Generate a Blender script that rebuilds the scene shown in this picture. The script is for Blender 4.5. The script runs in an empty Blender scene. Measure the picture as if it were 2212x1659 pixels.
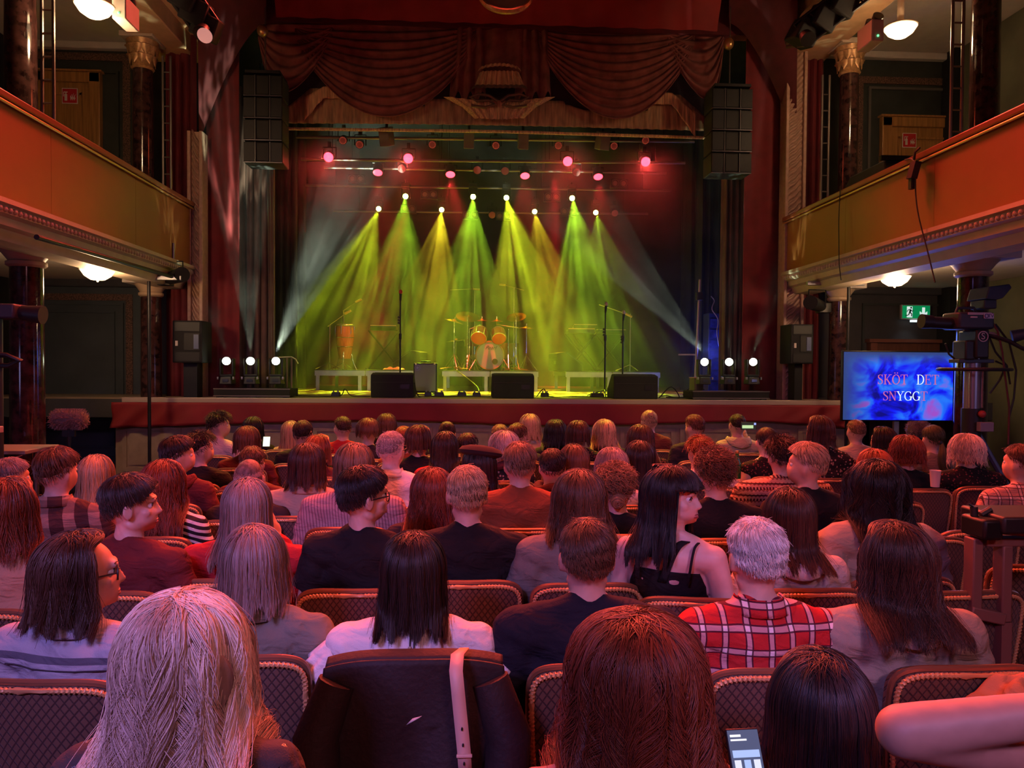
import bpy, bmesh, math, random
import numpy as np
from mathutils import Vector, Matrix, Euler
R = math.radians
random.seed(7); np.random.seed(7)
scene = bpy.context.scene
col = scene.collection
# ------------------------------------------------------------ camera, world, exposure
FPX = 1640.0
cam_d = bpy.data.cameras.new('camera'); cam = bpy.data.objects.new('camera', cam_d); col.objects.link(cam)
cam_d.sensor_width = 36.0; cam_d.lens = 36.0 * FPX / 2212.0
cam_d.clip_start = 0.05; cam_d.clip_end = 100
YAW, PITCH, ROLL = R(3.17), R(1.3), R(0.4)
cam.location = (0, 0, 1.77)
CM = Matrix.Rotation(-YAW, 3, 'Z') @ Matrix.Rotation(R(90) - PITCH, 3, 'X') @ Matrix.Rotation(ROLL, 3, 'Z')
cam.rotation_euler = CM.to_euler()
scene.camera = cam
def P(px, py, Y):
    """world point on the ray of a photograph pixel, at hall depth Y"""
    d = CM @ Vector(((px - 1106.0) / FPX, -(py - 829.5) / FPX, -1.0))
    t = Y / d.y
    return Vector((d.x * t, Y, 1.77 + d.z * t))
def PX(px, X, py):
    """world point on the ray of a pixel, on the side plane x = X"""
    d = CM @ Vector(((px - 1106.0) / FPX, -(py - 829.5) / FPX, -1.0))
    t = X / d.x
    return Vector((X, d.y * t, 1.77 + d.z * t))
scene.view_settings.view_transform = 'Standard'
scene.view_settings.look = 'None'
scene.view_settings.exposure = 0.0
scene.view_settings.gamma = 1.0
scene.view_settings.use_curve_mapping = False
w = bpy.data.worlds.new('world'); scene.world = w; w.use_nodes = True
w.node_tree.nodes['Background'].inputs[0].default_value = (0.55, 0.25, 0.3, 1)
w.node_tree.nodes['Background'].inputs[1].default_value = 0.006
cy = scene.cycles
cy.max_bounces = 4; cy.diffuse_bounces = 2; cy.glossy_bounces = 2; cy.transmission_bounces = 3; cy.volume_bounces = 0
cy.transparent_max_bounces = 6; cy.caustics_reflective = False; cy.caustics_refractive = False
cy.sample_clamp_indirect = 3.0; cy.sample_clamp_direct = 0.0
cy.use_adaptive_sampling = True; cy.adaptive_threshold = 0.03
STAGE_Z = 1.35
# ------------------------------------------------------------ lights
def aim(o, target):
    d = Vector(target) - o.location
    o.rotation_euler = d.to_track_quat('-Z', 'Y').to_euler()
def spot(loc, target, color, power, angle=40, blend=0.5, size=0.05, gobo=None, name='spot_light'):
    l = bpy.data.lights.new(name, 'SPOT'); l.color = color; l.energy = power
    l.spot_size = R(angle); l.spot_blend = blend; l.shadow_soft_size = size
    o = bpy.data.objects.new(name, l); col.objects.link(o); o.location = loc; aim(o, target)
    if gobo:
        kind, scale, thr, seed = gobo
        l.use_nodes = True; nt = l.node_tree; N = nt.nodes; L = nt.links
        em = N['Emission']
        tc = N.new('ShaderNodeTexCoord')
        sp = N.new('ShaderNodeSeparateXYZ'); L.new(tc.outputs['Normal'], sp.inputs[0])
        dx = N.new('ShaderNodeMath'); dx.operation = 'DIVIDE'; L.new(sp.outputs[0], dx.inputs[0]); L.new(sp.outputs[2], dx.inputs[1])
        dy = N.new('ShaderNodeMath'); dy.operation = 'DIVIDE'; L.new(sp.outputs[1], dy.inputs[0]); L.new(sp.outputs[2], dy.inputs[1])
        cb = N.new('ShaderNodeCombineXYZ'); L.new(dx.outputs[0], cb.inputs[0]); L.new(dy.outputs[0], cb.inputs[1]); cb.inputs[2].default_value = seed
        if kind == 'fan':      # broken into rays that fan out from the lens
            at = N.new('ShaderNodeMath'); at.operation = 'MULTIPLY'; at.inputs[1].default_value = 0.45
            L.new(dy.outputs[0], at.inputs[0]); L.new(at.outputs[0], cb.inputs[1])
        nz = N.new('ShaderNodeTexNoise'); nz.inputs['Scale'].default_value = scale; nz.inputs['Detail'].default_value = 2.0; nz.inputs['Roughness'].default_value = 0.75
        L.new(cb.outputs[0], nz.inputs['Vector'])
        rp = N.new('ShaderNodeMapRange'); rp.inputs['From Min'].default_value = thr; rp.inputs['From Max'].default_value = thr + 0.14
        rp.inputs['To Min'].default_value = 0.02; rp.inputs['To Max'].default_value = 1.0
        L.new(nz.outputs['Fac'], rp.inputs['Value'])
        L.new(rp.outputs[0], em.inputs['Strength'])
    return o
def area(loc, target, color, power, sx, sy, name='area_light', spread=180):
    l = bpy.data.lights.new(name, 'AREA'); l.shape = 'RECTANGLE'; l.size = sx; l.size_y = sy; l.color = color; l.energy = power; l.spread = R(spread)
    o = bpy.data.objects.new(name, l); col.objects.link(o); o.location = loc; aim(o, target)
    return o
def point(loc, color, power, size=0.1, name='point_light'):
    l = bpy.data.lights.new(name, 'POINT'); l.color = color; l.energy = power; l.shadow_soft_size = size
    o = bpy.data.objects.new(name, l); col.objects.link(o); o.location = loc
    return o
GREEN, RED = (0.52, 1.0, 0.03), (1.0, 0.015, 0.03)
# moving heads of the rear bar: pixel x, y, depth, where the beam lands (pixel x, y, depth), power
YEL, AMB = (.78, 1.0, .02), (1.0, .78, .02)
GREEN_HEADS = [(876,424,13.6,(850,800,12.4),.9,GREEN), (1022,425,13.6,(1000,800,12.3),1.1,GREEN), (1094,427,13.6,(1170,790,12.2),1.5,YEL),
               (1236,428,13.6,(1275,780,12.3),1.0,GREEN), (818,451,14.6,(700,790,13.0),1.1,YEL), (954,453,14.6,(915,800,13.2),.8,AMB),
               (1155,457,14.6,(1210,800,13.2),.5,AMB), (1287,459,14.6,(1340,800,12.6),.25,GREEN)]
for i, (x, y, Y, (tx, ty, tY), pw, cc) in enumerate(GREEN_HEADS):
    p = P(x, y, Y) + Vector((0, -.12, -.06))
    spot(p, P(tx, ty, tY), cc, 8200 * pw, 39, 0.35, 0.02, gobo=('fan', 17, 0.5, i * 3.7), name='green_beam')
RED_HEADS = [(710,339,11.4),(882,342,11.4),(1226,348,11.4),(1394,349,11.4)]
RED_HEADS2 = [(816,371,12.8),(973,375,12.8),(1134,378,12.8),(1292,380,12.8)]
for i, (x, y, Y) in enumerate(RED_HEADS):
    p = P(x, y, Y) + Vector((0, -.14, -.05))
    spot(p, (p.x * .4, 4.5, .8), (1, .06, .05), 420, 60, 0.7, 0.07, name='red_wash')
for i, (x, y, Y) in enumerate(RED_HEADS2):
    p = P(x, y, Y) + Vector((0, -.10, -.1))
    spot(p, P(x + 20, 830, 12.6), (1, .03, .03), 320, 60, 0.7, 0.05, name='red_wash')
for (x, y, tx, tY, s) in ((880, 450, 800, 15.8, 3.), (1200, 380, 1190, 14.8, 5.)):
    spot(P(x, y, 13.0), P(tx, 700, tY), RED, 4200, 26, .8, .05, gobo=('fan', 9, .44, s), name='red_beam')
for x in (973, 1134): spot(P(x, 375, 12.5), P(1056, 745, 13.5), (1, .05, .05), 1000, 17, .5, .05, name='kit_light')
spot(P(900, 344, 11.3), P(745, 735, 13.5), (1, .2, .05), 500, 14, .5, .05, name='conga_light')
# white beam lights on the stage edge
WHITE_HEADS = [(489,780,(425,560,9.6),.08),(541,780,(520,330,10.4),.6),(596,780,(745,430,11.8),2.6),
               (1522,782,(1290,500,11.6),1.1),(1575,782,(1560,250,10.4),.12),(1627,782,(1720,500,9.7),.08)]
for i, (x, y, (tx, ty, tY), pw) in enumerate(WHITE_HEADS):
    p = P(x, y - 3, 10.0) + Vector((0, 0.0, .10))
    spot(p, P(tx, ty, tY), (.82, 1.0, .72), 3000 * pw, 22, 0.3, 0.02, gobo=('fan', 26, 0.5, i * 2.3 + 1), name='white_beam')
# yellow front light on the stage floor
for x, cc in ((-2.0, (.8, 1, .03)), (.3, (.9, .95, .03)), (2.4, (1, .8, .03))):
    spot((x, 5.6, 6.7), (x, 10.6, 1.35), cc, 330, 17, .6, .05, name='floor_wash')
# orange / yellow spill of the stage light onto the balcony fronts
spot((2.6, 11.0, 4.9), (-3.6, 8.9, 3.5), (.75, .9, .03), 75, 30, .8, .1, name='yellow_spill')
spot((-2.0, 11.0, 4.9), (4.2, 8.9, 3.4), (1, .62, .03), 75, 30, .8, .1, name='yellow_spill')
spot((1.8, 9.3, 6.0), (-3.6, 7.6, 3.4), (1, .1, .03), 42, 60, .7, .3, name='red_spill')
spot((-1.2, 9.3, 6.0), (4.2, 7.6, 3.4), (1, .08, .03), 34, 60, .7, .3, name='red_spill')
# red house wash from the ceiling rig, violet light from the control desk behind the camera
area((.3, 9.0, 6.4), (.3, 3.6, 1.0), (1, .085, .05), 350, 5.5, .5, 'red_wash', 82)
area((.3, 4.2, 6.6), (.3, 3.6, 1.0), (1, .1, .06), 185, 5.0, .5, 'red_wash', 120)
area((-2.2, -2.6, 4.4), (-1.2, 3.0, 1.0), (.5, .3, 1.0), 30, 1.0, .5, 'violet_wash', 70)
area((1.4, -2.6, 4.4), (1.4, 3.0, 1.0), (1.0, .36, .42), 20, 1.0, .5, 'pink_wash', 90)
area((.3, 9.72, 4.9), (.3, 7.4, 1.0), (.75, 1, .04), 42, 5.0, .4, 'front_row_fill', 50)  # added lamp under the header, imitates stage light rimming the front rows
spot((-2.6, -2.2, 4.2), (-.75, 1.5, 1.1), (.5, .3, 1.0), 420, 13, .8, .2, name='violet_spot')
spot((-1.0, -2.6, 4.4), (-.95, 3.0, 1.2), (.55, .3, 1.0), 240, 11, .8, .2, name='violet_spot')
spot((1.2, -2.6, 4.2), (.85, 2.2, 1.1), (.5, .32, 1.0), 320, 12, .8, .2, name='violet_spot')
spot((.2, -2.6, 4.2), (.75, 1.45, 1.1), (.12, .2, 1.0), 260, 7, .8, .2, name='blue_spot')
point((-5.4, 3.4, 1.7), (.5, .45, 1), 14, .3, 'violet_fill'); point((5.9, 4.2, 1.7), (.5, .45, 1), 16, .3, 'violet_fill')  # unseen fill points, added to brighten the soffits under both balconies
area((4.6, 8.6, 2.0), (1.5, 5.5, 1.2), (.1, .2, 1.0), 8, .6, .4, 'blue_glow')
# ------------------------------------------------------------ materials
MATS = {}
def _mix(nt, fac, a, b):
    m = nt.nodes.new('ShaderNodeMix'); m.data_type = 'RGBA'
    if hasattr(fac, 'links') or not isinstance(fac, (int, float)): nt.links.new(fac, m.inputs[0])
    else: m.inputs[0].default_value = fac
    for v, k in ((a, 6), (b, 7)):
        if isinstance(v, tuple): m.inputs[k].default_value = (*v[:3], 1)
        else: nt.links.new(v, m.inputs[k])
    return m.outputs[2]
def mat(name, color, rough=0.6, metal=0.0, var=0.0, vscale=8.0, bump=0.0, bscale=60.0, emit=None, estr=0.0, alpha=1.0, sheen=0.0, spec=0.5, stretch=None, coat=0.0):
    if name in MATS: return MATS[name]
    m = bpy.data.materials.new(name); m.use_nodes = True; nt = m.node_tree; N = nt.nodes; L = nt.links
    b = N['Principled BSDF']
    b.inputs['Base Color'].default_value = (*color, 1); b.inputs['Roughness'].default_value = rough; b.inputs['Metallic'].default_value = metal
    b.inputs['Specular IOR Level'].default_value = spec; b.inputs['Sheen Weight'].default_value = sheen; b.inputs['Coat Weight'].default_value = coat
    if emit: b.inputs['Emission Color'].default_value = (*emit, 1); b.inputs['Emission Strength'].default_value = estr
    tc = None
    if var > 0 or bump > 0:
        tc = N.new('ShaderNodeTexCoord'); src = tc.outputs['Object']
        if stretch:
            mp = N.new('ShaderNodeMapping'); mp.inputs['Scale'].default_value = stretch; L.new(src, mp.inputs[0]); src = mp.outputs[0]
    if var > 0:
        nz = N.new('ShaderNodeTexNoise'); nz.inputs['Scale'].default_value = vscale; nz.inputs['Detail'].default_value = 4; L.new(src, nz.inputs['Vector'])
        rg = N.new('ShaderNodeMapRange'); rg.inputs['From Min'].default_value = .3; rg.inputs['From Max'].default_value = .7; L.new(nz.outputs['Fac'], rg.inputs['Value'])
        a = tuple(max(0, c * (1 - var)) for c in color); c2 = tuple(min(1, c * (1 + var)) for c in color)
        L.new(_mix(nt, rg.outputs[0], a, c2), b.inputs['Base Color'])
    if bump > 0:
        nz = N.new('ShaderNodeTexNoise'); nz.inputs['Scale'].default_value = bscale; nz.inputs['Detail'].default_value = 4; L.new(src, nz.inputs['Vector'])
        bp = N.new('ShaderNodeBump'); bp.inputs['Strength'].default_value = bump; bp.inputs['Distance'].default_value = 0.01
        L.new(nz.outputs['Fac'], bp.inputs['Height']); L.new(bp.outputs[0], b.inputs['Normal'])
    MATS[name] = m
    return m
# ------------------------------------------------------------ mesh builder
class MB:
    def __init__(s): s.v = []; s.f = []; s.mi = []
    def add(s, vs, fs, mi=0):
        o = len(s.v); s.v.extend([tuple(v) for v in vs]); s.f.extend([tuple(i + o for i in f) for f in fs]); s.mi.extend([mi] * len(fs)); return s
    def box(s, c, d, rot=None, mi=0, taper=1.0):
        hx, hy, hz = d[0] / 2, d[1] / 2, d[2] / 2
        vs = [Vector((x * (taper if z > 0 else 1), y * (taper if z > 0 else 1), z)) for x, y, z in
              ((-hx,-hy,-hz),(hx,-hy,-hz),(hx,hy,-hz),(-hx,hy,-hz),(-hx,-hy,hz),(hx,-hy,hz),(hx,hy,hz),(-hx,hy,hz))]
        if rot is not None:
            M = Euler(rot).to_matrix() if not isinstance(rot, Matrix) else rot
            vs = [M @ v for v in vs]
        c = Vector(c)
        return s.add([v + c for v in vs], [(0,3,2,1),(4,5,6,7),(0,1,5,4),(1,2,6,5),(2,3,7,6),(3,0,4,7)], mi)
    def bb(s, x0, x1, y0, y1, z0, z1, mi=0):
        return s.box(((x0+x1)/2,(y0+y1)/2,(z0+z1)/2), (abs(x1-x0),abs(y1-y0),abs(z1-z0)), mi=mi)
    def cyl(s, p0, p1, r0, r1=None, n=12, mi=0, caps=True):
        r1 = r0 if r1 is None else r1
        p0, p1 = Vector(p0), Vector(p1); d = (p1 - p0)
        if d.length < 1e-7: return s
        q = d.normalized().to_track_quat('Z', 'Y').to_matrix()
        vs = []
        for p, r in ((p0, r0), (p1, r1)):
            for k in range(n):
                a = 2 * math.pi * k / n; vs.append(p + q @ Vector((math.cos(a) * r, math.sin(a) * r, 0)))
        fs = [(k, (k+1) % n, n + (k+1) % n, n + k) for k in range(n)]
        if caps: fs += [tuple(range(n-1, -1, -1)), tuple(range(n, 2*n))]
        return s.add(vs, fs, mi)
    def tube(s, pts, r, n=8, mi=0, closed=False):
        pts = [Vector(p) for p in pts]; m = len(pts); vs = []; up = Vector((0, 0, 1)); prev = None
        rs = r if isinstance(r, (list, tuple)) else [r] * m
        for i in range(m):
            if closed: t = (pts[(i+1) % m] - pts[i-1])
            else: t = pts[min(i+1, m-1)] - pts[max(i-1, 0)]
            t.normalize()
            if prev is None:
                a = up if abs(t.dot(up)) < .9 else Vector((1, 0, 0)); u = t.cross(a).normalized()
            else: u = (prev - t * prev.dot(t)).normalized()
            prev = u; v = t.cross(u)
            for k in range(n):
                a = 2 * math.pi * k / n; vs.append(pts[i] + (u * math.cos(a) + v * math.sin(a)) * rs[i])
        fs = []
        for i in range(m if closed else m - 1):
            j = (i + 1) % m
            for k in range(n): fs.append((i*n+k, i*n+(k+1) % n, j*n+(k+1) % n, j*n+k))
        if not closed: fs += [tuple(range(n-1, -1, -1)), tuple(range((m-1)*n, m*n))]
        return s.add(vs, fs, mi)
    def lathe(s, prof, c=(0,0,0), n=24, M=None, mi=0, caps=True):
        """prof: list of (radius, height) along local z"""
        M = M or Matrix.Identity(3); c = Vector(c); vs = []
        for r, z in prof:
            for k in range(n):
                a = 2*math.pi*k/n; vs.append(c + M @ Vector((r*math.cos(a), r*math.sin(a), z)))
        fs = []
        for i in range(len(prof)-1):
            for k in range(n): fs.append((i*n+k, i*n+(k+1) % n, (i+1)*n+(k+1) % n, (i+1)*n+k))
        if caps: fs += [tuple(range(n-1, -1, -1)), tuple(range((len(prof)-1)*n, len(prof)*n))]
        return s.add(vs, fs, mi)
    def ball(s, c, r, n=16, m=10, M=None, mi=0):
        r = (r, r, r) if isinstance(r, (int, float)) else r
        M = M or Matrix.Identity(3); c = Vector(c); vs = [c + M @ Vector((0, 0, -r[2]))]
        for i in range(1, m):
            ph = -math.pi/2 + math.pi*i/m
            for k in range(n):
                a = 2*math.pi*k/n; vs.append(c + M @ Vector((r[0]*math.cos(ph)*math.cos(a), r[1]*math.cos(ph)*math.sin(a), r[2]*math.sin(ph))))
        vs.append(c + M @ Vector((0, 0, r[2]))); fs = []
        for k in range(n): fs.append((0, 1+(k+1) % n, 1+k))
        for i in range(m-2):
            for k in range(n): fs.append((1+i*n+k, 1+i*n+(k+1) % n, 1+(i+1)*n+(k+1) % n, 1+(i+1)*n+k))
        t = len(vs)-1; b = 1+(m-2)*n
        for k in range(n): fs.append((b+k, b+(k+1) % n, t))
        return s.add(vs, fs, mi)
    def prism(s, poly, y0, y1, axis='y', mi=0, c=(0,0,0), M=None):
        """poly = 2D outline extruded along an axis"""
        def tr(a, b, h):
            v = {'y': Vector((a, h, b)), 'z': Vector((a, b, h)), 'x': Vector((h, a, b))}[axis]
            if M: v = M @ v
            return v + Vector(c)
        n = len(poly); vs = [tr(a, b, y0) for a, b in poly] + [tr(a, b, y1) for a, b in poly]
        fs = [tuple(range(n)), tuple(range(2*n-1, n-1, -1))] + [(k, n+k, n+(k+1) % n, (k+1) % n) for k in range(n)]
        return s.add(vs, fs, mi)
    def grid(s, fn, nu, nv, mi=0, wrap=False):
        vs = [fn(i/(nu-1) if not wrap else i/nu, j/(nv-1)) for j in range(nv) for i in range(nu)]
        fs = [(j*nu+i, j*nu+(i+1) % nu, (j+1)*nu+(i+1) % nu, (j+1)*nu+i) for j in range(nv-1) for i in range(nu if wrap else nu-1)]
        return s.add(vs, fs, mi)
    def mesh(s, name, off=None, smooth=40):
        me = bpy.data.meshes.new(name)
        vs = s.v if off is None else [(v[0]-off[0], v[1]-off[1], v[2]-off[2]) for v in s.v]
        me.from_pydata(vs, [], s.f)
        if any(s.mi): me.polygons.foreach_set('material_index', s.mi)
        if smooth:
            me.shade_smooth(); me.set_sharp_from_angle(angle=R(smooth))
        me.update()
        return me
    def build(s, name, mats, parent=None, world=True, smooth=40, bevel=0, kind=None, label=None, fixn=False):
        off = None
        if parent is not None and world:
            q = parent; off = Vector((0, 0, 0))
            while q is not None: off = off + q.location; q = q.parent
        me = s.mesh(name, off, smooth)
        if fixn:
            bm = bmesh.new(); bm.from_mesh(me); bmesh.ops.recalc_face_normals(bm, faces=bm.faces); bm.to_mesh(me); bm.free()
        for m in (mats if isinstance(mats, (list, tuple)) else [mats]): me.materials.append(m)
        o = bpy.data.objects.new(name, me); col.objects.link(o)
        if parent is not None: o.parent = parent
        if bevel:
            bv = o.modifiers.new('bevel', 'BEVEL'); bv.width = bevel; bv.segments = 2; bv.limit_method = 'ANGLE'
        if kind: o['kind'] = kind
        if label: o['label'] = label
        return o
def tag(o, label=None, cat=None, group=None, kind=None):
    if label: o['label'] = label
    if cat: o['category'] = cat
    if group: o['group'] = group
    if kind: o['kind'] = kind
    return o
def thing(name, label, cat, loc=(0,0,0), rz=0, group=None):
    o = bpy.data.objects.new(name, None); col.objects.link(o); o.location = loc; o.rotation_euler = (0, 0, rz); o.empty_display_size = .1
    return tag(o, label, cat, group)
def single(mb, name, mats, label, cat, group=None, loc=(0,0,0), **k):
    o = mb.build(name, mats, None, **k)
    if loc != (0,0,0): o.location = loc
    return tag(o, label, cat, group)
def kids(o): return [c for c in bpy.data.objects if c.parent == o]
_tree = {}
def dup(root, loc, rot=0, label=None, group=None, scale=None):
    """copy of a thing with its parts and sub-parts"""
    if root.name not in _tree: _tree[root.name] = [(c, kids(c)) for c in kids(root)]
    r = root.copy(); col.objects.link(r); r.location = loc
    r.rotation_euler = rot if isinstance(rot, (tuple, Euler)) else (0, 0, rot)
    if scale: r.scale = (scale,) * 3 if not isinstance(scale, tuple) else scale
    if label: r['label'] = label
    if group: r['group'] = group
    for ch, gs in _tree[root.name]:
        c = ch.copy(); col.objects.link(c); c.parent = r
        for g in gs:
            d = g.copy(); col.objects.link(d); d.parent = c
    return r
def struct(mb, name, mats, **k):
    o = mb.build(name, mats, None, **k); o['kind'] = 'structure'; return o
def ss(x, a, b):
    t = np.clip((x - a) / (b - a), 0, 1); return t * t * (3 - 2 * t)
# shared materials
M_black = mat('black_metal', (.012, .012, .013), .45, .3)
M_blackp = mat('black_plastic', (.015, .015, .016), .5)
M_case = mat('black_carpet', (.01, .01, .011), .85, bump=.3, bscale=400)
M_chrome = mat('chrome', (.75, .75, .76), .2, 1.0)
M_alu = mat('aluminium', (.4, .4, .43), .4, .85, var=.1)
M_gold = mat('gold_metal', (.72, .46, .18), .32, .9)
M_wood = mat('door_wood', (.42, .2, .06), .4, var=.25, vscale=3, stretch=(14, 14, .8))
M_white = mat('white_plaster', (.62, .56, .5), .7, var=.05)
M_cream = mat('cream_paint', (.5, .4, .3), .55, var=.08)
M_darkgreen = mat('dark_green_wall', (.035, .042, .036), .6, var=.25, vscale=4)
M_darkwall = mat('dark_wall', (.05, .05, .055), .65, var=.2, vscale=3)
M_marble = mat('marble_column', (.045, .018, .016), .12, var=.8, vscale=14, spec=.7)
M_redvelvet = mat('red_velvet', (.2, .009, .014), .75, var=.2, vscale=5, sheen=.1)
M_reddark = mat('dark_red_drape', (.13, .008, .014), .8, var=.2, vscale=5)
M_brownv = mat('brown_velvet', (.14, .07, .055), .8, var=.25, vscale=5)
M_backdrop = mat('black_backdrop', (.008, .008, .009), .9)
# ============================================================ the hall
XL, XR, XC = -3.63, 4.27, .32
# floor with a patterned red carpet
def carpet_mat():
    m = mat('patterned_carpet', (.06, .012, .012), .9); nt = m.node_tree; N = nt.nodes; L = nt.links; b = N['Principled BSDF']
    tc = N.new('ShaderNodeTexCoord'); vo = N.new('ShaderNodeTexVoronoi'); vo.inputs['Scale'].default_value = 4; L.new(tc.outputs['Object'], vo.inputs['Vector'])
    r = N.new('ShaderNodeMapRange'); r.inputs['From Min'].default_value = .25; r.inputs['From Max'].default_value = .3; L.new(vo.outputs['Distance'], r.inputs['Value'])
    L.new(_mix(nt, r.outputs[0], (.16, .04, .02), (.05, .01, .012)), b.inputs['Base Color']); return m
struct(MB().bb(-7, 7.6, -4, 11.4, -.1, 0), 'floor', carpet_mat(), smooth=0)
def boards_mat():
    m = mat('stage_boards', (.3, .2, .12), .35, bump=.1, bscale=40); nt = m.node_tree; N = nt.nodes; L = nt.links; b = N['Principled BSDF']
    tc = N.new('ShaderNodeTexCoord'); mp = N.new('ShaderNodeMapping'); mp.inputs['Scale'].default_value = (.6, 7, 1); L.new(tc.outputs['Object'], mp.inputs[0])
    nz = N.new('ShaderNodeTexNoise'); nz.inputs['Scale'].default_value = 2.2; L.new(mp.outputs[0], nz.inputs['Vector'])
    r = N.new('ShaderNodeMapRange'); r.inputs['From Min'].default_value = .35; r.inputs['From Max'].default_value = .65; L.new(nz.outputs['Fac'], r.inputs['Value'])
    L.new(_mix(nt, r.outputs[0], (.16, .11, .07), (.4, .3, .2)), b.inputs['Base Color']); return m
YS = 9.8
# stage floor of separate boards running across
stage = struct(MB().bb(-6.4, 7.0, YS, 17.2, STAGE_Z - .25, STAGE_Z - .021), 'stage_floor', M_darkwall, smooth=0)
bm_ = boards_mat()
pm = MB().bb(-6.2, 6.9, 0, .245, -.02, 0).mesh('board', None, 0); pm.materials.append(bm_)
for k in range(29):
    o = bpy.data.objects.new('board', pm); col.objects.link(o); o.parent = stage; o.location = (0, YS + .02 + k * .25, STAGE_Z)
struct(MB().bb(-4.35, 5.0, YS - .06, YS + .02, STAGE_Z - .06, STAGE_Z + .005), 'trim_1', mat('stage_nosing', (.42, .32, .25), .4), smooth=0, bevel=.008)
# red cloth round the stage edge, with gathered folds
def skirt(u, v):
    x = -4.45 + u * 9.55
    edge = max(0, abs(x - XC) - 3.6)
    fold = .012 * math.sin(x * 9 + 1.5 * math.sin(x * 2.3)) + .03 * edge * math.sin(x * 16 + v * 6)
    return Vector((x, YS - .09 - .02 * v + fold * (0.3 + v), STAGE_Z - .055 - v * (.245 + .03 * math.sin(x * 1.3) * v + .25 * edge * .2)))
o = single(MB().grid(skirt, 300, 10), 'stage_skirt', mat('skirt_cloth', (.22, .009, .016), .75, var=.12, vscale=3), 'dark red cloth skirt hung along the front edge of the stage', 'cloth', smooth=60)
md = o.modifiers.new('s', 'SOLIDIFY'); md.thickness = .006
# panelled stage front below the cloth: each panel its own
M_panel = mat('stage_front_paint', (.33, .25, .16), .45, var=.15)
sf = struct(MB().bb(-4.45, 5.1, YS + .0, YS + .1, 0, STAGE_Z - .06), 'wall_stage', M_panel, smooth=0)
def panel_mesh(w, h, dep=.02, fr=.05):
    m = MB()
    for (a, b, c, d) in ((-w/2, w/2, 0, fr), (-w/2, w/2, h - fr, h), (-w/2, -w/2 + fr, fr, h - fr), (w/2 - fr, w/2, fr, h - fr)): m.bb(a, b, -dep, 0, c, d)
    m.bb(-w/2 + fr + .03, w/2 - fr - .03, -dep * .6, 0, fr + .03, h - fr - .03)
    return m
pme = panel_mesh(.72, .56).mesh('panel', None, 0); pme.materials.append(M_panel)
for k in range(12):
    o = bpy.data.objects.new('panel', pme); col.objects.link(o); o.parent = sf; o.location = (-4.0 + k * .79, YS, .42)
# wings of plain wall left and right of the proscenium: the hall end wall under and over the balcony
def end_wall(name, x0, x1, z0, z1, m, y=10.9): return struct(MB().bb(x0, x1, y, y + .15, z0, z1), name, m, smooth=0)
M_orn = mat('ornament_border', (.13, .07, .05), .5, var=.9, vscale=60)
M_bluegrey = mat('blue_grey_panel', (.06, .075, .085), .55, var=.2, vscale=2.5)
wl = end_wall('wall_left_end', -7, XL - .3, 0, 3.1, M_bluegrey)
wlu = end_wall('wall_left_end_upper', -7, XL - .3, 3.1, 6.6, M_darkgreen)
wr = end_wall('wall_right_end', XR + .1, 7.6, 0, 3.1, mat('brown_grey_panel', (.05, .045, .045), .5, var=.2, vscale=3))
wru = end_wall('wall_right_end_upper', XR + .1, 7.6, 3.1, 6.6, M_darkgreen)
def frame(par, x0, x1, z0, z1, wd, m, name, y=10.9, dep=.02):
    mb = MB()
    mb.bb(x0, x1, y - dep, y + .001, z1 - wd, z1); mb.bb(x0, x1, y - dep, y + .001, z0, z0 + wd)
    mb.bb(x0, x0 + wd, y - dep, y + .001, z0 + wd, z1 - wd); mb.bb(x1 - wd, x1, y - dep, y + .001, z0 + wd, z1 - wd)
    return mb.build(name, m, par, smooth=0)
YE = 10.9
def ppx(px, py): q = P(px, py, YE); return q.x, q.z
x1, zt = ppx(287, 636); frame(wl, -6.4, x1, .3, zt, .09, M_orn, 'ornament_border')
x1, zt = ppx(268, 655); frame(wl, -6.3, x1, .45, zt, .03, M_bluegrey, 'panel_moulding', dep=.035)
frame(wl, -6.2, x1 - .12, .6, zt - .12, .02, M_bluegrey, 'panel_moulding', dep=.03)
x1, zt = ppx(282, 118); frame(wlu, -6.6, x1, 3.2, zt, .1, M_orn, 'ornament_border')
x1, zt = ppx(258, 155); frame(wlu, -6.4, x1, 3.2, zt, .035, M_darkgreen, 'panel_moulding', dep=.035)
x0, zt = ppx(1850, 165); frame(wru, x0, 7.3, 3.2, zt, .1, M_orn, 'ornament_border')
x0, zt = ppx(1875, 188); frame(wru, x0, 7.2, 3.2, zt, .035, mat('grey_moulding', (.12, .11, .1), .5), 'panel_moulding', dep=.035)
x0, zt = ppx(1862, 655); frame(wr, x0, 7.3, .2, zt, .03, M_darkgreen, 'panel_moulding', dep=.03)
# side walls
struct(MB().bb(-7.1, -7, -4, 11, 0, 6.6), 'wall_left', M_darkwall, smooth=0)
def marbled():
    m = mat('green_marbled_wall', (.13, .13, .08), .5, var=.35, vscale=1.6); return m
struct(MB().bb(7.0, 7.15, -4, 11, 0, 6.6), 'wall_right', marbled(), smooth=0)
struct(MB().bb(-7.1, 7.6, -4.15, -4, 0, 7.4), 'wall_back', M_darkwall, smooth=0)
struct(MB().bb(-7.1, 7.6, -4.1, 11, 7.3, 7.4), 'ceiling', mat('hall_ceiling', (.12, .04, .045), .8), smooth=0)
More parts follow.
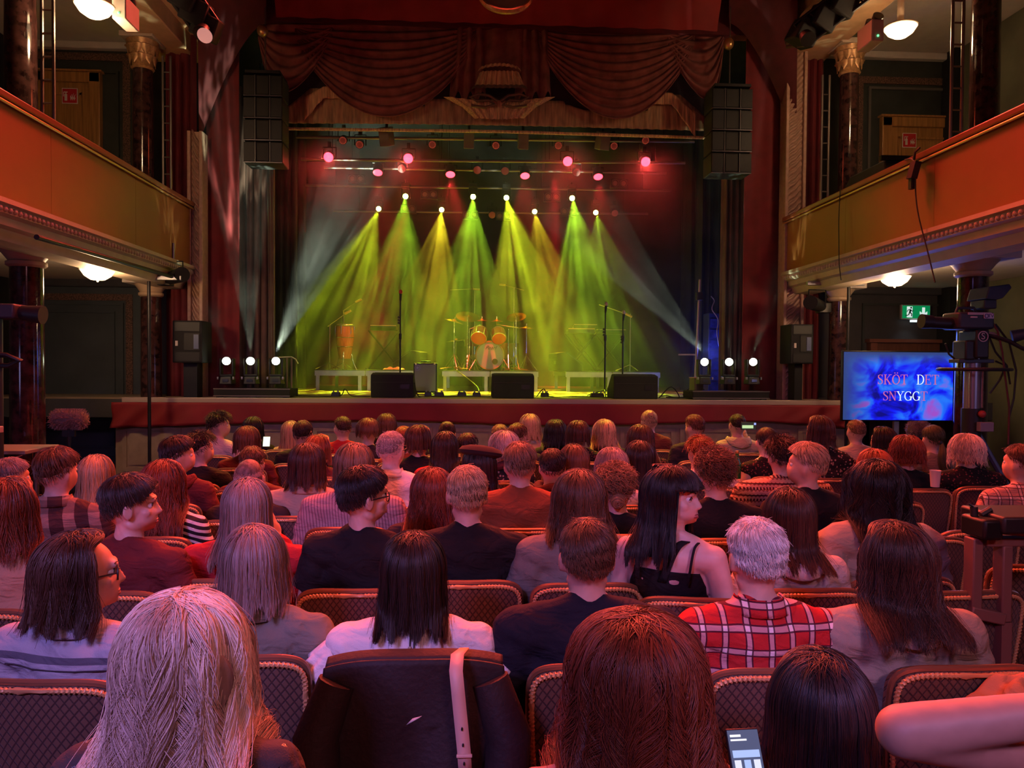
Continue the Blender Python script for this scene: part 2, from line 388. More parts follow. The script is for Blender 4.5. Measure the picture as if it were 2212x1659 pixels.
# crown mouldings where the upper gallery wall meets its ceiling
ZBT = 6.0
def gallery(side, X, name):
    s = 1 if side > 0 else -1
    out = lambda d: X + s * d                  # away from the hall centre
    lim = -7.0 if s < 0 else 7.0
    ztop = PX(408, X, 440).z if s < 0 else PX(1730, X, 460).z
    zbot = PX(408, X, 572).z if s < 0 else PX(1730, X, 577).z
    # gallery floor slab / plaster soffit
    struct(MB().bb(min(out(.12), lim), max(out(.12), lim), -4, 10.9, zbot - .12, zbot), 'ceiling_gallery_' + name, M_white, smooth=0)
    root = thing('balcony_parapet', 'orange painted balcony parapet on the %s side with moulded cornice below' % name, 'balcony', (X, 7, zbot))
    y0, y1 = -1.5, 10.15
    M_or = mat('orange_painted_panel', (.3, .105, .028), .42, var=.06, vscale=3)
    w = (y1 - y0) / 7
    for k in range(7):
        MB().bb(out(0), out(.06), y0 + k * w + .002, y0 + (k + 1) * w - .002, zbot, ztop - .03).build('panel', M_or, root, smooth=0)
    MB().bb(out(-.05), out(.14), y0, y1, ztop - .03, ztop + .03).build('handrail', mat('handrail_wood', (.25, .07, .03), .3), root, smooth=0, bevel=.012)
    MB().cyl((out(-.03), y0, ztop - .05), (out(-.03), y1, ztop - .05), .013, n=10).build('brass_rail', mat('brass', (.8, .5, .2), .3, .8), root)
    # cornice: stepped profile with a row of beads
    prof = [(0, 0), (-.05, -.01), (-.055, -.05), (-.02, -.06), (-.02, -.12), (.02, -.14), (.03, -.2), (.08, -.22), (.12, -.3), (.35, -.31), (.4, -.02), (.06, .0)]
    mb = MB(); n = len(prof)
    vs = [(out(a), y, zbot + b) for y in (y0, y1) for a, b in prof]
    mb.add(vs, [tuple(range(n)), tuple(range(2*n-1, n-1, -1))] + [(k, n + k, n + (k+1) % n, (k+1) % n) for k in range(n)])
    mb.build('cornice', M_cream, root, smooth=0, fixn=True)
    mb = MB()
    yy = 3.2
    while yy < y1: mb.ball((out(-.018), yy, zbot - .09), .026, 8, 6); yy += .065
    mb.build('bead_row', M_cream, root, kind='stuff')
    # beam under the gallery along the columns
    struct(MB().bb(out(.32), out(.75), -2, 10.85, zbot - .2, zbot - .12).bb(out(.26), out(.81), -2, 10.85, zbot - .15, zbot - .12), 'trim_beam_' + name, M_cream, smooth=0, bevel=.01)
    # upper gallery ceiling, its beam
    zc = P(100, 92, YE).z if s < 0 else P(1950, 118, YE).z
    struct(MB().bb(min(out(.3), lim), max(out(.3), lim), -4, 10.9, zc, zc + .1), 'ceiling_upper_' + name, M_white, smooth=0)
    struct(MB().bb(min(out(.6), lim), max(out(.6), lim), 10.78, 10.9, zc - .1, zc), 'trim_cornice_' + name, M_white, smooth=0, bevel=.02)
    struct(MB().bb(min(out(.1), lim), max(out(.1), lim), 10.8, 10.9, zbot - .22, zbot - .1), 'trim_lower_cornice_' + name, M_darkwall, smooth=0, bevel=.02)
    zb = zc - .02
    struct(MB().bb(out(.05), out(.62), -2, 10.6, zb - .32, zb + .3).bb(out(-.02), out(.69), -2, 10.6, zb - .08, zb + .0), 'trim_upper_beam_' + name, mat('gallery_beam_paint', (.6, .36, .2), .5, var=.1), smooth=0, bevel=.015)
    return zbot, ztop, zc
ZBL, ZTL, ZCL = gallery(-1, XL, 'left')
ZBR, ZTR, ZCR = gallery(1, XR, 'right')
# columns
def column(px, Y, z0, z1, r, label, rich, cap_mat, hb=0.0, Yx=None):
    base = P(px, 800, Y); x = base.x
    root = thing('marble_column', label, 'column', (x, Y, z0))
    ch = .42 if rich else .26
    mb = MB().lathe([(r * 1.04, z0 + .12), (r, z0 + .3), (r * .97, z0 + (z1 - z0) * .6), (r * .93, z1 - ch)], (x, Y, 0), 32); mb.build('shaft', M_marble, root)
    MB().lathe([(r * 1.45, z0), (r * 1.45, z0 + .06), (r * 1.3, z0 + .09), (r * 1.15, z0 + .13)], (x, Y, 0), 32).build('base', M_marble, root)
    if rich:
        MB().lathe([(r * .98, z1 - ch), (r * 1.12, z1 - ch + .02), (r * 1.0, z1 - ch + .05), (r * 1.08, z1 - ch + .14), (r * 1.3, z1 - .16), (r * 1.55, z1 - .07)], (x, Y, 0), 32).build('capital', cap_mat, root)
        for ring, (zz, n_, rr, hh) in enumerate(((z1 - ch + .05, 10, 1.1, .14), (z1 - ch + .15, 10, 1.22, .16))):
            for k in range(n_):
                a = 2 * math.pi * (k + .5 * ring) / n_
                def leaf(u, v, a=a, zz=zz, rr=rr, hh=hh):
                    wd = .045 * math.sin(math.pi * min(1, .25 + .75 * (1 - v))) * (1 if v < .8 else 1.0)
                    rad = r * rr * (1 + .25 * v ** 2.5) + .006 + .012 * (1 - (2 * u - 1) ** 2)
                    aa = a + (u - .5) * 2 * wd / r
                    return Vector((x + rad * math.cos(aa), Y + rad * math.sin(aa), zz + hh * v - .03 * max(0, v - .85) * 6))
                MB().grid(leaf, 5, 6).build('leaf', cap_mat, root)
        MB().box((x, Y, z1 - .035), (r * 3.3, r * 3.3, .07)).build('abacus', M_cream, root, bevel=.01)
    else:
        MB().lathe([(r * .95, z1 - ch), (r * 1.15, z1 - ch + .02), (r * 1.15, z1 - ch + .05), (r * 1.0, z1 - ch + .06), (r * 1.3, z1 - .14), (r * 1.55, z1 - .1)], (x, Y, 0), 32).build('capital', cap_mat, root)
        MB().box((x, Y, z1 - .05), (r * 3.9, r * 3.9, .1)).build('abacus', M_white, root, bevel=.008)
M_capg = mat('gilded_capital', (.5, .28, .12), .4, .3, var=.3, vscale=30)
M_capp = mat('plaster_capital', (.5, .36, .24), .5, var=.1)
column(59, 7.3, 0, P(59, 518, 7.3).z, .148, 'thick dark marble column with pale capital under the left balcony, nearer one', False, M_capp)
column(327, 10.0, 0, P(327, 598, 10.0).z, .13, 'slim dark marble column beside the stage under the left balcony', False, M_capp)
column(2098, 7.3, 0, P(2098, 543, 7.3).z, .148, 'dark marble column behind the television camera under the right balcony', False, M_capp)
column(1810, 10.0, 0, P(1810, 610, 10.0).z, .13, 'slim dark marble column beside the stage under the right balcony', False, M_capp)
column(50, 7.5, ZBL, ZCL - .3, .14, 'dark marble column on the left balcony behind the ladder frame', True, M_capg)
column(311, 9.9, ZBL, ZCL - .3, .125, 'dark marble column with gilded leaf capital at stage end of left balcony', True, M_capg)
column(2114, 7.5, ZBR, ZCR - .3, .14, 'dark marble column on the right balcony beside the ladder frame', True, M_capg)
column(1824, 9.9, ZBR, ZCR - .3, .125, 'dark marble column with gilded leaf capital at stage end of right balcony', True, M_capg)
# ladder frames (slim trusses) on the balconies
def ladder(px0, px1, Y, z0, z1, label):
    a, b = P(px0, 300, Y), P(px1, 300, Y)
    root = thing('ladder_truss', label, 'truss', ((a.x + b.x) / 2, Y, z0))
    for q in (a, b): MB().cyl((q.x, Y, z0), (q.x, Y, z1), .016, n=8).build('rail', M_black2, root)
    z = z0 + .1
    while z < z1 - .05:
        MB().cyl((a.x, Y, z), (b.x, Y, z), .009, n=6).build('rung', M_black2, root); z += .21
M_black2 = mat('worn_steel', (.22, .19, .17), .35, .8)
ladder(92, 117, 7.2, ZTL - .85, 6.1, 'slim steel ladder truss standing on the left balcony by the thick column')
ladder(352, 369, 9.75, ZTL - .85, 5.6, 'slim steel ladder truss at the stage end of the left balcony')
ladder(2053, 2076, 7.2, ZTR - .85, 6.1, 'slim steel ladder truss standing on the right balcony by the thick column')
ladder(1775, 1790, 9.75, ZTR - .85, 5.6, 'slim steel ladder truss at the stage end of the right balcony')
# doors
def gallery_door(px0, px1, py0, zfl, name, sgn, wide, sx, sy):
    x0, zt = ppx(px0, py0); x1, _ = ppx(px1, py0)
    root = struct(MB().bb(x0, x1, 10.84, 10.9, zfl, zt - .12), name, M_wood, smooth=0)
    mb = MB()
    for a, b in ((x0 - .09, x0 + .06), (x1 - .06, x1 + .09)): mb.bb(a, b, 10.8, 10.9, zfl, zt)
    mb.bb(x0 - .09, x1 + .09, 10.8, 10.9, zt - .14, zt); mb.bb(x0 - .12, x1 + .12, 10.78, 10.9, zt, zt + .03)
    mb.build('door_frame', M_wood, root, smooth=0, bevel=.012)
    for (za, zb) in ((zfl + .15, zfl + 1.0), (zfl + 1.1, zt - .28)):
        m2 = MB(); xa, xb = x0 + .16, x1 - .16
        for (a, b, c, d) in ((xa, xb, za, za + .03), (xa, xb, zb - .03, zb), (xa, xa + .03, za, zb), (xb - .03, xb, za, zb)): m2.bb(a, b, 10.82, 10.84, c, d)
        m2.bb(xa + .06, xb - .06, 10.825, 10.84, za + .06, zb - .06).build('door_panel', M_wood, root, smooth=0)
    hx = x1 - .1 if sgn < 0 else x0 + .12
    MB().cyl((hx, 10.84, zfl + 1.02), (hx, 10.78, zfl + 1.02), .01, n=8).cyl((hx, 10.78, zfl + 1.02), (hx + .1 * sgn, 10.78, zfl + 1.02), .009, n=8).build('door_handle', M_gold, root)
    # fire extinguisher sign: red square, white border, extinguisher and flames
    cx, cz = ppx(sx, sy); S = .105
    sg = thing('fire_sign', 'red fire extinguisher sign on the wooden door of the %s balcony' % name_side(name), 'sign', (cx, 10.815, cz - S))
    MB().bb(cx - S, cx + S, 10.812, 10.818, cz - S, cz + S).build('sign_plate', mat('sign_white', (.8, .7, .7), .5), sg, smooth=0)
    MB().bb(cx - S * .9, cx + S * .9, 10.808, 10.813, cz - S * .9, cz + S * .9).build('sign_field', mat('sign_red', (.62, .02, .03), .5), sg, smooth=0)
    g = MB(); yy0, yy1 = 10.803, 10.809
    g.bb(cx - S * .62, cx - S * .3, yy0, yy1, cz - S * .65, cz + S * .2); g.bb(cx - S * .52, cx - S * .4, yy0, yy1, cz + S * .2, cz + S * .42)
    g.bb(cx - S * .72, cx - S * .25, yy0, yy1, cz + S * .4, cz + S * .52); g.bb(cx - S * .78, cx - S * .7, yy0, yy1, cz - S * .1, cz + S * .5)
    for k in range(3):
        fx = cx + S * (.15 + .22 * k); g.prism([(fx, cz - S * .6), (fx + S * .16, cz - S * .3), (fx + S * .04, cz - S * .05 * (k + 1)), (fx + S * .16, cz + S * (.2 + .12 * (k % 2))), (fx - S * .06, cz - S * .1)], yy0, yy1)
    g.build('pictogram', MATS['sign_white'], sg, smooth=0)
def name_side(n): return 'left' if n == 'door_1' else 'right'
gallery_door(92, 208, 158, ZBL, 'door_1', -1, 1, 158, 212)
gallery_door(1912, 2065, 256, ZBR, 'door_2', 1, 1, 1957, 307)
# wooden door frame under the right balcony behind the screen
x0, zt = ppx(1872, 740); x1, _ = ppx(2120, 740)
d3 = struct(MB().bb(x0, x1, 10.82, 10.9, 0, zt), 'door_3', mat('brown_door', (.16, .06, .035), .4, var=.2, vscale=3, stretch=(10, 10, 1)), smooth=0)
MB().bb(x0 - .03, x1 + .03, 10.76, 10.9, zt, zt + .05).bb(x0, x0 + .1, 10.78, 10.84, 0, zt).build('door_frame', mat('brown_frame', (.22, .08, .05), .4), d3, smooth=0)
# ---------------- proscenium: rope-twist columns, red returns, drapes
def rope_col(px0, px1, ytop, ybot, side):
    a, b = P(px0, ybot, 10.15), P(px1, ybot, 10.15); z0 = STAGE_Z - .02; z1 = P(px0, ytop, 10.15).z
    root = thing('rope_pilaster', 'carved rope twist pilaster framing the %s side of the stage' % side, 'pilaster', ((a.x + b.x) / 2, 10.15, z0))
    w_ = b.x - a.x; cx = (a.x + b.x) / 2; sgn = 1 if side == 'left' else -1
    M_p = mat('carved_pilaster', (.46, .28, .2), .5, var=.15, vscale=20)
    MB().bb(cx - w_ / 2, cx + w_ / 2, 10.14, 10.3, z0, z1).build('backing', M_p, root, smooth=0)
    MB().bb(cx - w_ / 2 - .03, cx - w_ / 2 + .015, 10.08, 10.3, z0, z1).bb(cx + w_ / 2 - .015, cx + w_ / 2 + .03, 10.08, 10.3, z0, z1).build('moulding', M_p, root, smooth=0, bevel=.01)
    mb = MB(); z = z0 + .02; m = 0
    w2 = w_ / 2 - .02
    while z < z1 - .1:   # slanting acanthus strokes, one under the other
        def st(u, v, z=z):
            x = -w2 + 2 * w2 * u
            return Vector((cx + x, 10.135 - .035 * math.sin(math.pi * v) * (.6 + .4 * math.sin(math.pi * u)) , z + .07 * (v) - sgn * (u - .5) * .17 + .01 * math.sin(u * 9)))
        MB().grid(st, 8, 6).build('carving', M_p, root); z += .083
    return cx
rope_col(414, 437, 285, 852, 'left')
rope_col(1690, 1725, 108, 860, 'right')
def drape(x0, x1, y, z0, z1, n, depth, m, name, label, group=None, ph=0, nu=None, gather=None):
    def f(u, v):
        x = x0 + (x1 - x0) * u
        d = depth * (math.sin(u * n * 2 * math.pi + ph + .6 * math.sin(u * 7 + v * 2)) + .35 * math.sin(u * n * 4.3 * math.pi + 1 + v))
        if gather: x = x0 + (x1 - x0) * (gather[0] + (u - gather[0]) * (gather[1] + (1 - gather[1]) * v))
        return Vector((x, y + d, z1 + (z0 - z1) * v))
    o = single(MB().grid(f, nu or int(n * 12), 14), name, m, label, 'curtain', group, smooth=60)
    md = o.modifiers.new('s', 'SOLIDIFY'); md.thickness = .01
    return o
zt = 6.9
# red fabric-covered return walls between pilaster and opening
xa, xb = P(440, 800, 10.3).x, P(512, 800, 10.3).x
drape(xa, xb, 10.4, STAGE_Z, zt, 1.2, .02, M_redvelvet, 'red_drape', 'plain red velvet drape beside the left pilaster', nu=60)
xa, xb = P(1608, 800, 10.3).x, P(1697, 800, 10.3).x
drape(xa, xb, 10.4, STAGE_Z, zt, 1.2, .02, M_redvelvet, 'red_drape', 'plain red velvet drape beside the right pilaster', nu=60)
xa, xb = P(505, 800, 10.7).x, P(590, 800, 10.7).x
drape(xa, xb, 10.75, STAGE_Z, 5.6, 5, .035, M_brownv, 'stage_curtain', 'pleated brown stage curtain drawn to the left side of the opening')
xa, xb = P(1556, 800, 10.7).x, P(1615, 800, 10.7).x
drape(xa, xb, 10.75, STAGE_Z, 5.6, 5, .035, M_brownv, 'stage_curtain', 'pleated brown stage curtain drawn to the right side of the opening')
# dark red drapes outside the pilasters, up to the ceiling
xa, xb = P(352, 800, 10.2).x, P(420, 800, 10.2).x
drape(xa, xb, 10.3, STAGE_Z - .1, zt, 3, .03, M_reddark, 'dark_red_drape', 'dark red drape hanging outside the left pilaster')
xa, xb = P(1728, 800, 10.2).x, P(1778, 800, 10.2).x
drape(xa, xb, 10.35, .2, zt, 3, .03, M_reddark, 'dark_red_drape', 'dark red drape hanging outside the right pilaster')
# splayed red cloth above the left pilaster
def splay(u, v):
    a = P(365 + 145 * u, 95 + 20 * u, 10.2); b = P(372 + 128 * u, 500 + 180 * u, 10.25)
    q = a.lerp(b, v); q.y += .035 * math.sin(u * 22 + v) * (1 - .4 * v) - .05 * (1 - v); return q
# proscenium header wall (dark red pelmet) with round medallion
hz0 = P(1070, 66, 10.4).z
struct(MB().bb(P(352, 60, 10.3).x, P(1740, 60, 10.3).x, 10.42, 10.6, hz0 + .05, 7.3), 'wall_proscenium', M_reddark, smooth=0)
def pelmet(u, v):
    x = P(600, 60, 10.3).x + u * (P(1545, 60, 10.3).x - P(600, 60, 10.3).x)
    return Vector((x, 10.2 - .9 * v ** 1.3 + .015 * math.sin(x * 14 + .8 * math.sin(x * 3)), hz0 + v * 1.25 ))
o = single(MB().grid(pelmet, 260, 14), 'ceiling_drape', mat('ceiling_drape_cloth', (.33, .018, .02), .7, var=.15, vscale=3), 'gathered dark red ceiling drape above the valance', 'curtain', smooth=60)
for (px_, s_) in ((560, -1), (1590, 1)):
    q = P(px_, 60, 10.1)
    def haunch(u, v, s_=s_, px_=px_):
        a = P(px_ + s_ * 145 * u - s_ * 15, 50 + 260 * u ** 1.6, 10.25); b = P(px_ + s_ * 150 * u - s_ * 15, -160, 9.4)
        return a.lerp(b, v)
    single(MB().grid(haunch, 30, 8), 'corner_drape', mat('corner_cloth', (.1, .012, .016), .8, var=.2), 'dark cloth stretched over the upper %s corner of the stage opening' % ('left' if s_ < 0 else 'right'), 'curtain', smooth=60)
c = P(1092, -13, 9.3)
md_ = thing('round_medallion', 'round plaster medallion at the top centre above the stage', 'medallion', c)
Mx = Matrix.Rotation(R(62), 3, 'X')
MB().lathe([(.29, -.02), (.29, .0), (.02, .012)], c, 40, Mx).build('disc', mat('medallion_plaster', (.5, .34, .24), .6), md_)
MB().lathe([(.285, -.03), (.33, -.03), (.34, .0), (.325, .03), (.3, .03), (.285, 0)], c, 40, Mx, caps=False).build('ring', M_capg, md_)
# ---------------- valance: swags, tails, gilded scalloped border, cartouche
YV = 10.55
zv1 = P(1070, 60, YV).z
M_swag = mat('swag_cloth', (.27, .09, .075), .85, var=.35, vscale=6, spec=.08)
M_fringe = mat('gold_fringe', (.62, .36, .18), .6, var=.5, vscale=5, stretch=(14, 14, .7))
M_fringe2 = mat('olive_lambrequin', (.42, .26, .13), .65, var=.4, vscale=4, stretch=(8, 8, 1))
single(MB().bb(P(600, 60, YV).x, P(1545, 60, YV).x, YV + .14, YV + .17, P(1070, 250, YV).z, zv1 + .1), 'valance_backing', mat('valance_dark', (.05, .02, .02), .85), 'dark backing cloth behind the swags', 'curtain', smooth=0)
def swag(px0, px1, pyt, pyb, label, nf=9, lean=0.0):
    def f(u, v):
        x = px0 + (px1 - px0) * u + lean * v * math.sin(math.pi * u)
        hang = math.sin(math.pi * u) ** .75
        y = pyt + (pyb - pyt) * v * (.12 + .88 * hang)
        fold = math.sin(v * nf * 2 * math.pi + 1.2 * math.sin(u * 3.1)) * (.4 + .6 * hang)
        q = P(x, y, YV); q.y += -.05 - .1 * v * hang - .028 * fold; return q
    o = single(MB().grid(f, 50, 100), 'swag', M_swag, label, 'curtain', 'swags of the valance', smooth=70)
    o.modifiers.new('s', 'SOLIDIFY').thickness = .008
def tail(px, wpx, pyt, pyb, label, n=4, cone=1.5):
    def f(u, v):
        x = px + (u - .5) * wpx * (1 + (cone - 1) * v)
        q = P(x, pyt + (pyb - pyt) * v + 12 * math.sin(u * n * 6.28) * v, YV); q.y += -.07 + .035 * math.sin(u * n * 2 * math.pi + v); return q
    o = single(MB().grid(f, 60, 16), 'curtain_tail', M_swag, label, 'curtain', 'tails of the valance', smooth=70)
    o.modifiers.new('s', 'SOLIDIFY').thickness = .008
def border(px0, px1, fy0, fy1, label, m, yo=.0, n=40, amp=.012, fr=30):
    def f(u, v):
        x = px0 + (px1 - px0) * u
        q = P(x, fy0(x) + (fy1(x) - fy0(x)) * v, YV); q.y += yo + amp * math.sin(x / (px1 - px0) * 0 + x * fr / 100.0) * (.3 + .7 * v); return q
    o = single(MB().grid(f, n * 6, 8), 'valance_border', m, label, 'curtain', 'borders of the valance', smooth=70)
    o.modifiers.new('s', 'SOLIDIFY').thickness = .01
slope = lambda x: (x - 1070) * .018
def up(x):
    a = abs(x - 1070)
    if a > 400: return 197 + (a - 400) * .85 + slope(x)
    if a > 330: return 197 + slope(x)
    if a > 150: return 228 + slope(x) + 6 * math.sin(x / 18)
    return 215 + slope(x)
def lo(x): return 270 + slope(x) + (abs(x - 1070) / 470.0) ** 2 * 4
border(612, 1535, up, lambda x: max(lo(x), up(x) + 8), 'olive lambrequin board with straight gold hem along the bottom of the valance', M_fringe2, .02)
border(660, 760, lambda x: 197 + slope(x) + max(0, 700 - x) * .6, lambda x: 222 + slope(x) + max(0, 700 - x) * 1.2, 'raised gold fringe at the left end of the valance', M_fringe, -.05)
border(1375, 1500, lambda x: 197 + slope(x) + max(0, x - 1450) * .8, lambda x: 222 + slope(x) + max(0, x - 1450) * 1.4, 'raised gold fringe at the right end of the valance', M_fringe, -.05)
swag(640, 1035, 58, 262, 'large gathered swag left of the valance centre', 10)
swag(1160, 1500, 66, 266, 'large gathered swag right of the valance centre', 10)
swag(560, 720, 58, 210, 'small outer swag at the far left of the valance', 6, -20)
swag(1440, 1560, 72, 225, 'small outer swag at the far right of the valance', 6, 20)
tail(1010, 60, 58, 215, 'narrow pleated tail left of the cartouche', 3, 1.3)
tail(1085, 95, 60, 175, 'flat red tail above the cartouche', 2, 1.1)
tail(1150, 60, 62, 215, 'narrow pleated tail right of the cartouche', 3, 1.3)
ct = thing('cartouche', 'draped gilded cartouche with bow at the centre of the valance', 'ornament', P(1078, 250, YV - .15))
def barrel(py0, py1, w0, w1, sag, cx=1078, yo=-.14):
    def f(u, v):
        t = (u - .5) * 2
        x = cx + (w0 + (w1 - w0) * v) * t
        y = py0 + (py1 - py0) * v + sag * (1 - t * t)
        q = P(x, y, YV); q.y += yo - .14 * math.sqrt(max(0, 1 - t * t)) + .012 * math.sin(u * 60); return q
    return MB().grid(f, 90, 6)
barrel(158, 164, 44, 47, -4).build('top_band', M_fringe, ct)
barrel(166, 196, 42, 54, 4).build('upper_drum', M_fringe, ct)
barrel(196, 203, 56, 60, 5, yo=-.17).build('moulding_band', mat('dark_gilt', (.12, .06, .035), .5), ct)
barrel(214, 238, 120, 75, 16, yo=-.08).build('scroll_fringe', M_fringe, ct)
barrel(238, 262, 78, 52, 8, yo=-.1).build('lower_fringe', M_fringe, ct)
for s_ in (-1, 1):
    MB().tube([P(1078 + s_ * x, y, YV - .27) for x, y in ((4, 218), (20, 207), (45, 203), (62, 210), (48, 218), (22, 216), (8, 226), (30, 232), (60, 228))], .02, 8).build('bow_loop', MATS['dark_gilt'], ct)
# hem rail of the valance
single(MB().tube([P(612, 278, YV - .05), P(1070, 284, YV - .05), P(1535, 298, YV - .05)], .022, 8), 'valance_hem', M_fringe, 'thin gold hem rail under the valance', 'rail')
# stage house
struct(MB().bb(-6.4, 7.0, 16.6, 16.8, STAGE_Z, 7.6), 'wall_stage_back', M_backdrop, smooth=0)
struct(MB().bb(-6.5, -6.3, 10.6, 16.8, STAGE_Z, 7.6), 'wall_stage_left', M_backdrop, smooth=0)
struct(MB().bb(6.9, 7.1, 10.6, 16.8, STAGE_Z, 7.6), 'wall_stage_right', M_backdrop, smooth=0)
struct(MB().bb(-6.5, 7.1, 10.6, 16.8, 7.6, 7.7), 'ceiling_stage', M_backdrop, smooth=0)
for k, (px0, px1, Y) in enumerate(((560, 640, 12.2), (545, 660, 14.0), (1500, 1580, 12.6), (1470, 1600, 14.4))):
    xa, xb = P(px0, 800, Y).x, P(px1, 800, Y).x
    drape(xa, xb, Y, STAGE_Z, 6.5, 5, .05, M_backdrop, 'masking_drape', 'black masking drape %s' % ('nearest at the left wing', 'further back at the left wing', 'nearest at the right wing', 'further back at the right wing')[k])
# haze over the stage
hz = bpy.data.materials.new('stage_haze'); hz.use_nodes = True; nt = hz.node_tree
nt.nodes.remove(nt.nodes['Principled BSDF'])
vs_ = nt.nodes.new('ShaderNodeVolumeScatter'); vs_.inputs['Anisotropy'].default_value = .15
tc_ = nt.nodes.new('ShaderNodeTexCoord'); nz_ = nt.nodes.new('ShaderNodeTexNoise'); nz_.inputs['Scale'].default_value = 1.5; nz_.inputs['Detail'].default_value = 5; nz_.inputs['Roughness'].default_value = .6; nz_.inputs['Distortion'].default_value = .6
nt.links.new(tc_.outputs['Object'], nz_.inputs['Vector']); rg_ = nt.nodes.new('ShaderNodeMapRange'); rg_.inputs['From Min'].default_value = .38; rg_.inputs['From Max'].default_value = .62; rg_.inputs['To Min'].default_value = .008; rg_.inputs['To Max'].default_value = .06
nt.links.new(nz_.outputs['Fac'], rg_.inputs['Value']); nt.links.new(rg_.outputs[0], vs_.inputs['Density'])
nt.links.new(vs_.outputs[0], nt.nodes['Material Output'].inputs['Volume'])
hazeo = MB().bb(P(395, 800, 9.9).x, P(1745, 800, 9.9).x, 9.78, 16.55, STAGE_Z + .01, 6.8).build('haze', hz, None, smooth=0)
tag(hazeo, 'thin theatrical haze hanging over the stage', 'haze', kind='stuff')
# ============================================================ people
def remeshed(mb, voxel, smooth_it, name):
    me = mb.mesh(name, None, 0); o = bpy.data.objects.new(name, me); col.objects.link(o)
    r = o.modifiers.new('r', 'REMESH'); r.mode = 'VOXEL'; r.voxel_size = voxel; r.use_smooth_shade = True
    s = o.modifiers.new('s', 'SMOOTH'); s.factor = .5; s.iterations = smooth_it
    dg = bpy.context.evaluated_depsgraph_get(); m2 = bpy.data.meshes.new_from_object(o.evaluated_get(dg)); m2.name = name
    bpy.data.objects.remove(o); bpy.data.meshes.remove(me)
    m2.shade_smooth(); return m2
def coords(me):
    a = np.empty(len(me.vertices) * 3, 'f'); me.vertices.foreach_get('co', a); return a.reshape(-1, 3)
def with_coords(me, V, name):
    m = me.copy(); m.name = name; m.vertices.foreach_set('co', np.ascontiguousarray(V, 'f').ravel()); m.update(); return m
def cap(mb, a, b, r0, r1, n=14):
    mb.cyl(a, b, r0, r1, n).ball(a, r0, n, 8).ball(b, r1, n, 8)
HC = Vector((0, -.006, 1.205))       # head centre of the canonical figure (crown at 1.31)
ARMS = {
    'lap':   (((.235, -.02, .74), (.1, .25, .63)), ((.235, -.02, .74), (.1, .27, .62))),
    'chin':  (((.235, -.02, .74), (.1, .25, .63)), ((.2, .12, .76), (.075, .13, 1.04))),
    'phone': (((.235, -.02, .74), (.1, .25, .63)), ((.2, .12, .84), (.14, .27, 1.16))),
    'hold':  (((.235, -.02, .74), (.1, .25, .63)), ((.25, .08, .74), (.22, .3, .84))),
    'wide':  (((.27, -.01, .76), (.13, .26, .68)), ((.27, -.01, .76), (.13, .26, .68))),
}
def arm_pts(pose):
    out = []
    for s, (e, h) in zip((-1, 1), ARMS[pose]):
        out.append((s, Vector((s * .172, -.035, .99)), Vector((s * e[0], e[1], e[2])), Vector((s * h[0], h[1], h[2]))))
    return out
def hand(mb, h, d, s, palm_n):
    """palm, four fingers of unequal length and a thumb, slightly curled"""
    d = d.normalized(); side = d.cross(palm_n).normalized() * s; pn = palm_n.normalized()
    M = Matrix((side, d, pn)).transposed()
    mb.ball(h + d * .045, (.04, .05, .016), 12, 8, M)
    for k, (L, off) in enumerate(((.07, -.027), (.08, -.009), (.075, .01), (.058, .028))):
        b = h + d * .085 + side * off; m_ = b + d * L * .5 - pn * .008; e = m_ + d * L * .35 - pn * .028
        cap(mb, b, m_, .0095, .0088, 8); cap(mb, m_, e, .0088, .0075, 8)
    b = h + d * .02 - side * .03; m_ = b + d * .035 - side * .03 - pn * .01; e = m_ + d * .032 - side * .004 - pn * .01
    cap(mb, b, m_, .0125, .011, 8); cap(mb, m_, e, .011, .0085, 8)
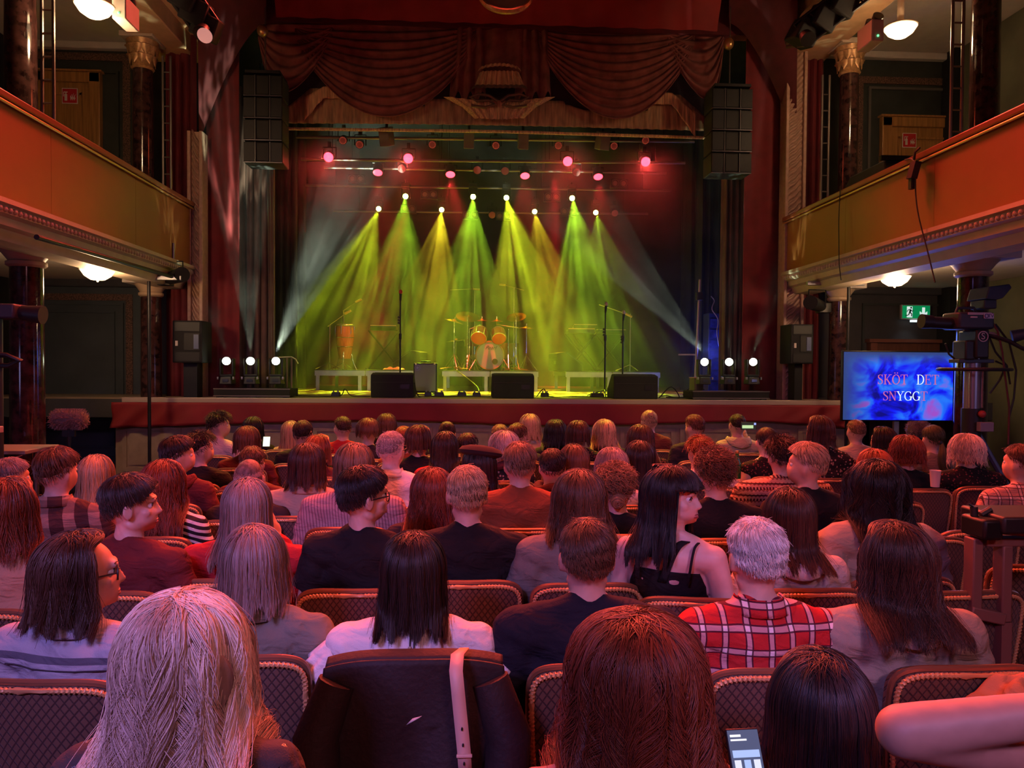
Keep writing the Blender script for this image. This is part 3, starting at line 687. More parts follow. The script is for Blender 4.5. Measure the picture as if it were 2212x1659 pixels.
def body_mb(pose):
    mb = MB()
    # torso
    mb.ball((0, -.02, .52), (.17, .125, .12), 20, 12); mb.ball((0, -.015, .66), (.135, .1, .17), 20, 12)
    mb.ball((0, -.02, .86), (.155, .105, .2), 20, 14); mb.ball((0, -.035, .97), (.14, .085, .09), 20, 10)
    for s in (-1, 1):
        cap(mb, (s * .09, -.035, .985), (s * .168, -.035, .985), .062, .056); cap(mb, (s * .03, -.035, 1.06), (s * .13, -.035, 1.0), .04, .05)
    cap(mb, (0, -.035, 1.0), (0, -.012, 1.13), .058, .052)
    for s, sh, el, ha in arm_pts(pose):
        cap(mb, sh, el, .05, .041); cap(mb, el, ha, .04, .028)
        d = (ha - el); pn = Vector((0, 0, 1)) if pose in ('lap', 'wide') or (pose != 'phone' and s < 0) else Vector((s * .6, -.6, .3))
        hand(mb, ha, d if pose in ('lap', 'wide') or s < 0 else Vector((-s * .3, .1, 1)), s, pn)
    for s in (-1, 1):
        cap(mb, (s * .09, .0, .52), (s * .11, .42, .53), .088, .06); cap(mb, (s * .11, .42, .53), (s * .12, .4, .1), .055, .038)
        mb.box((s * .12, .46, .045), (.08, .25, .07)); mb.ball((s * .12, .57, .045), (.042, .05, .035), 10, 6)
    # head
    hx, hy, hz = HC
    mb.ball((hx, hy - .012, hz + .012), (.074, .093, .093), 28, 20)
    mb.ball((hx, hy + .03, hz - .035), (.058, .062, .075), 24, 16)
    cap(mb, (hx - .042, hy - .005, hz - .07), (hx, hy + .062, hz - .093), .024, .022, 12); cap(mb, (hx + .042, hy - .005, hz - .07), (hx, hy + .062, hz - .093), .024, .022, 12)
    mb.ball((hx, hy + .076, hz - .095), (.02, .014, .016), 12, 8)
    cap(mb, (hx - .032, hy + .075, hz + .026), (hx + .032, hy + .075, hz + .026), .014, .014, 12)
    mb.ball((hx - .043, hy + .05, hz - .022), (.02, .024, .022), 12, 8).ball((hx + .043, hy + .05, hz - .022), (.02, .024, .022), 12, 8)
    cap(mb, (hx, hy + .083, hz + .014), (hx, hy + .102, hz - .027), .007, .0095, 12)
    mb.ball((hx - .011, hy + .091, hz - .029), .0075, 10, 6).ball((hx + .011, hy + .091, hz - .029), .0075, 10, 6)
    mb.ball((hx, hy + .083, hz - .057), (.024, .013, .0075), 14, 8).ball((hx, hy + .083, hz - .067), (.021, .013, .008), 14, 8)
    for s in (-1, 1):
        Me = Euler((0, 0, s * .35)).to_matrix()
        mb.lathe([(.006, -.012), (.012, -.012), (.012, .006), (.008, .008)], (s * .078, hy - .008, hz - .012), 14, Me @ Euler((0, R(90), 0)).to_matrix() @ Matrix.Diagonal((2.5, 1.5, 1)))
        mb.tube([Vector((s * .084, hy - .008, hz - .012)) + Me @ Vector((0, .016 * math.cos(a), .03 * math.sin(a))) for a in [x * math.pi / 6 - 1.7 for x in range(11)]], .0045, 8)
    return mb
def garment_mb(pose, sleeves='long', grow=.013, hem=.48):
    mb = MB(); g = grow
    mb.ball((0, -.02, .56), (.17 + g, .125 + g, .14), 20, 12); mb.ball((0, -.015, .68), (.145 + g, .108 + g, .18), 20, 12)
    mb.ball((0, -.02, .86), (.155 + g, .105 + g, .2), 20, 14); mb.ball((0, -.035, .97), (.14 + g, .085 + g, .09), 20, 10)
    for s in (-1, 1):
        cap(mb, (s * .09, -.035, .985), (s * .168, -.035, .985), .062 + g, .056 + g); cap(mb, (s * .03, -.037, 1.055), (s * .13, -.035, 1.0), .04 + g * .6, .05 + g)
    mb.cyl((0, -.037, 1.0), (0, -.028, 1.075), .066 + g * .4, .061 + g * .4, 20)
    for s, sh, el, ha in arm_pts(pose):
        if sleeves == 'long':
            cap(mb, sh, el, .054 + g, .046 + g); cap(mb, el, el.lerp(ha, .93), .045 + g, .03 + g)
        elif sleeves == 'short': mb.ball(sh, .056 + g, 14, 8); mb.cyl(sh, sh.lerp(el, .62), .056 + g, .058 + g, 16)
    return mb
def trousers_mb():
    mb = MB(); g = .012
    mb.ball((0, -.02, .52), (.17 + g, .125 + g, .12 + g), 16, 10)
    for s in (-1, 1): cap(mb, (s * .09, .0, .52), (s * .11, .42, .53), .088 + g, .06 + g); mb.cyl((s * .11, .42, .53), (s * .12, .4, .12), .062 + g, .052 + g, 14).ball((s * .11, .42, .53), .062 + g, 12, 8)
    return mb
_B = {}
VOX = {'face': .0068, 'near': .0105, 'far': .017}
def wrinkle(V, N, amp, seed, style=0):
    x, y, z = V[:, 0], V[:, 1], V[:, 2]
    w = np.sin(z * 55 + 5 * np.sin(x * 11 + seed) + 3 * np.sin(y * 14 + z * 9)) * np.sin(x * 17 + z * 12 + seed * 2)
    w += .6 * np.sin(x * 48 + z * 33 + 2.5 * np.sin(z * 24 + seed)) * np.sin(z * 15 + seed)
    band = .45 + .55 * np.exp(-((z - .8) / .13) ** 2)
    return V + N * (w * amp * band)[:, None]
def normals(me):
    a = np.empty(len(me.vertices) * 3, 'f'); me.vertices.foreach_get('normal', a); return a.reshape(-1, 3)
def base(kind, pose, lod, sleeves='long', grow=.013):
    k = (kind, pose, lod, sleeves, grow)
    if k not in _B:
        if kind == 'body':
            me = remeshed(body_mb(pose), VOX[lod], 3 if lod == 'face' else 2, 'body')
            V = coords(me); hx, hy, hz = HC       # eye sockets
            for s in (-1, 1):
                d2 = ((V[:, 0] - s * .031) / .017) ** 2 + ((V[:, 2] - (hz + .004)) / .012) ** 2
                V[:, 1] -= np.where(V[:, 1] > .03, .011 * np.exp(-d2), 0)
            V[:, 2] -= 0
            me.vertices.foreach_set('co', V.ravel()); me.update()
        elif kind == 'garment':
            lv = {'face': .0095, 'near': .0105, 'far': .0185}[lod]
            me = remeshed(garment_mb(pose, sleeves, grow), lv, 3, 'garment')
            V = wrinkle(coords(me), normals(me), .0065 if lod != 'far' else .006, 1.3)
            me.vertices.foreach_set('co', V.ravel()); me.update()
        else: me = remeshed(trousers_mb(), .024, 2, 'trousers')
        _B[k] = me
    return _B[k]
def skin_mat(tone=0):
    c = [(.62, .38, .3), (.5, .3, .22), (.7, .46, .4)][tone]
    return mat('skin_%d' % tone, c, .5, var=.06, vscale=30)
def hair_mat(color, key, dark=.45, rough=.38):
    nm = 'hair_' + key
    if nm in MATS: return MATS[nm]
    m = bpy.data.materials.new(nm); m.use_nodes = True; nt = m.node_tree; b = nt.nodes['Principled BSDF']
    hi = nt.nodes.new('ShaderNodeAttribute'); hi.attribute_name = 'tone'
    c = _mix(nt, hi.outputs['Fac'], tuple(x * dark for x in color), tuple(min(1, x * 1.5) for x in color)); nt.links.new(c, b.inputs['Base Color'])
    b.inputs['Roughness'].default_value = rough; b.inputs['Specular IOR Level'].default_value = .45
    MATS[nm] = m; return m
def shell_mat(color, key):
    return mat('hair_base_' + key, tuple(x * .55 for x in color), .55, var=.45, vscale=30, stretch=(3, 3, .35), spec=.25)
HAIR = {'black': (.016, .013, .014), 'dark': (.035, .022, .018), 'darkbrown': (.065, .032, .022), 'brown': (.13, .062, .035), 'auburn': (.2, .05, .025),
        'red': (.32, .09, .035), 'lightbrown': (.26, .15, .085), 'blond': (.5, .34, .2), 'pale': (.72, .56, .46), 'grey': (.42, .37, .36), 'white': (.72, .66, .64), 'ash': (.3, .22, .2), 'green': (.06, .07, .03)}
# style: kind, L total from crown (long) or strand length (short), vol, wave, wfreq, curl, flare, bangs, jitter
ST = {
 'long':      dict(k='long', L=0.4, vol=.012, wave=.004, wf=5, flare=.1, jit=.1, clump=.25),
 'longwavy':  dict(k='long', L=0.44, vol=.02, wave=.013, wf=10, flare=.3, jit=.14, clump=.6),
 'bigwavy':   dict(k='long', L=0.44, vol=.028, wave=.026, wf=8, flare=.2, ncl=26, cp=.8, jit=.2, clump=.92),
 'bigcurly':  dict(k='long', L=0.42, vol=.04, wave=.02, wf=15, flare=.25, jit=.22, clump=.97, ncl=30, cp=.35),
 'mid':       dict(k='long', L=0.31, vol=.016, wave=.006, wf=6, flare=.22, jit=.1, clump=.35),
 'midwavy':   dict(k='long', L=0.335, vol=.022, wave=.012, wf=8, flare=.4, jit=.14, clump=.6),
 'bob':       dict(k='long', L=0.27, vol=.02, wave=.005, wf=6, flare=.15, jit=.08, clump=.3),
 'puffy':     dict(k='long', L=0.275, vol=.03, wave=.012, wf=12, flare=.35, jit=.3, clump=.6, curl=.004),
 'bangs':     dict(k='long', L=0.42, vol=.018, wave=.007, wf=6, flare=.35, jit=.14, clump=.5, bangs=True),
 'bowl':      dict(k='long', L=0.21, vol=.022, wave=.003, wf=6, flare=-.1, jit=.08, clump=.3, bangs=True),
 'short':     dict(k='short', L=.045, vol=.014, lift=.12, jit=.3),
 'shortvol':  dict(k='short', L=.06, vol=.02, lift=.15, jit=.3),
 'crop':      dict(k='short', L=.02, vol=.006, lift=.3, jit=.3),
 'messy':     dict(k='short', L=.065, vol=.022, lift=.55, jit=.5, mess=.5),
 'curlyshort':dict(k='short', L=.09, vol=.024, lift=.4, jit=.4, curl=.012, mess=.6),
 'undercut':  dict(k='short', L=.08, vol=.024, lift=.1, jit=.25, fade=.9),
 'bald':      dict(k='short', L=.008, vol=.001, lift=.2, jit=.3, ring=True),
 'tied':      dict(k='short', L=.07, vol=.01, lift=.02, jit=.2),
}
def phimax(az):
    a = np.abs(az)    # 0 = nape, pi = forehead
    return np.interp(a, [0, .7, 1.3, 1.75, 2.1, 2.6, math.pi], [2.15, 2.1, 1.85, 1.5, 1.12, .92, .85])
def hair_path(az, phi0, length, layer, st, yaw, K, rng, shell=False, ph=None, zneck=0):
    N = len(az); t = np.linspace(0, 1, K)[None, :]; s = t * length[:, None]
    rx, ry, rz = .0765, .096, .0965
    azc = az[:, None] * np.ones((1, K)); lay = layer[:, None]
    if not shell: azc = azc + rng.normal(0, .9, (N, 1)) * np.exp(-((phi0[:, None] + s / .1) / .4) ** 2)
    if st['k'] == 'long':
        Rr = .108; phi = phi0[:, None] + s / Rr
        a = np.abs(azc); front = ss(a, 1.45, 2.0)
        if st.get('bangs'):
            phic = np.where(a > 1.95, 1.5, 1.75)
            length2 = np.where(a > 1.95, np.minimum(phi, 1.3), phi); phi = length2
            tgt = a
        else:
            phic = np.full_like(phi, 1.7); tgt = np.where(a > 1.75, 1.7 + (a - 1.75) * .1, a)
            sw = ss(phi, .35, .95); a2 = a + (tgt - a) * sw; azc = np.sign(azc) * a2
        cl = st.get('clump', 0)
        if cl and not shell:
            ncl = st.get('ncl', 34); cid = np.floor((az + math.pi) / (2 * math.pi) * ncl); caz = ((cid + .5) / ncl) * 2 * math.pi - math.pi
            azc = azc + (caz - az)[:, None] * cl * t ** st.get('cp', 1.3) * .85
            ph = cid * 2.4 + rng.normal(0, .35, N)
        elif ph is None: ph = np.floor((az + math.pi) / (2 * math.pi) * 34) * 2.4
        phs = np.minimum(phi, phic); fall = np.maximum(0, (phi - phic) * Rr)
        off = st['vol'] * (.5 + .5 * ss(phs, 0, 1.1)) + lay * .014
        off = off * 1.0
        ex, ey, ez = rx + off, ry + off, rz + off
        x = ex * np.sin(phs) * np.sin(azc); y = -ey * np.sin(phs) * np.cos(azc); z = ez * np.cos(phs) - fall
        fl = 1 + st.get('flare', 0) * ss(fall, 0, .22); x = x * fl; y = y * (1 + .3 * st.get('flare', 0) * ss(fall, 0, .2))
        wv = st.get('wave', 0) * ss(s, .02, .14)
        w1 = np.sin(s * st.get('wf', 5) * 2 * math.pi * .55 + ph[:, None]); w2 = np.cos(s * st.get('wf', 5) * 2 * math.pi * .47 + ph[:, None] * 1.7)
        x = x + wv * w1 * np.abs(np.cos(azc)) + wv * .5 * w2; y = y + wv * w1 * np.sin(azc) * .8 - wv * .4 * w2
    else:
        fade = st.get('fade', .65); tb = 1 - fade * ss(phi0, .75, 1.35)
        ln = length * (1 if st.get('ring') else np.maximum(.25, tb)); s = t * ln[:, None]
        sgn = 1.0; me_ = st.get('mess', 0)
        phi = phi0[:, None] + s / .105 * (1 if not me_ else (1 - .8 * me_ + me_ * rng.normal(0, .9, (N, 1))))
        azc = azc + (s / .1) * (.35 + (me_ * rng.normal(0, 1, (N, 1)) if me_ else 0))
        phi = np.minimum(phi, phimax(az)[:, None] + .08) if not me_ else phi
        off = .002 + st['vol'] * (1 - ss(phi, .9, 1.7) * .75) * (.55 + .45 * lay) + s * st['lift']
        if st.get('ring'): off = .001 + s * .2
        ex, ey, ez = rx + off, ry + off, rz + off
        x = ex * np.sin(phi) * np.sin(azc); y = -ey * np.sin(phi) * np.cos(azc); z = ez * np.cos(phi); fall = np.zeros_like(z)
    if st.get('curl') and not shell:
        c = st['curl'] * ss(t, 0, .5); pp = rng.uniform(0, 6.28, (N, 1)); fq = 150 if st['k'] == 'long' else 110
        x = x + c * np.cos(s * fq + pp); y = y + c * np.sin(s * fq + pp); z = z + c * .5 * np.sin(s * fq * .9 + pp * 2)
    cyw, syw = math.cos(yaw), math.sin(yaw)     # yaw > 0: face turned to the right
    X = x * cyw + y * syw; Y = -x * syw + y * cyw
    if st['k'] == 'long':   # what hangs lies over the back, or in front of the chest
        zz = z + .012
        below = ss(-zz, .085, .2)
        yb = -.118 - st.get('back', 0) * ss(-zz, .08, .15) - .02 * lay - .22 * np.clip(-zz - .15, 0, .17); yf = .12 + .02 * lay
        side = np.abs(X) > .055
        tgt = np.where(Y > .035, yf, np.minimum(yb, Y))
        Y = Y + (tgt - Y) * below * np.where((Y > .035), .8, 1)
    return np.stack([X + HC.x, Y + HC.y - .012 * 1, z + HC.z + .012], -1)
def hair_for(root, style, colkey, yaw, nstr, radius, rng, K=12, dz=0, seedk=0, sx=1.0):
    st = dict(ST[style]); c = HAIR[colkey]
    # base shell
    nu, nv = 72, 20
    az = np.linspace(-math.pi, math.pi, nu, endpoint=False)
    if st['k'] == 'long':
        L = np.full(nu, st['L'] - .03)
        if not st.get('bangs'): L = np.where(np.abs(az) > 2.2, L * .97, L)
        pts = hair_path(az, np.zeros(nu) + .02, L, np.full(nu, -.25) + .22 * np.sin(az * 17 + 2 * np.sin(az * 5)), st, yaw, nv, rng, shell=True)
    else:
        T = np.linspace(0, 1, nv)[None, :] * phimax(az)[:, None] * .88
        lo_ = .002 if not st.get('ring') else -.004
        off = lo_ - .009 * ss(T / (phimax(az)[:, None] * .88), .55, 1) + st['vol'] * .55 * (1 - ss(T, .8, 1.5))
        x = (.0765 + off) * np.sin(T) * np.sin(az)[:, None]; y = -(.096 + off) * np.sin(T) * np.cos(az)[:, None]; z = (.0965 + off) * np.cos(T)
        cyw, syw = math.cos(yaw), math.sin(yaw)
        pts = np.stack([x * cyw + y * syw + HC.x, -x * syw + y * cyw + HC.y - .012, z + HC.z + .012], -1)
    pts = pts.copy(); pts[..., 2] += dz; pts[..., 0] *= 1
    mb = MB(); V = [tuple(p) for p in pts.reshape(-1, 3)]
    fs = [(i * nv + j, i * nv + j + 1, ((i + 1) % nu) * nv + j + 1, ((i + 1) % nu) * nv + j) for i in range(nu) for j in range(nv - 1)]
    mb.add(V, fs)
    sh = mb.build('hair', shell_mat(c, colkey), root, world=False, smooth=0); sh.data.shade_smooth()
    md = sh.modifiers.new('s', 'SOLIDIFY'); md.thickness = .006; md.offset = 0
    # strands
    az = rng.uniform(-math.pi, math.pi, nstr); u = rng.uniform(0, 1, nstr) ** .6
    if st.get('ring'): phi0 = phimax(az) * rng.uniform(.62, 1, nstr); keep = np.abs(az) < 2.0; az, phi0 = az[keep], phi0[keep]
    elif st['k'] == 'long': phi0 = u * np.minimum(phimax(az), 1.5) * .9
    else: phi0 = u * phimax(az) * rng.uniform(.9, 1.0, nstr)
    n = len(az); cid = np.floor((az + math.pi) / (2 * math.pi) * (st.get('ncl', 34) if st['k'] == 'long' else 20)) + (np.floor(phi0 * 4) * 37 if st['k'] == 'short' else 0)
    lay = np.clip(rng.uniform(0, 1, n) ** .8 * .65 + .35 * (.5 + .5 * np.sin(cid * 78.233)), 0, 1)
    if st['k'] == 'long': ln = np.maximum(.03, (st['L'] - phi0 * .108) * (1 - st['jit'] * rng.uniform(0, 1, n)) + .02 * np.sin(az * 9))
    else: ln = st['L'] * (1 - st['jit'] * rng.uniform(0, 1, n))
    if st['k'] == 'short': K = min(K, 7) if not st.get('curl') else K
    pts = hair_path(az, phi0, ln, lay, st, yaw, K, rng); pts[..., 2] += dz
    pts += rng.normal(0, .0012, (n, 1, 3))
    fly = (rng.uniform(0, 1, n) < .06)[:, None, None]; tt = np.linspace(0, 1, K)[None, :, None]
    pts += fly * tt ** 1.5 * rng.normal(0, .013 if st['k'] == 'long' else .007, (n, 1, 3))
    cv = bpy.data.hair_curves.new('hair_strand'); cv.add_curves([K] * n)
    cv.attributes['position'].data.foreach_set('vector', pts.astype('f').ravel())
    ra = cv.attributes.get('radius') or cv.attributes.new('radius', 'FLOAT', 'POINT')
    rad = np.tile(np.linspace(1, .35, K), n) * radius
    ra.data.foreach_set('value', rad.astype('f'))
    tn = cv.attributes.new('tone', 'FLOAT', 'CURVE'); tone = np.clip(.5 + .42 * np.sin(cid * 12.9898) + rng.normal(0, .16, n), 0, 1); tn.data.foreach_set('value', tone.astype('f'))
    cv.materials.append(hair_mat(c, colkey))
    o = bpy.data.objects.new('hair_strand', cv); col.objects.link(o); o.parent = sh; o['kind'] = 'stuff'
    return sh
def strand_bundle(parent, curves, radius, colkey, name='hair_strand'):
    K = curves.shape[1]; cv = bpy.data.hair_curves.new(name); cv.add_curves([K] * curves.shape[0])
    cv.attributes['position'].data.foreach_set('vector', curves.astype('f').ravel())
    ra = cv.attributes.get('radius') or cv.attributes.new('radius', 'FLOAT', 'POINT'); ra.data.foreach_set('value', np.full(curves.shape[0] * K, radius, 'f'))
    cv.materials.append(hair_mat(HAIR[colkey], colkey)); tn = cv.attributes.new('tone', 'FLOAT', 'CURVE'); tn.data.foreach_set('value', np.random.default_rng(1).uniform(.1, .9, curves.shape[0]).astype('f')); o = bpy.data.objects.new(name, cv); col.objects.link(o); o.parent = parent; o['kind'] = 'stuff'; return o
# fabrics --------------------------------------------------------------
def fabric(key, c1, c2=None, pattern=None, rough=.8, sheen=.1):
    if key in MATS: return MATS[key]
    m = mat(key, c1, rough, bump=.25, bscale=300, sheen=0, spec=.15)
    nt = m.node_tree; N = nt.nodes; L = nt.links; b = N['Principled BSDF']      # soft creases
    tc = N.new('ShaderNodeTexCoord'); mp = N.new('ShaderNodeMapping'); mp.inputs['Scale'].default_value = (1, 1, 1.9); mp.inputs['Rotation'].default_value = (0, .5, 0); L.new(tc.outputs['Object'], mp.inputs[0])
    nz = N.new('ShaderNodeTexNoise'); nz.inputs['Scale'].default_value = 9; nz.inputs['Detail'].default_value = 2; nz.inputs['Distortion'].default_value = 1.2; L.new(mp.outputs[0], nz.inputs['Vector'])
    b2 = N.new('ShaderNodeBump'); b2.inputs['Strength'].default_value = .9; b2.inputs['Distance'].default_value = .02; L.new(nz.outputs['Fac'], b2.inputs['Height'])
    old = b.inputs['Normal'].links[0].from_node; L.new(b2.outputs[0], old.inputs['Normal'])
    if pattern is None:
        return m
    nt = m.node_tree; N = nt.nodes; L = nt.links; b = N['Principled BSDF']
    tc = N.new('ShaderNodeTexCoord'); sp = N.new('ShaderNodeSeparateXYZ'); L.new(tc.outputs['Object'], sp.inputs[0])
    def m1(op, a, bb=0.0, cc=None):
        n = N.new('ShaderNodeMath'); n.operation = op
        for i, v in enumerate((a, bb) if cc is None else (a, bb, cc)):
            if isinstance(v, (int, float)): n.inputs[i].default_value = v
            else: L.new(v, n.inputs[i])
        return n.outputs[0]
    def band(src, per, w0, w1, ph=0.0):     # 1 inside a stripe
        f = m1('FRACT', m1('MULTIPLY_ADD', src, 1 / per, 10 + ph)); return m1('MULTIPLY', m1('GREATER_THAN', f, w0), m1('LESS_THAN', f, w1))
    X, Y, Z = sp.outputs
    if pattern == 'stripes':
        zz = m1('ADD', Z, m1('MULTIPLY', m1('ABSOLUTE', X), .35)); f = band(zz, .032, 0, .45); L.new(_mix(nt, f, c1, c2), b.inputs['Base Color'])
    elif pattern == 'pin':
        f = band(m1('ADD', X, m1('MULTIPLY', Z, .1)), .016, 0, .3); L.new(_mix(nt, f, c1, c2), b.inputs['Base Color'])
    elif pattern == 'plaid':
        wh = m1('MAXIMUM', band(X, .066, 0, .2), band(Z, .066, 0, .22)); dk = m1('MAXIMUM', m1('ADD', band(X, .066, .2, .27), band(X, .066, .93, 1)), m1('ADD', band(Z, .066, .22, .29), band(Z, .066, .93, 1)))
        both = m1('MULTIPLY', band(X, .066, 0, .2), band(Z, .066, 0, .22))
        a = _mix(nt, m1('MULTIPLY', wh, .55), c1, c2); a = _mix(nt, both, a, tuple(min(1, x * 1.4) for x in c2)); a = _mix(nt, m1('MULTIPLY', m1('MINIMUM', dk, 1.0), .85), a, (.02, .012, .03)); L.new(a, b.inputs['Base Color'])
    elif pattern == 'bigplaid':
        f1 = band(m1('ADD', X, m1('MULTIPLY', Z, .15)), .11, 0, .45); f2 = band(Z, .13, 0, .5)
        a = _mix(nt, m1('MULTIPLY', f1, .7), c1, c2); a = _mix(nt, m1('MULTIPLY', f2, .45), a, tuple(x * .3 for x in c1)); L.new(a, b.inputs['Base Color'])
    elif pattern == 'nordic':
        rows = band(Z, .07, 0, .12); zig = m1('MULTIPLY', m1('PINGPONG', X, .012), 1.0); zz = m1('ADD', Z, zig)
        z2 = band(zz, .035, .1, .42); dots = m1('MULTIPLY', band(X, .02, .2, .7), band(Z, .07, .55, .78))
        a = _mix(nt, z2, c1, c2); a = _mix(nt, m1('MAXIMUM', rows, dots), a, (.05, .015, .02)); L.new(a, b.inputs['Base Color'])
    elif pattern in ('floral', 'lace', 'camo'):
        vo = N.new('ShaderNodeTexVoronoi'); vo.inputs['Scale'].default_value = {'floral': 38, 'lace': 48, 'camo': 12}[pattern]; L.new(tc.outputs['Object'], vo.inputs['Vector'])
        f = m1('LESS_THAN', vo.outputs['Distance'], .3); L.new(_mix(nt, f, c1, c2), b.inputs['Base Color'])
    elif pattern == 'denim':
        nz = N.new('ShaderNodeTexNoise'); nz.inputs['Scale'].default_value = 12; nz.inputs['Detail'].default_value = 6; L.new(tc.outputs['Object'], nz.inputs['Vector'])
        a = _mix(nt, nz.outputs['Fac'], c1, c2)
        seam = m1('ADD', band(Z, 5, .188 - .0012, .188 + .0012), band(Z, 5, .1852, .1868)); L.new(_mix(nt, m1('MULTIPLY', m1('MINIMUM', seam, 1.0), .75), a, (.03, .03, .06)), b.inputs['Base Color'])
    elif pattern == 'sequin':
        vo = N.new('ShaderNodeTexVoronoi'); vo.inputs['Scale'].default_value = 110; L.new(tc.outputs['Object'], vo.inputs['Vector'])
        L.new(m1('MULTIPLY_ADD', m1('GREATER_THAN', vo.outputs['Color'], .9), -.7, .85), b.inputs['Roughness']); b.inputs['Specular IOR Level'].default_value = 1.0
    return m
G = {
 'black': ('black_cotton', (.016, .015, .017), None, None), 'darkknit': ('charcoal_knit', (.03, .028, .034), None, None), 'navy': ('navy_knit', (.018, .018, .03), None, None),
 'rust': ('rust_sweater', (.26, .07, .03), None, None), 'red': ('red_sweater', (.42, .025, .03), None, None), 'maroon': ('maroon_jacket', (.13, .025, .025), None, None),
 'olive': ('grey_olive_jacket', (.2, .2, .16), None, None), 'beige': ('beige_hoodie', (.34, .3, .25), None, None), 'tan': ('tan_shirt', (.46, .36, .26), None, None), 'grey': ('grey_sweater', (.19, .18, .165), None, None),
 'white': ('white_cotton', (.8, .76, .74), None, None), 'denim': ('light_denim', (.34, .37, .45), (.5, .52, .58), 'denim'), 'flannel': ('red_plaid_flannel', (.55, .03, .03), (.75, .6, .6), 'plaid'),
 'plaidb': ('brown_plaid', (.09, .045, .04), (.5, .33, .25), 'bigplaid'), 'stripe': ('striped_jersey', (.02, .02, .025), (.75, .7, .66), 'stripes'), 'pin': ('pinstripe_shirt', (.5, .3, .3), (.25, .12, .14), 'pin'),
 'nordic': ('patterned_knit', (.55, .33, .22), (.24, .1, .07), 'nordic'), 'floral': ('floral_blouse', (.025, .018, .02), (.4, .26, .2), 'floral'), 'lace': ('lace_top', (.015, .012, .014), (.16, .05, .05), 'lace'),
 'sequin': ('sequinned_knit', (.012, .01, .012), None, 'sequin'), 'mauve': ('mauve_grey_top', (.33, .25, .27), None, None), 'pinkish': ('pale_pink_shirt', (.62, .55, .53), None, None),
 'leather': ('worn_leather', (.16, .05, .035), None, None), 'yellowish': ('pale_hoodie', (.5, .42, .3), None, None), 'plaidr': ('pink_plaid', (.45, .24, .2), (.65, .5, .45), 'plaid'), 'orange': ('orange_tan_jacket', (.6, .3, .18), None, None),
}
eye_me = MB().ball((0, 0, 0), .0118, 16, 12, Matrix.Rotation(R(-90), 3, 'X')).mesh('eye', None, 0); eye_me.shade_smooth()
def _eyemat():
    m = mat('eye', (.8, .76, .72), .2); nt = m.node_tree; N = nt.nodes; L = nt.links; tc = N.new('ShaderNodeTexCoord'); sp = N.new('ShaderNodeSeparateXYZ'); L.new(tc.outputs['Object'], sp.inputs[0])
    g = N.new('ShaderNodeMath'); g.operation = 'GREATER_THAN'; g.inputs[1].default_value = .0098; L.new(sp.outputs[1], g.inputs[0]); L.new(_mix(nt, g.outputs[0], (.8, .76, .72), (.03, .02, .02)), N['Principled BSDF'].inputs['Base Color']); return m
eye_me.materials.append(_eyemat())
def rot_head(V, yaw):
    w = ss(V[:, 2], 1.06, 1.15) * yaw; c, s = np.cos(w), np.sin(w); x, y = V[:, 0], V[:, 1] + .015
    return np.stack([x * c + y * s, -x * s + y * c - .015, V[:, 2]], -1)
def person(cx, top, Y, style, hcol, gkey, label, yaw=0, body=0, pose='lap', lod=None, shoulders=1.0, tone=0, sleeves='long', grow=.013, extra=(), nstr=None, skipg=False, chair=True, cdx=0.0, zfix=None, L=None):
    q = P(cx, top, Y); zt = zfix or q.z
    cy_ = P(cx, top, Y)
    rng = np.random.default_rng(int(cx * 7 + top))
    if lod is None: lod = 'near' if Y < 3.4 else 'far'
    if 'hood' in extra and ST[style]['k'] == 'long': ST[style + '_h'] = dict(ST[style], back=.05); style = style + '_h'
    if L: ST[style + '_x'] = dict(ST[style], L=L); style = style + '_x'
    st = ST[style]
    htop = 1.31 + .012 + st['vol'] * (.5 if st['k'] == 'long' else .8) + .004
    dz = zt - htop
    root = thing('person', label, 'person', (q.x, Y, 0), R(-body), 'audience in the stalls')
    yw = R(yaw - body)
    def conf(V):
        V = rot_head(V, yw); V = V.copy()
        V[:, 2] += dz * ss(V[:, 2], .52, .95)
        k = 1 + (shoulders - 1) * ss(V[:, 2], .6, .8) * (1 - ss(V[:, 2], 1.04, 1.1)); V[:, 0] *= k
        return V
    bm_ = base('body', pose, lod); me = with_coords(bm_, conf(coords(bm_)), 'body'); me.materials.clear(); me.materials.append(skin_mat(tone))
    bo = bpy.data.objects.new('body', me); col.objects.link(bo); bo.parent = root
    if not skipg:
        gm = base('garment', pose, lod, sleeves, grow); me = with_coords(gm, conf(coords(gm)), 'top'); me.materials.clear(); me.materials.append(fabric(*G[gkey]))
        go = bpy.data.objects.new('top', me); col.objects.link(go); go.parent = root
    tm = base('trousers', 'lap', 'far'); 
    if not tm.materials: tm.materials.append(mat('dark_trousers', (.03, .03, .04), .8))
    to = bpy.data.objects.new('trousers', tm); col.objects.link(to); to.parent = root
    n = nstr or (5200 if Y < 1.8 else 3400 if Y < 2.8 else 2400 if Y < 3.7 else 1300 if Y < 5.2 else 650)
    if st['k'] == 'short': n = int(n * 1.3)
    if st.get('curl'): n = int(n * .8)
    rad = .00062 + .00019 * Y
    hair_for(root, style, hcol, yw, n, rad, rng, K=16 if Y < 2.8 else 12 if Y < 4 else 9, dz=dz)
    # a frame that follows the head, for eyes, glasses, hats
    Mh = Matrix.Rotation(-yw, 3, 'Z')
    def hp(x, y, z): return Mh @ Vector((x, y + HC.y + .015, 0)) + Vector((0, -.015, HC.z + z + dz))
    for s in (-1, 1):
        e = bpy.data.objects.new('eye', eye_me); col.objects.link(e); e.parent = root; e.location = hp(s * .031, .0655, .004); e.rotation_euler = (0, 0, -yw)
    for ex in extra: EX[ex](root, hp, Mh, dz, hcol, rng, Y, yw)
    if chair: CH.append((q.x + cdx, Y, label, R(-body) * .3))
    return root
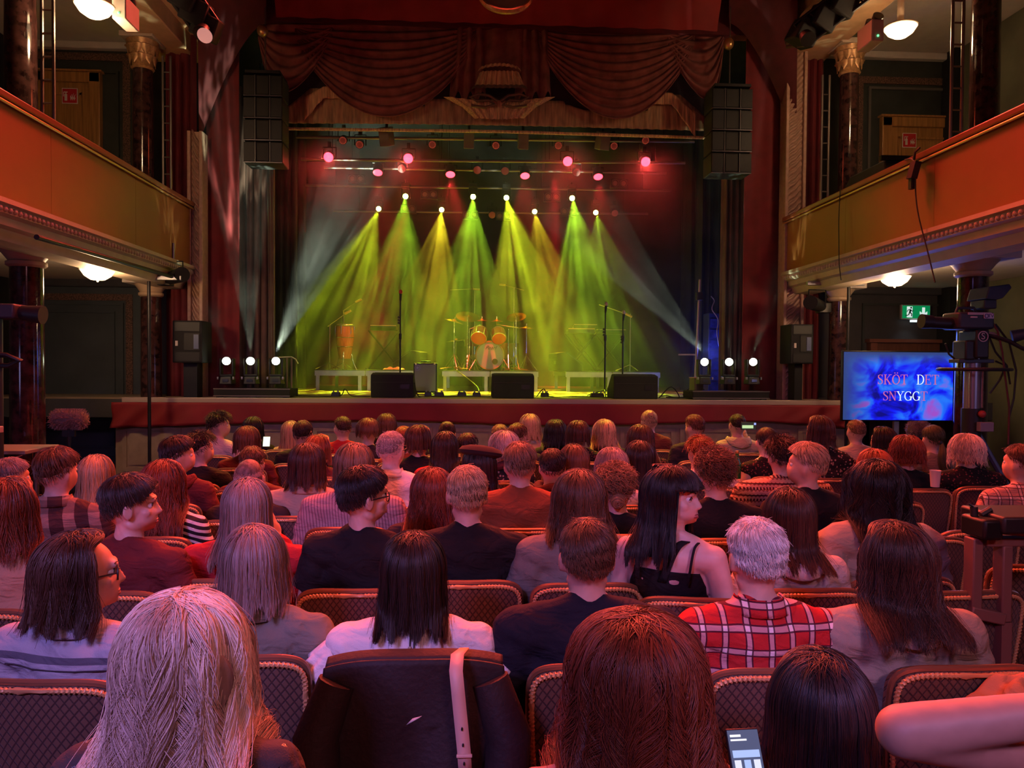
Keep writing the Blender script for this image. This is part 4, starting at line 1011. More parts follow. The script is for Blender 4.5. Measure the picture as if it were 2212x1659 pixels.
def ex_glasses(root, hp, Mh, dz, hcol, rng, Y, yw):
    mb = MB()
    for s in (-1, 1):
        mb.tube([hp(s * .033 + .025 * math.cos(a), .088 - abs(.3 * (s * .033 + .025 * math.cos(a))) * .25, .002 + .021 * math.sin(a)) for a in [k * math.pi / 8 for k in range(16)]], .0028, 6, closed=True)
        mb.tube([hp(s * .058, .08, .006), hp(s * .077, .03, .004), hp(s * .083, -.01, -.002)], .0028, 6)
    mb.tube([hp(-.008, .09, .006), hp(.008, .09, .006)], .0025, 6)
    mb.build('glasses', M_blackp, root, world=False)
def ex_earring(root, hp, Mh, dz, hcol, rng, Y, yw):
    MB().tube([hp(.084, -.006 + .024 * math.sin(a), -.066 - .024 * math.cos(a)) for a in [k * math.pi / 8 for k in range(16)]], .0014, 6, closed=True).build('hoop_earring', M_chrome, root, world=False)
def ex_ponytail(root, hp, Mh, dz, hcol, rng, Y, yw, L=.3):
    n = 420; t = np.linspace(0, 1, 12)[None, :]; a = rng.uniform(0, 6.28, (n, 1)); r = rng.uniform(0, 1, (n, 1)) ** .5 * .024
    b = hp(0, -.105, -.02); x = b.x + r * np.cos(a) * (.5 + 1.2 * np.sin(t * 2.6)) + .01 * np.sin(t * 7 + a * .3); y = b.y - .045 * np.sin(t * 2.2) + r * np.sin(a) * (.5 + np.sin(t * 2.6)) - .03 * t; z = b.z + .02 * np.sin(t * 3) - L * t + a * 0
    tie = MB().lathe([(.012, -.008), (.02, 0), (.012, .008)], hp(0, -.112, -.02), 12, Matrix.Rotation(R(70), 3, 'X')).build('hair_tie', M_blackp, root, world=False)
    strand_bundle(tie, np.stack([x, y, z], -1), .0016, hcol)
def ex_bun(root, hp, Mh, dz, hcol, rng, Y, yw, c=(0, -.09, .07), r=.036):
    n = 500; t = np.linspace(0, 1, 12)[None, :]; ph = rng.uniform(0, 6.28, (n, 1)); th = np.arccos(rng.uniform(-1, 1, (n, 1)))
    b = hp(*c); aa = ph + t * 3.2; tt = th + .4 * np.sin(t * 4 + ph); rr = r * (1 + .06 * rng.normal(0, 1, (n, 1)))
    pts = np.stack([b.x + rr * np.sin(tt) * np.cos(aa), b.y + rr * np.cos(tt), b.z + rr * np.sin(tt) * np.sin(aa)], -1)
    core = MB().ball(b, r * .93, 16, 10).build('bun', shell_mat(HAIR[hcol], hcol), root, world=False)
    strand_bundle(core, pts, .0015, hcol)
def ex_lowbun(*a): ex_bun(*a, c=(0, -.115, -.045), r=.034)
def ex_beret(root, hp, Mh, dz, hcol, rng, Y, yw):
    MB().lathe([(.085, -.02), (.092, -.01), (.1, .0), (.13, .012), (.138, .03), (.12, .052), (.07, .066), (.01, .07)], hp(.008, -.015, .062), 28, Matrix.Rotation(R(-8), 3, 'X') @ Matrix.Rotation(R(7), 3, 'Y')).build('beret', mat('beret_felt', (.02, .012, .014), .95), root, world=False)
def ex_hood(root, hp, Mh, dz, hcol, rng, Y, yw):
    o = [c for c in kids(root) if c.name.startswith('top')][0]; m = o.data.materials[0]
    def f(u, v):
        a = math.pi * (.02 + u * .96); r = .082 + .035 * v; return Vector((math.cos(a) * r * 1.15, -.035 - math.sin(a) * (r * .95 + .03 * v), 1.085 + dz - .015 * v - .085 * v * v * math.sin(a) + .02 * math.sin(v * 3)))
    h = MB().grid(f, 26, 8).build('hood', m, root, world=False); h.modifiers.new('s', 'SOLIDIFY').thickness = .016
def ex_collar(root, hp, Mh, dz, hcol, rng, Y, yw):
    o = [c for c in kids(root) if c.name.startswith('top')][0]; m = o.data.materials[0]
    def f(u, v):
        a = math.pi * (-.08 + u * 1.16); fold = abs(v - .45) ; up_ = .035 * (1 - (v / .45 - 1) ** 2 if v < .45 else 1 - ((v - .45) / .55) ** 1.5 * 1.35)
        r = .064 + (.002 if v < .45 else .02 * (v - .45) / .55); return Vector((math.cos(a) * r * 1.1, -.033 - math.sin(a) * r, 1.06 + dz + up_))
    h = MB().grid(f, 24, 9).build('collar', m, root, world=False); h.modifiers.new('s', 'SOLIDIFY').thickness = .003
def ex_scarf(root, hp, Mh, dz, hcol, rng, Y, yw):
    MB().tube([Vector((.095 * math.cos(a), -.03 + .08 * math.sin(a), 1.075 + dz + .012 * math.sin(a * 3))) for a in [k * math.pi / 12 for k in range(24)]], .032, 10, closed=True).build('scarf', fabric('dark_scarf', (.09, .03, .03)), root, world=False)
def ex_band(root, hp, Mh, dz, hcol, rng, Y, yw):
    MB().tube([hp(.098 * math.cos(a), .0 + -.01, .105 * math.sin(a) + .0) for a in [k * math.pi / 14 for k in range(15)]], .006, 6).build('headband', M_blackp, root, world=False)
def ex_claw(root, hp, Mh, dz, hcol, rng, Y, yw):
    mb = MB()
    for s in (-1, 1):
        for k in range(4): mb.tube([hp(s * .004, -.02 - k * .02, .125), hp(s * .028, -.02 - k * .02, .122), hp(s * .04, -.02 - k * .02, .1)], .003, 6)
        mb.tube([hp(s * .006, -.01, .128), hp(s * .006, -.09, .122)], .006, 6)
    mb.build('hair_clip', M_black, root, world=False)
def ex_mouth(root, hp, Mh, dz, hcol, rng, Y, yw):
    m = mat('lips', (.3, .05, .06), .35); mb = MB()
    mb.ball(hp(0, .087, -.0565), (.02, .008, .0045), 12, 8, Mh).ball(hp(0, .0865, -.066), (.018, .0085, .0055), 12, 8, Mh); mb.build('lips', m, root, world=False)
    mb = MB()
    for s in (-1, 1): mb.tube([hp(s * (.015 + .032 * t), .088 - .012 * t, .026 + .007 * math.sin(t * 2.2)) for t in (0, .33, .66, 1)], [.003, .0035, .003, .0012], 6)
    mb.build('eyebrow', mat('eyebrow', (.03, .02, .02), .8), root, world=False)
    mb = MB()
    for s in (-1, 1): mb.tube([hp(s * (.031 + .0165 * math.cos(a)), .0775 - .0025 * abs(math.cos(a)), .0035 + .0085 * math.sin(a)) for a in [k * math.pi / 8 for k in range(9)]], .0018, 6)
    mb.build('eyelash', MATS['eyebrow'], root, world=False)
def ex_straps(root, hp, Mh, dz, hcol, rng, Y, yw):    # vest top with crossed straps over a bare back
    gm = base('garment', 'lap', 'face', 'none', .006); V = coords(gm); me = with_coords(gm, V, 'top')
    bm = bmesh.new(); bm.from_mesh(me)
    for pc, pn in (((0, 0, .925), (0, .12, 1)), ((.15, 0, .88), (1, 0, .35)), ((-.15, 0, .88), (-1, 0, .35))):
        bmesh.ops.bisect_plane(bm, geom=bm.verts[:] + bm.edges[:] + bm.faces[:], plane_co=pc, plane_no=pn, clear_outer=True)
    bm.to_mesh(me); bm.free()
    V = coords(me); V[:, 2] += dz * ss(V[:, 2], .52, .95); me.vertices.foreach_set('co', V.ravel()); me.materials.clear(); me.materials.append(fabric(*G['black']))
    o = bpy.data.objects.new('top', me); col.objects.link(o); o.parent = root; o.modifiers.new('s', 'SOLIDIFY').thickness = .004
    def strap(x0, x1, wdt, name):
        def f(u, v):
            x = x0 + (x1 - x0) * v + (u - .5) * wdt
            z = .9 + .155 * math.sin(v * math.pi * .5); y = -.131 + .03 * v + .085 * max(0, v - .72) * 3.2 * .35
            return Vector((x, y - .004, z + dz))
        b = MB().grid(f, 4, 12).build(name, fabric(*G['black']), root, world=False); b.modifiers.new('s', 'SOLIDIFY').thickness = .004
    strap(.0, .075, .034, 'wide_strap'); strap(.1, .125, .009, 'thin_strap'); strap(-.1, -.1, .02, 'thin_strap')
def ex_ruffle(root, hp, Mh, dz, hcol, rng, Y, yw):
    for s in (-1, 1):
        def f(u, v):
            a = -1.5 + u * 3.6; r = .075 + .012 * v + .008 * math.sin(u * 40) * v
            sh = Vector((s * .19, -.035, .985)); el = Vector((s * .25, -.02, .86)); p = sh.lerp(el, .25 + .75 * v * .8); 
            return Vector((p.x + s * (math.cos(a) * r * .6 + .022 * v), p.y - math.sin(a) * r, p.z + math.cos(a) * r * .75 + dz))
        h = MB().grid(f, 60, 8).build('ruffle', fabric(*G['white']), root, world=False); h.modifiers.new('s', 'SOLIDIFY').thickness = .003
    for k in range(6): MB().ball((0, -.145 + .04 * (k < 2) * (1 - k * .5), 1.04 - k * .03 + dz), (.006, .004, .006), 8, 6).build('button', M_cream, root, world=False)
def ex_cap(root, hp, Mh, dz, hcol, rng, Y, yw):
    MB().lathe([(.1, -.03), (.103, .0), (.1, .04), (.082, .08), (.05, .102), (.01, .11)], hp(0, -.01, .01), 24).build('cap', mat('beaded_cap', (.08, .02, .03), .4, bump=1, bscale=120), root, world=False)
def ex_seam(root, hp, Mh, dz, hcol, rng, Y, yw, paths=None):
    o = [c for c in kids(root) if c.name.startswith('top')][0]; V = coords(o.data)
    def surf(x, z):
        d = (V[:, 0] - x) ** 2 + (V[:, 2] - z) ** 2; i = np.where(d < .018 ** 2)[0]
        return float(V[i, 1].min()) if len(i) else -.12
    paths = paths or [[(x, .965 + dz) for x in np.linspace(-.17, .17, 14)]]
    for pth in paths:
        MB().tube([Vector((x, surf(x, z) - .0005, z)) for x, z in pth], .0022, 5).build('seam', mat('seam_thread', (.05, .04, .05), .9), root, world=False)
def ex_placket(root, hp, Mh, dz, hcol, rng, Y, yw): ex_seam(root, hp, Mh, dz, hcol, rng, Y, yw, [[(.0, z + dz) for z in np.linspace(1.05, .7, 14)], [(.012, z + dz) for z in np.linspace(1.05, .7, 14)]])
EX = dict(seam=ex_seam, placket=ex_placket, glasses=ex_glasses, earring=ex_earring, pony=ex_ponytail, bun=ex_bun, lowbun=ex_lowbun, beret=ex_beret, hood=ex_hood, collar=ex_collar, scarf=ex_scarf, band=ex_band, claw=ex_claw, mouth=ex_mouth, straps=ex_straps, ruffle=ex_ruffle, cap=ex_cap)
CH = []
# ---- who sits where: pixel of the head's middle, pixel of its top, hall depth ...
person(400, 1272, 1.5, 'bigwavy', 'pale', 'sequin', 'pale blonde wavy haired person in black sequinned top, nearest the camera on the left', lod='near', nstr=9000)
person(1375, 1316, 1.42, 'bigcurly', 'auburn', 'mauve', 'auburn curly haired person in a grey top holding a phone, nearest the camera', lod='near', shoulders=1.1, nstr=8000, pose='hold', extra=())
person(1765, 1398, 1.5, 'long', 'dark', 'darkknit', 'small person with smooth dark straight hair, front of the camera between curly hair and chair', lod='near', nstr=7000)
person(182, 1142, 2.3, 'midwavy', 'darkbrown', 'denim', 'person in black glasses and light denim jacket with dark shoulder length hair', yaw=62, body=12, lod='face', shoulders=1.15, extra=('glasses', 'mouth', 'collar', 'seam'), nstr=5000, L=0.31)
person(550, 1130, 2.45, 'long', 'ash', 'olive', 'person with long ash blonde hair over grey olive jacket collar', shoulders=1.1, extra=('collar',), nstr=5000, L=0.31)
person(893, 1145, 2.35, 'long', 'dark', 'white', 'person with long straight dark hair in white blouse with ruffled sleeves', shoulders=1.1, extra=('ruffle', 'placket'), sleeves='short', nstr=5000, L=0.34)
person(1268, 1112, 2.35, 'short', 'brown', 'navy', 'broad person in dark navy sweater with short brown hair', shoulders=1.22, grow=.02, tone=0, cdx=.02, nstr=5000)
person(1632, 1110, 2.3, 'short', 'white', 'flannel', 'white haired person in red and white plaid flannel shirt', yaw=-8, shoulders=1.1, extra=('collar',), lod='near', nstr=6000)
person(1925, 1122, 2.3, 'longwavy', 'darkbrown', 'beige', 'person with long brown hair over pale beige hooded jacket', yaw=-28, shoulders=1.15, grow=.022, lod='face', extra=('mouth', 'hood'), nstr=5000, cdx=.1, L=.38)
person(22, 1028, 2.9, 'midwavy', 'auburn', 'orange', 'person with reddish hair and pale orange jacket at the left picture edge', yaw=20, shoulders=1.2, grow=.025, extra=('collar',))
person(285, 1016, 3.1, 'undercut', 'dark', 'maroon', 'person in profile with dark swept hair and maroon jacket', yaw=72, body=10, lod='face', shoulders=1.1, extra=('mouth',), nstr=4500)
person(535, 1030, 3.25, 'long', 'ash', 'red', 'person with smooth long ash hair and red sweater, hand raised to cheek', pose='chin', shoulders=1.15)
person(785, 1000, 3.1, 'shortvol', 'black', 'black', 'person in profile with black hair, glasses and black T-shirt', yaw=62, body=5, lod='face', sleeves='short', extra=('glasses', 'mouth'), nstr=5200)
person(1010, 1000, 3.2, 'short', 'blond', 'black', 'person with fine fair hair in wide black top left of the rust sweater', shoulders=1.2)
person(935, 1008, 3.85, 'longwavy', 'auburn', 'darkknit', 'person with long dark red wavy hair left of the fine fair hair')
person(1252, 1012, 3.15, 'midwavy', 'brown', 'grey', 'person with tousled brown bob in grey sweater behind the navy sweater', shoulders=1.12, grow=.02)
person(1455, 1003, 2.95, 'bangs', 'black', 'black', 'person looking back over bare shoulder, black fringe, hoop earring, strappy black vest', yaw=122, body=32, lod='face', extra=('mouth', 'earring', 'straps', 'claw'), skipg=True, tone=2, nstr=5200, cdx=.04)
person(1545, 968, 3.9, 'curlyshort', 'brown', 'black', 'person with short curly brown hair and black shirt behind the person looking back', shoulders=1.1)
person(1703, 1050, 3.05, 'long', 'darkbrown', 'pinkish', 'person with long dark hair and pale pink hooded top, right of the flannel shirt', extra=('hood',), L=0.36)
person(1892, 990, 3.2, 'bigwavy', 'black', 'beige', 'person with big dark wavy hair in beige coat, behind long brown hair', shoulders=1.15, grow=.025, L=0.38)
person(125, 960, 3.9, 'shortvol', 'brown', 'plaidb', 'person in brown plaid shirt with short brown hair and beard', yaw=25, body=-5, extra=('collar',), shoulders=1.1)
person(210, 980, 4.7, 'long', 'blond', 'black', 'person with long straight blonde hair right of the brown plaid shirt')
person(355, 990, 4.0, 'longwavy', 'auburn', 'stripe', 'person with long chestnut hair in black and white striped jersey', yaw=12)
person(25, 984, 4.5, 'short', 'ash', 'darkknit', 'person with short greyish hair at left edge behind the orange jacket', yaw=40)
person(385, 937, 4.9, 'shortvol', 'dark', 'maroon', 'person in dark red hooded jacket with thick dark hair, profile to the right', yaw=62, extra=('hood',))
person(432, 930, 5.7, 'messy', 'dark', 'black', 'person with tousled dark hair right behind the dark red hooded jacket', yaw=50)
person(540, 986, 4.4, 'bald', 'ash', 'darkknit', 'bald person in dark clothes', tone=2)
person(664, 955, 4.5, 'mid', 'darkbrown', 'tan', 'person with blunt dark brown bob and tan shirt', shoulders=1.15, extra=('collar',))
person(765, 955, 4.2, 'bob', 'lightbrown', 'pin', 'person with light wavy bob and pinstriped shirt behind the black T-shirt', shoulders=1.2)
person(845, 928, 4.75, 'crop', 'grey', 'white', 'grey cropped person with glasses and white collared shirt', yaw=30, extra=('glasses', 'collar'), shoulders=1.15, tone=2)
person(1035, 962, 4.7, 'mid', 'dark', 'red', 'person wearing a dark beret', extra=('beret',))
person(1123, 950, 4.15, 'shortvol', 'lightbrown', 'rust', 'broad person in rust sweater with thick light brown hair', shoulders=1.25, grow=.02)
person(1330, 1000, 4.0, 'curlyshort', 'lightbrown', 'black', 'person with curly pinned up hair and black top', yaw=5, extra=('lowbun',))
person(1240, 958, 5.1, 'mid', 'brown', 'darkknit', 'person with brown bob between two dark heads in the middle', )
person(1193, 965, 4.9, 'short', 'dark', 'lace', 'person with short dark hair and patterned scarf in the middle', extra=('scarf',))
person(1322, 965, 4.8, 'bob', 'ash', 'pinkish', 'person with greyish blonde bob and pale top behind the pinned up curls', shoulders=1.15)
person(1381, 950, 5.0, 'long', 'dark', 'maroon', 'person with long sleek dark hair beside the greyish blonde bob')
person(1688, 940, 4.7, 'messy', 'dark', 'nordic', 'person in patterned knitted sweater with dark spiky hair', shoulders=1.3, grow=.025, cdx=-.08)
person(1742, 950, 4.0, 'shortvol', 'blond', 'black', 'fair haired person in profile to the left, dark shirt', yaw=-58, body=-5, shoulders=1.15)
person(1768, 896, 5.9, 'mid', 'darkbrown', 'floral', 'person in black floral blouse with dark hair in low bun', yaw=-30, extra=('lowbun',), shoulders=1.2)
person(1848, 904, 7.0, 'crop', 'lightbrown', 'tan', 'person with cropped hair and beige shirt below the screen')
person(1905, 920, 6.5, 'bob', 'dark', 'black', 'person with dark bob right of the cropped hair below the screen', yaw=-30)
person(1955, 938, 5.4, 'puffy', 'auburn', 'black', 'person with reddish curls in dark vest holding a pale cup', pose='hold', yaw=-15, sleeves='short')
person(2014, 915, 6.2, 'tied', 'green', 'olive', 'person with dark ponytail left of the puffy blonde hair', extra=('pony',))
person(2085, 935, 5.5, 'puffy', 'pale', 'lace', 'person with puffy platinum blonde hair and black lace top', shoulders=1.25)
person(2203, 955, 4.5, 'short', 'brown', 'plaidr', 'person in pale plaid shirt at the right picture edge', yaw=-30, shoulders=1.15)
person(1886, 968, 4.9, 'bob', 'red', 'darkknit', 'person with reddish hair and dark headband in front of the big dark waves', extra=('band',))
person(1655, 920, 6.0, 'tied', 'dark', 'lace', 'person with dark low bun and bare back with thin straps', extra=('lowbun',), sleeves='none', grow=.008, tone=2)
person(1592, 892, 7.6, 'crop', 'dark', 'yellowish', 'person with cropped hair in pale hoodie filming with raised phone', extra=('hood',), pose='phone')
person(1500, 893, 7.0, 'short', 'brown', 'darkknit', 'person with short brown hair left of the raised phone', yaw=-25)
person(1402, 884, 7.9, 'tied', 'blond', 'leather', 'person with messy blonde bun and worn leather jacket', extra=('bun',))
person(1306, 905, 7.4, 'midwavy', 'blond', 'black', 'person with wavy blonde hair and thick dark scarf', extra=('scarf',))
person(1200, 905, 7.5, 'midwavy', 'black', 'black', 'person with wavy black hair near the stage centre')
person(1249, 907, 6.9, 'bob', 'darkbrown', 'lace', 'person with round dark bob right of the wavy black hair')
person(1144, 893, 7.9, 'midwavy', 'blond', 'white', 'person with lit blonde hair and white top near the stage centre', yaw=15)
person(1118, 911, 7.0, 'short', 'brown', 'darkknit', 'person with short brown hair before the lit blonde hair', yaw=25)
person(1080, 914, 7.6, 'short', 'lightbrown', 'black', 'person with light brown hair half hidden by the grey waves')
person(1090, 929, 5.8, 'puffy', 'grey', 'floral', 'grey wavy haired person with floral scarf', extra=('scarf',))
person(1010, 932, 6.3, 'short', 'dark', 'black', 'person with short dark hair behind the beret', yaw=25)
person(966, 908, 7.5, 'tied', 'darkbrown', 'black', 'person with brown topknot against the stage front', extra=('bun',))
person(961, 930, 5.8, 'long', 'dark', 'red', 'person with long dark straight hair left of the beret', yaw=25)
person(905, 917, 6.1, 'bob', 'darkbrown', 'black', 'person with neat dark red bob and black collar', yaw=35, extra=('glasses',))
person(873, 918, 6.9, 'short', 'red', 'rust', 'person with short reddish hair behind the white shirt')
person(835, 892, 7.9, 'mid', 'brown', 'black', 'person with straight light brown hair nearest the stage, left of centre')
person(795, 902, 7.1, 'bowl', 'brown', 'darkknit', 'person with rounded brown hair left of the white shirt')
person(741, 897, 7.5, 'crop', 'darkbrown', 'red', 'person with cropped hair in red sweater looking left', yaw=-28)
person(655, 905, 6.8, 'short', 'dark', 'black', 'person with short dark crown beside long lit blonde hair')
person(629, 908, 7.9, 'long', 'blond', 'pinkish', 'person with long lit blonde hair at the stage front left')
person(690, 937, 6.0, 'bob', 'red', 'maroon', 'person with fair reddish hair and glasses behind the tan shirt', yaw=40, extra=('glasses',))
person(547, 899, 7.9, 'mid', 'black', 'black', 'person in beaded dark cap looking at a lit phone', extra=('cap',))
person(534, 919, 6.5, 'bob', 'brown', 'maroon', 'person with thick brown bob in front of the beaded cap')
person(546, 960, 5.4, 'short', 'brown', 'maroon', 'person with short brown hair just behind the bald head')
person(474, 888, 7.4, 'messy', 'dark', 'pinkish', 'person with tousled dark hair sitting upright in pale red lit shirt, profile right', yaw=68, body=15)
person(1384, 915, 6.3, 'longwavy', 'darkbrown', 'lace', 'person with dark hair and hairband left of the leather jacket', extra=('band',))
person(1512, 940, 5.5, 'messy', 'red', 'pinkish', 'person with tousled reddish hair and pale shirt behind the curly brown hair', shoulders=1.2)
# the person reaching in from the right picture edge: bare elbow and forearm
def reaching():
    Yp = 1.25; e = P(1950, 1580, 1.15); sh = P(2400, 1640, 1.25); ha = P(2440, 1560, 1.05)
    root = thing('person', 'person outside the right edge reaching in with a bare bent arm', 'person', (sh.x + .17, Yp, 0), 0, 'audience in the stalls')
    o_ = Vector((sh.x + .17, Yp, 0)); mb = MB()
    body = body_mb('lap'); ex = sh - o_; dzz = sh.z - .99
    for v, in (): pass
    V = np.array(body.v); V[:, 2] += dzz * ss(V[:, 2], .5, .95); body.v = [tuple(v) for v in V]
    el = e - o_; hh = ha - o_ + Vector((0, .05, 0)); s0 = Vector((-.172, -.03, sh.z))
    cap(body, s0, el, .052, .042, 20); cap(body, el, hh, .042, .03, 20); hand(body, hh, (hh - el), -1, Vector((0, 0, 1)))
    me = remeshed(body, .009, 4, 'body'); me.materials.append(skin_mat(1)); bo = bpy.data.objects.new('body', me); col.objects.link(bo); bo.parent = root
    g = garment_mb('lap', 'none', .02); V = np.array(g.v); V[:, 2] += dzz * ss(V[:, 2], .5, .95); g.v = [tuple(v) for v in V]
    g.cyl(s0, s0.lerp(el, .3), .075, .085, 20)
    me = remeshed(g, .012, 3, 'top'); me.materials.append(fabric(*G['white'])); bo = bpy.data.objects.new('top', me); col.objects.link(bo); bo.parent = root
    hair_for(root, 'mid', 'brown', 0, 1500, .001, np.random.default_rng(3), dz=dzz)
reaching()
def text_obj(body, size, m, par, loc, shear=0.0):
    cu = bpy.data.curves.new('lettering', 'FONT'); cu.body = body; cu.size = size; cu.align_x = 'CENTER'; cu.align_y = 'CENTER'; cu.extrude = .001; cu.shear = shear
    t = bpy.data.objects.new('lettering', cu); col.objects.link(t); dg = bpy.context.evaluated_depsgraph_get(); me = bpy.data.meshes.new_from_object(t.evaluated_get(dg)); bpy.data.objects.remove(t)
    me.materials.clear(); me.materials.append(m); o = bpy.data.objects.new('lettering', me); col.objects.link(o); o.parent = par; o.location = loc; o.rotation_euler = (R(90), 0, 0); return o
# ============================================================ lamps of the house
M_glow = mat('lamp_glass', (.9, .8, .65), .3, emit=(1, .72, .42), estr=2.6)
M_rim = mat('lamp_rim', (.7, .55, .4), .35, .4)
def bowl_lamp(px, py, Y, zc, label, r=.17):
    q = P(px, py, Y); root = thing('ceiling_lamp', label, 'lamp', (q.x, Y, zc))
    MB().cyl((q.x, Y, q.z + .07), (q.x, Y, zc), .035, n=16).lathe([(.08, zc - .03), (.08, zc)], (q.x, Y, 0), 20).build('stem', M_rim, root)
    MB().lathe([(.01, q.z - .075), (.07, q.z - .07), (.13, q.z - .03), (r, q.z + .03), (r - .01, q.z + .035)], (q.x, Y, 0), 40, caps=False).build('glass_bowl', M_glow, root)
    mb = MB().lathe([(r - .02, q.z + .03), (r + .006, q.z + .035), (r + .006, q.z + .045), (r - .02, q.z + .05), (.03, q.z + .06)], (q.x, Y, 0), 40)
    mb.ball((q.x, Y, q.z - .082), .012, 10, 6); mb.build('rim', M_rim, root)
    point((q.x, Y, q.z + .12), (1, .62, .32), 16, .08, 'lamp_light'); point((q.x, Y, q.z - .14), (1, .62, .32), 42, .1, 'lamp_light')
bowl_lamp(211, 590, 8.3, ZBL - .12, 'glowing bowl lamp under the left balcony')
bowl_lamp(1933, 604, 8.5, ZBR - .12, 'glowing bowl lamp under the right balcony')
bowl_lamp(204, 20, 7.4, ZCL - .2, 'glowing bowl lamp above the left balcony')
bowl_lamp(1945, 66, 8.2, ZCR - .2, 'glowing bowl lamp above the right balcony')
# white boxes (emergency lights) on the upper beams
for (px, py, Y, lab) in ((272, 30, 7.6, 'white emergency light box on the upper left beam'), (1880, 78, 7.8, 'white emergency light box on the upper right beam')):
    q = P(px, py, Y); root = thing('emergency_light', lab, 'emergency light', q)
    MB().box(q, (.13, .3, .22)).build('housing', M_white, root, bevel=.01)
    MB().cyl(q + Vector((.02, -.05, .12)), q + Vector((.02, -.12, .16)), .045, .055, n=16).cyl(q + Vector((.02, .08, .12)), q + Vector((.02, .02, .16)), .045, .055, n=16).build('lamp_head', M_blackp, root)
    MB().ball(q + Vector((0, -.152, -.06)), .012, 8, 6).build('indicator', mat('led_green', (.1, .5, .2), .4, emit=(.2, 1, .4), estr=1.5), root)
# ============================================================ rigging over the stage
def pipe(x0, y0, x1, y1, Y, label, r=.022, seg=True):
    a, b = P(x0, y0, Y), P(x1, y1, Y)
    root = thing('lighting_bar', label, 'lighting bar', a.lerp(b, .5))
    MB().cyl(a, b, r, n=10).build('pipe', M_black2, root)
    for t in (.08, .36, .64, .92):
        c = a.lerp(b, t); MB().cyl(c, (c.x, c.y, 7.59), .006, n=6).build('hanging_cable', M_black, root)
    return a, b
pipe(640, 296, 1500, 306, 11.35, 'front lighting bar just under the valance')
pipe(650, 344, 1480, 352, 11.45, 'second lighting bar carrying the four large red lamps')
pipe(700, 362, 1440, 374, 12.85, 'third lighting bar carrying the four small red lamps')
pipe(660, 400, 1450, 412, 13.65, 'fourth lighting bar with the upper row of green beams')
pipe(720, 456, 1400, 462, 14.65, 'rear lighting bar with the lower row of green beams')
def lens_mat(nm, c, s): return mat(nm, (.1, .1, .1), .3, emit=c, estr=s)
M_lred = lens_mat('red_lens', (1, .018, .035), 14); M_lgreen = lens_mat('green_lens', (.7, 1, .12), 50); M_lwhite = lens_mat('white_lens', (.92, 1, .72), 26)
def led_par(q, rx, rz, lit, label, tilt=25, group='red led lamps', r=.13):
    root = thing('led_lamp', label, 'stage lamp', q, 0, group)
    M = Matrix.Rotation(R(90 + tilt), 3, 'X')      # local +z points at the hall and a little down
    MB().lathe([(r * .75, -.16), (r * .95, -.12), (r, 0), (r * .98, .02), (r * .9, .02)], q, 20, M).build('housing', M_black, root)
    MB().lathe([(r * .9, .022), (.005, .027)], q, 20, M).build('lens', lit, root)
    y = MB().tube([q + Vector((-r - .02, .05, 0)), q + Vector((-r - .02, .07, .16)), q + Vector((r + .02, .07, .16)), q + Vector((r + .02, .05, 0))], .01, 6)
    y.box(q + Vector((0, .07, .2)), (.05, .05, .08)).build('bracket', M_black, root)
    return root
nth = ['leftmost', 'second from left', 'third from left', 'rightmost']
for i, (x, y, Y) in enumerate(RED_HEADS): led_par(P(x, y, Y), 0, 0, M_lred, 'large glaring red lamp, %s on the second bar' % nth[i], r=.078)
for i, (x, y, Y) in enumerate(RED_HEADS2): led_par(P(x, y, Y), 0, 0, M_lred, 'smaller glaring red lamp, %s on the third bar' % nth[i], tilt=60, r=.085)
M_dimred = mat('dim_red_lens', (.3, .03, .03), .4, emit=(1, .12, .08), estr=.04)
for i, (x, y, Y) in enumerate([(741, 303, 11.3), (777, 312, 11.4), (934, 312, 11.5), (1071, 314, 11.5), (1206, 314, 11.5), (1326, 315, 11.5), (1394, 303, 11.3)]):
    q = P(x, y, Y); r = led_par(q, 0, 0, M_dimred, 'unlit led lamp with dots of red, %s along the front bar' % ['first from left', 'second from left', 'third from left', 'middle', 'third from right', 'second from right', 'last at the right'][i], group='unlit led lamps', r=.062)
    M = Matrix.Rotation(R(115), 3, 'X'); mb = MB()
    for k in range(19):
        rr, aa = (0, 0) if k == 0 else (.022, k * 1.047) if k < 7 else (.044, k * .5236)
        mb.ball(q + M @ Vector((rr * math.cos(aa), rr * math.sin(aa), .018)), .0085, 6, 4)
    mb.build('led_dot', mat('led_dots', (.5, .1, .05), .3, emit=(1, .2, .1), estr=.35), r)
for i, (x, y, Y) in enumerate([(868, 364, 12.8), (1031, 367, 12.8), (1091, 369, 12.8), (1245, 372, 12.8), (1063, 464, 14.6), (1328, 460, 14.6)]):
    led_par(P(x, y, Y), 0, 0, M_dimred, 'unlit led lamp, %s' % ['beside the first small red lamp', 'left of the bar joint at the middle', 'right of the bar joint at the middle', 'beside the third small red lamp', 'centre of the rear bar', 'right end of the rear bar'][i], group='unlit led lamps', r=.07)
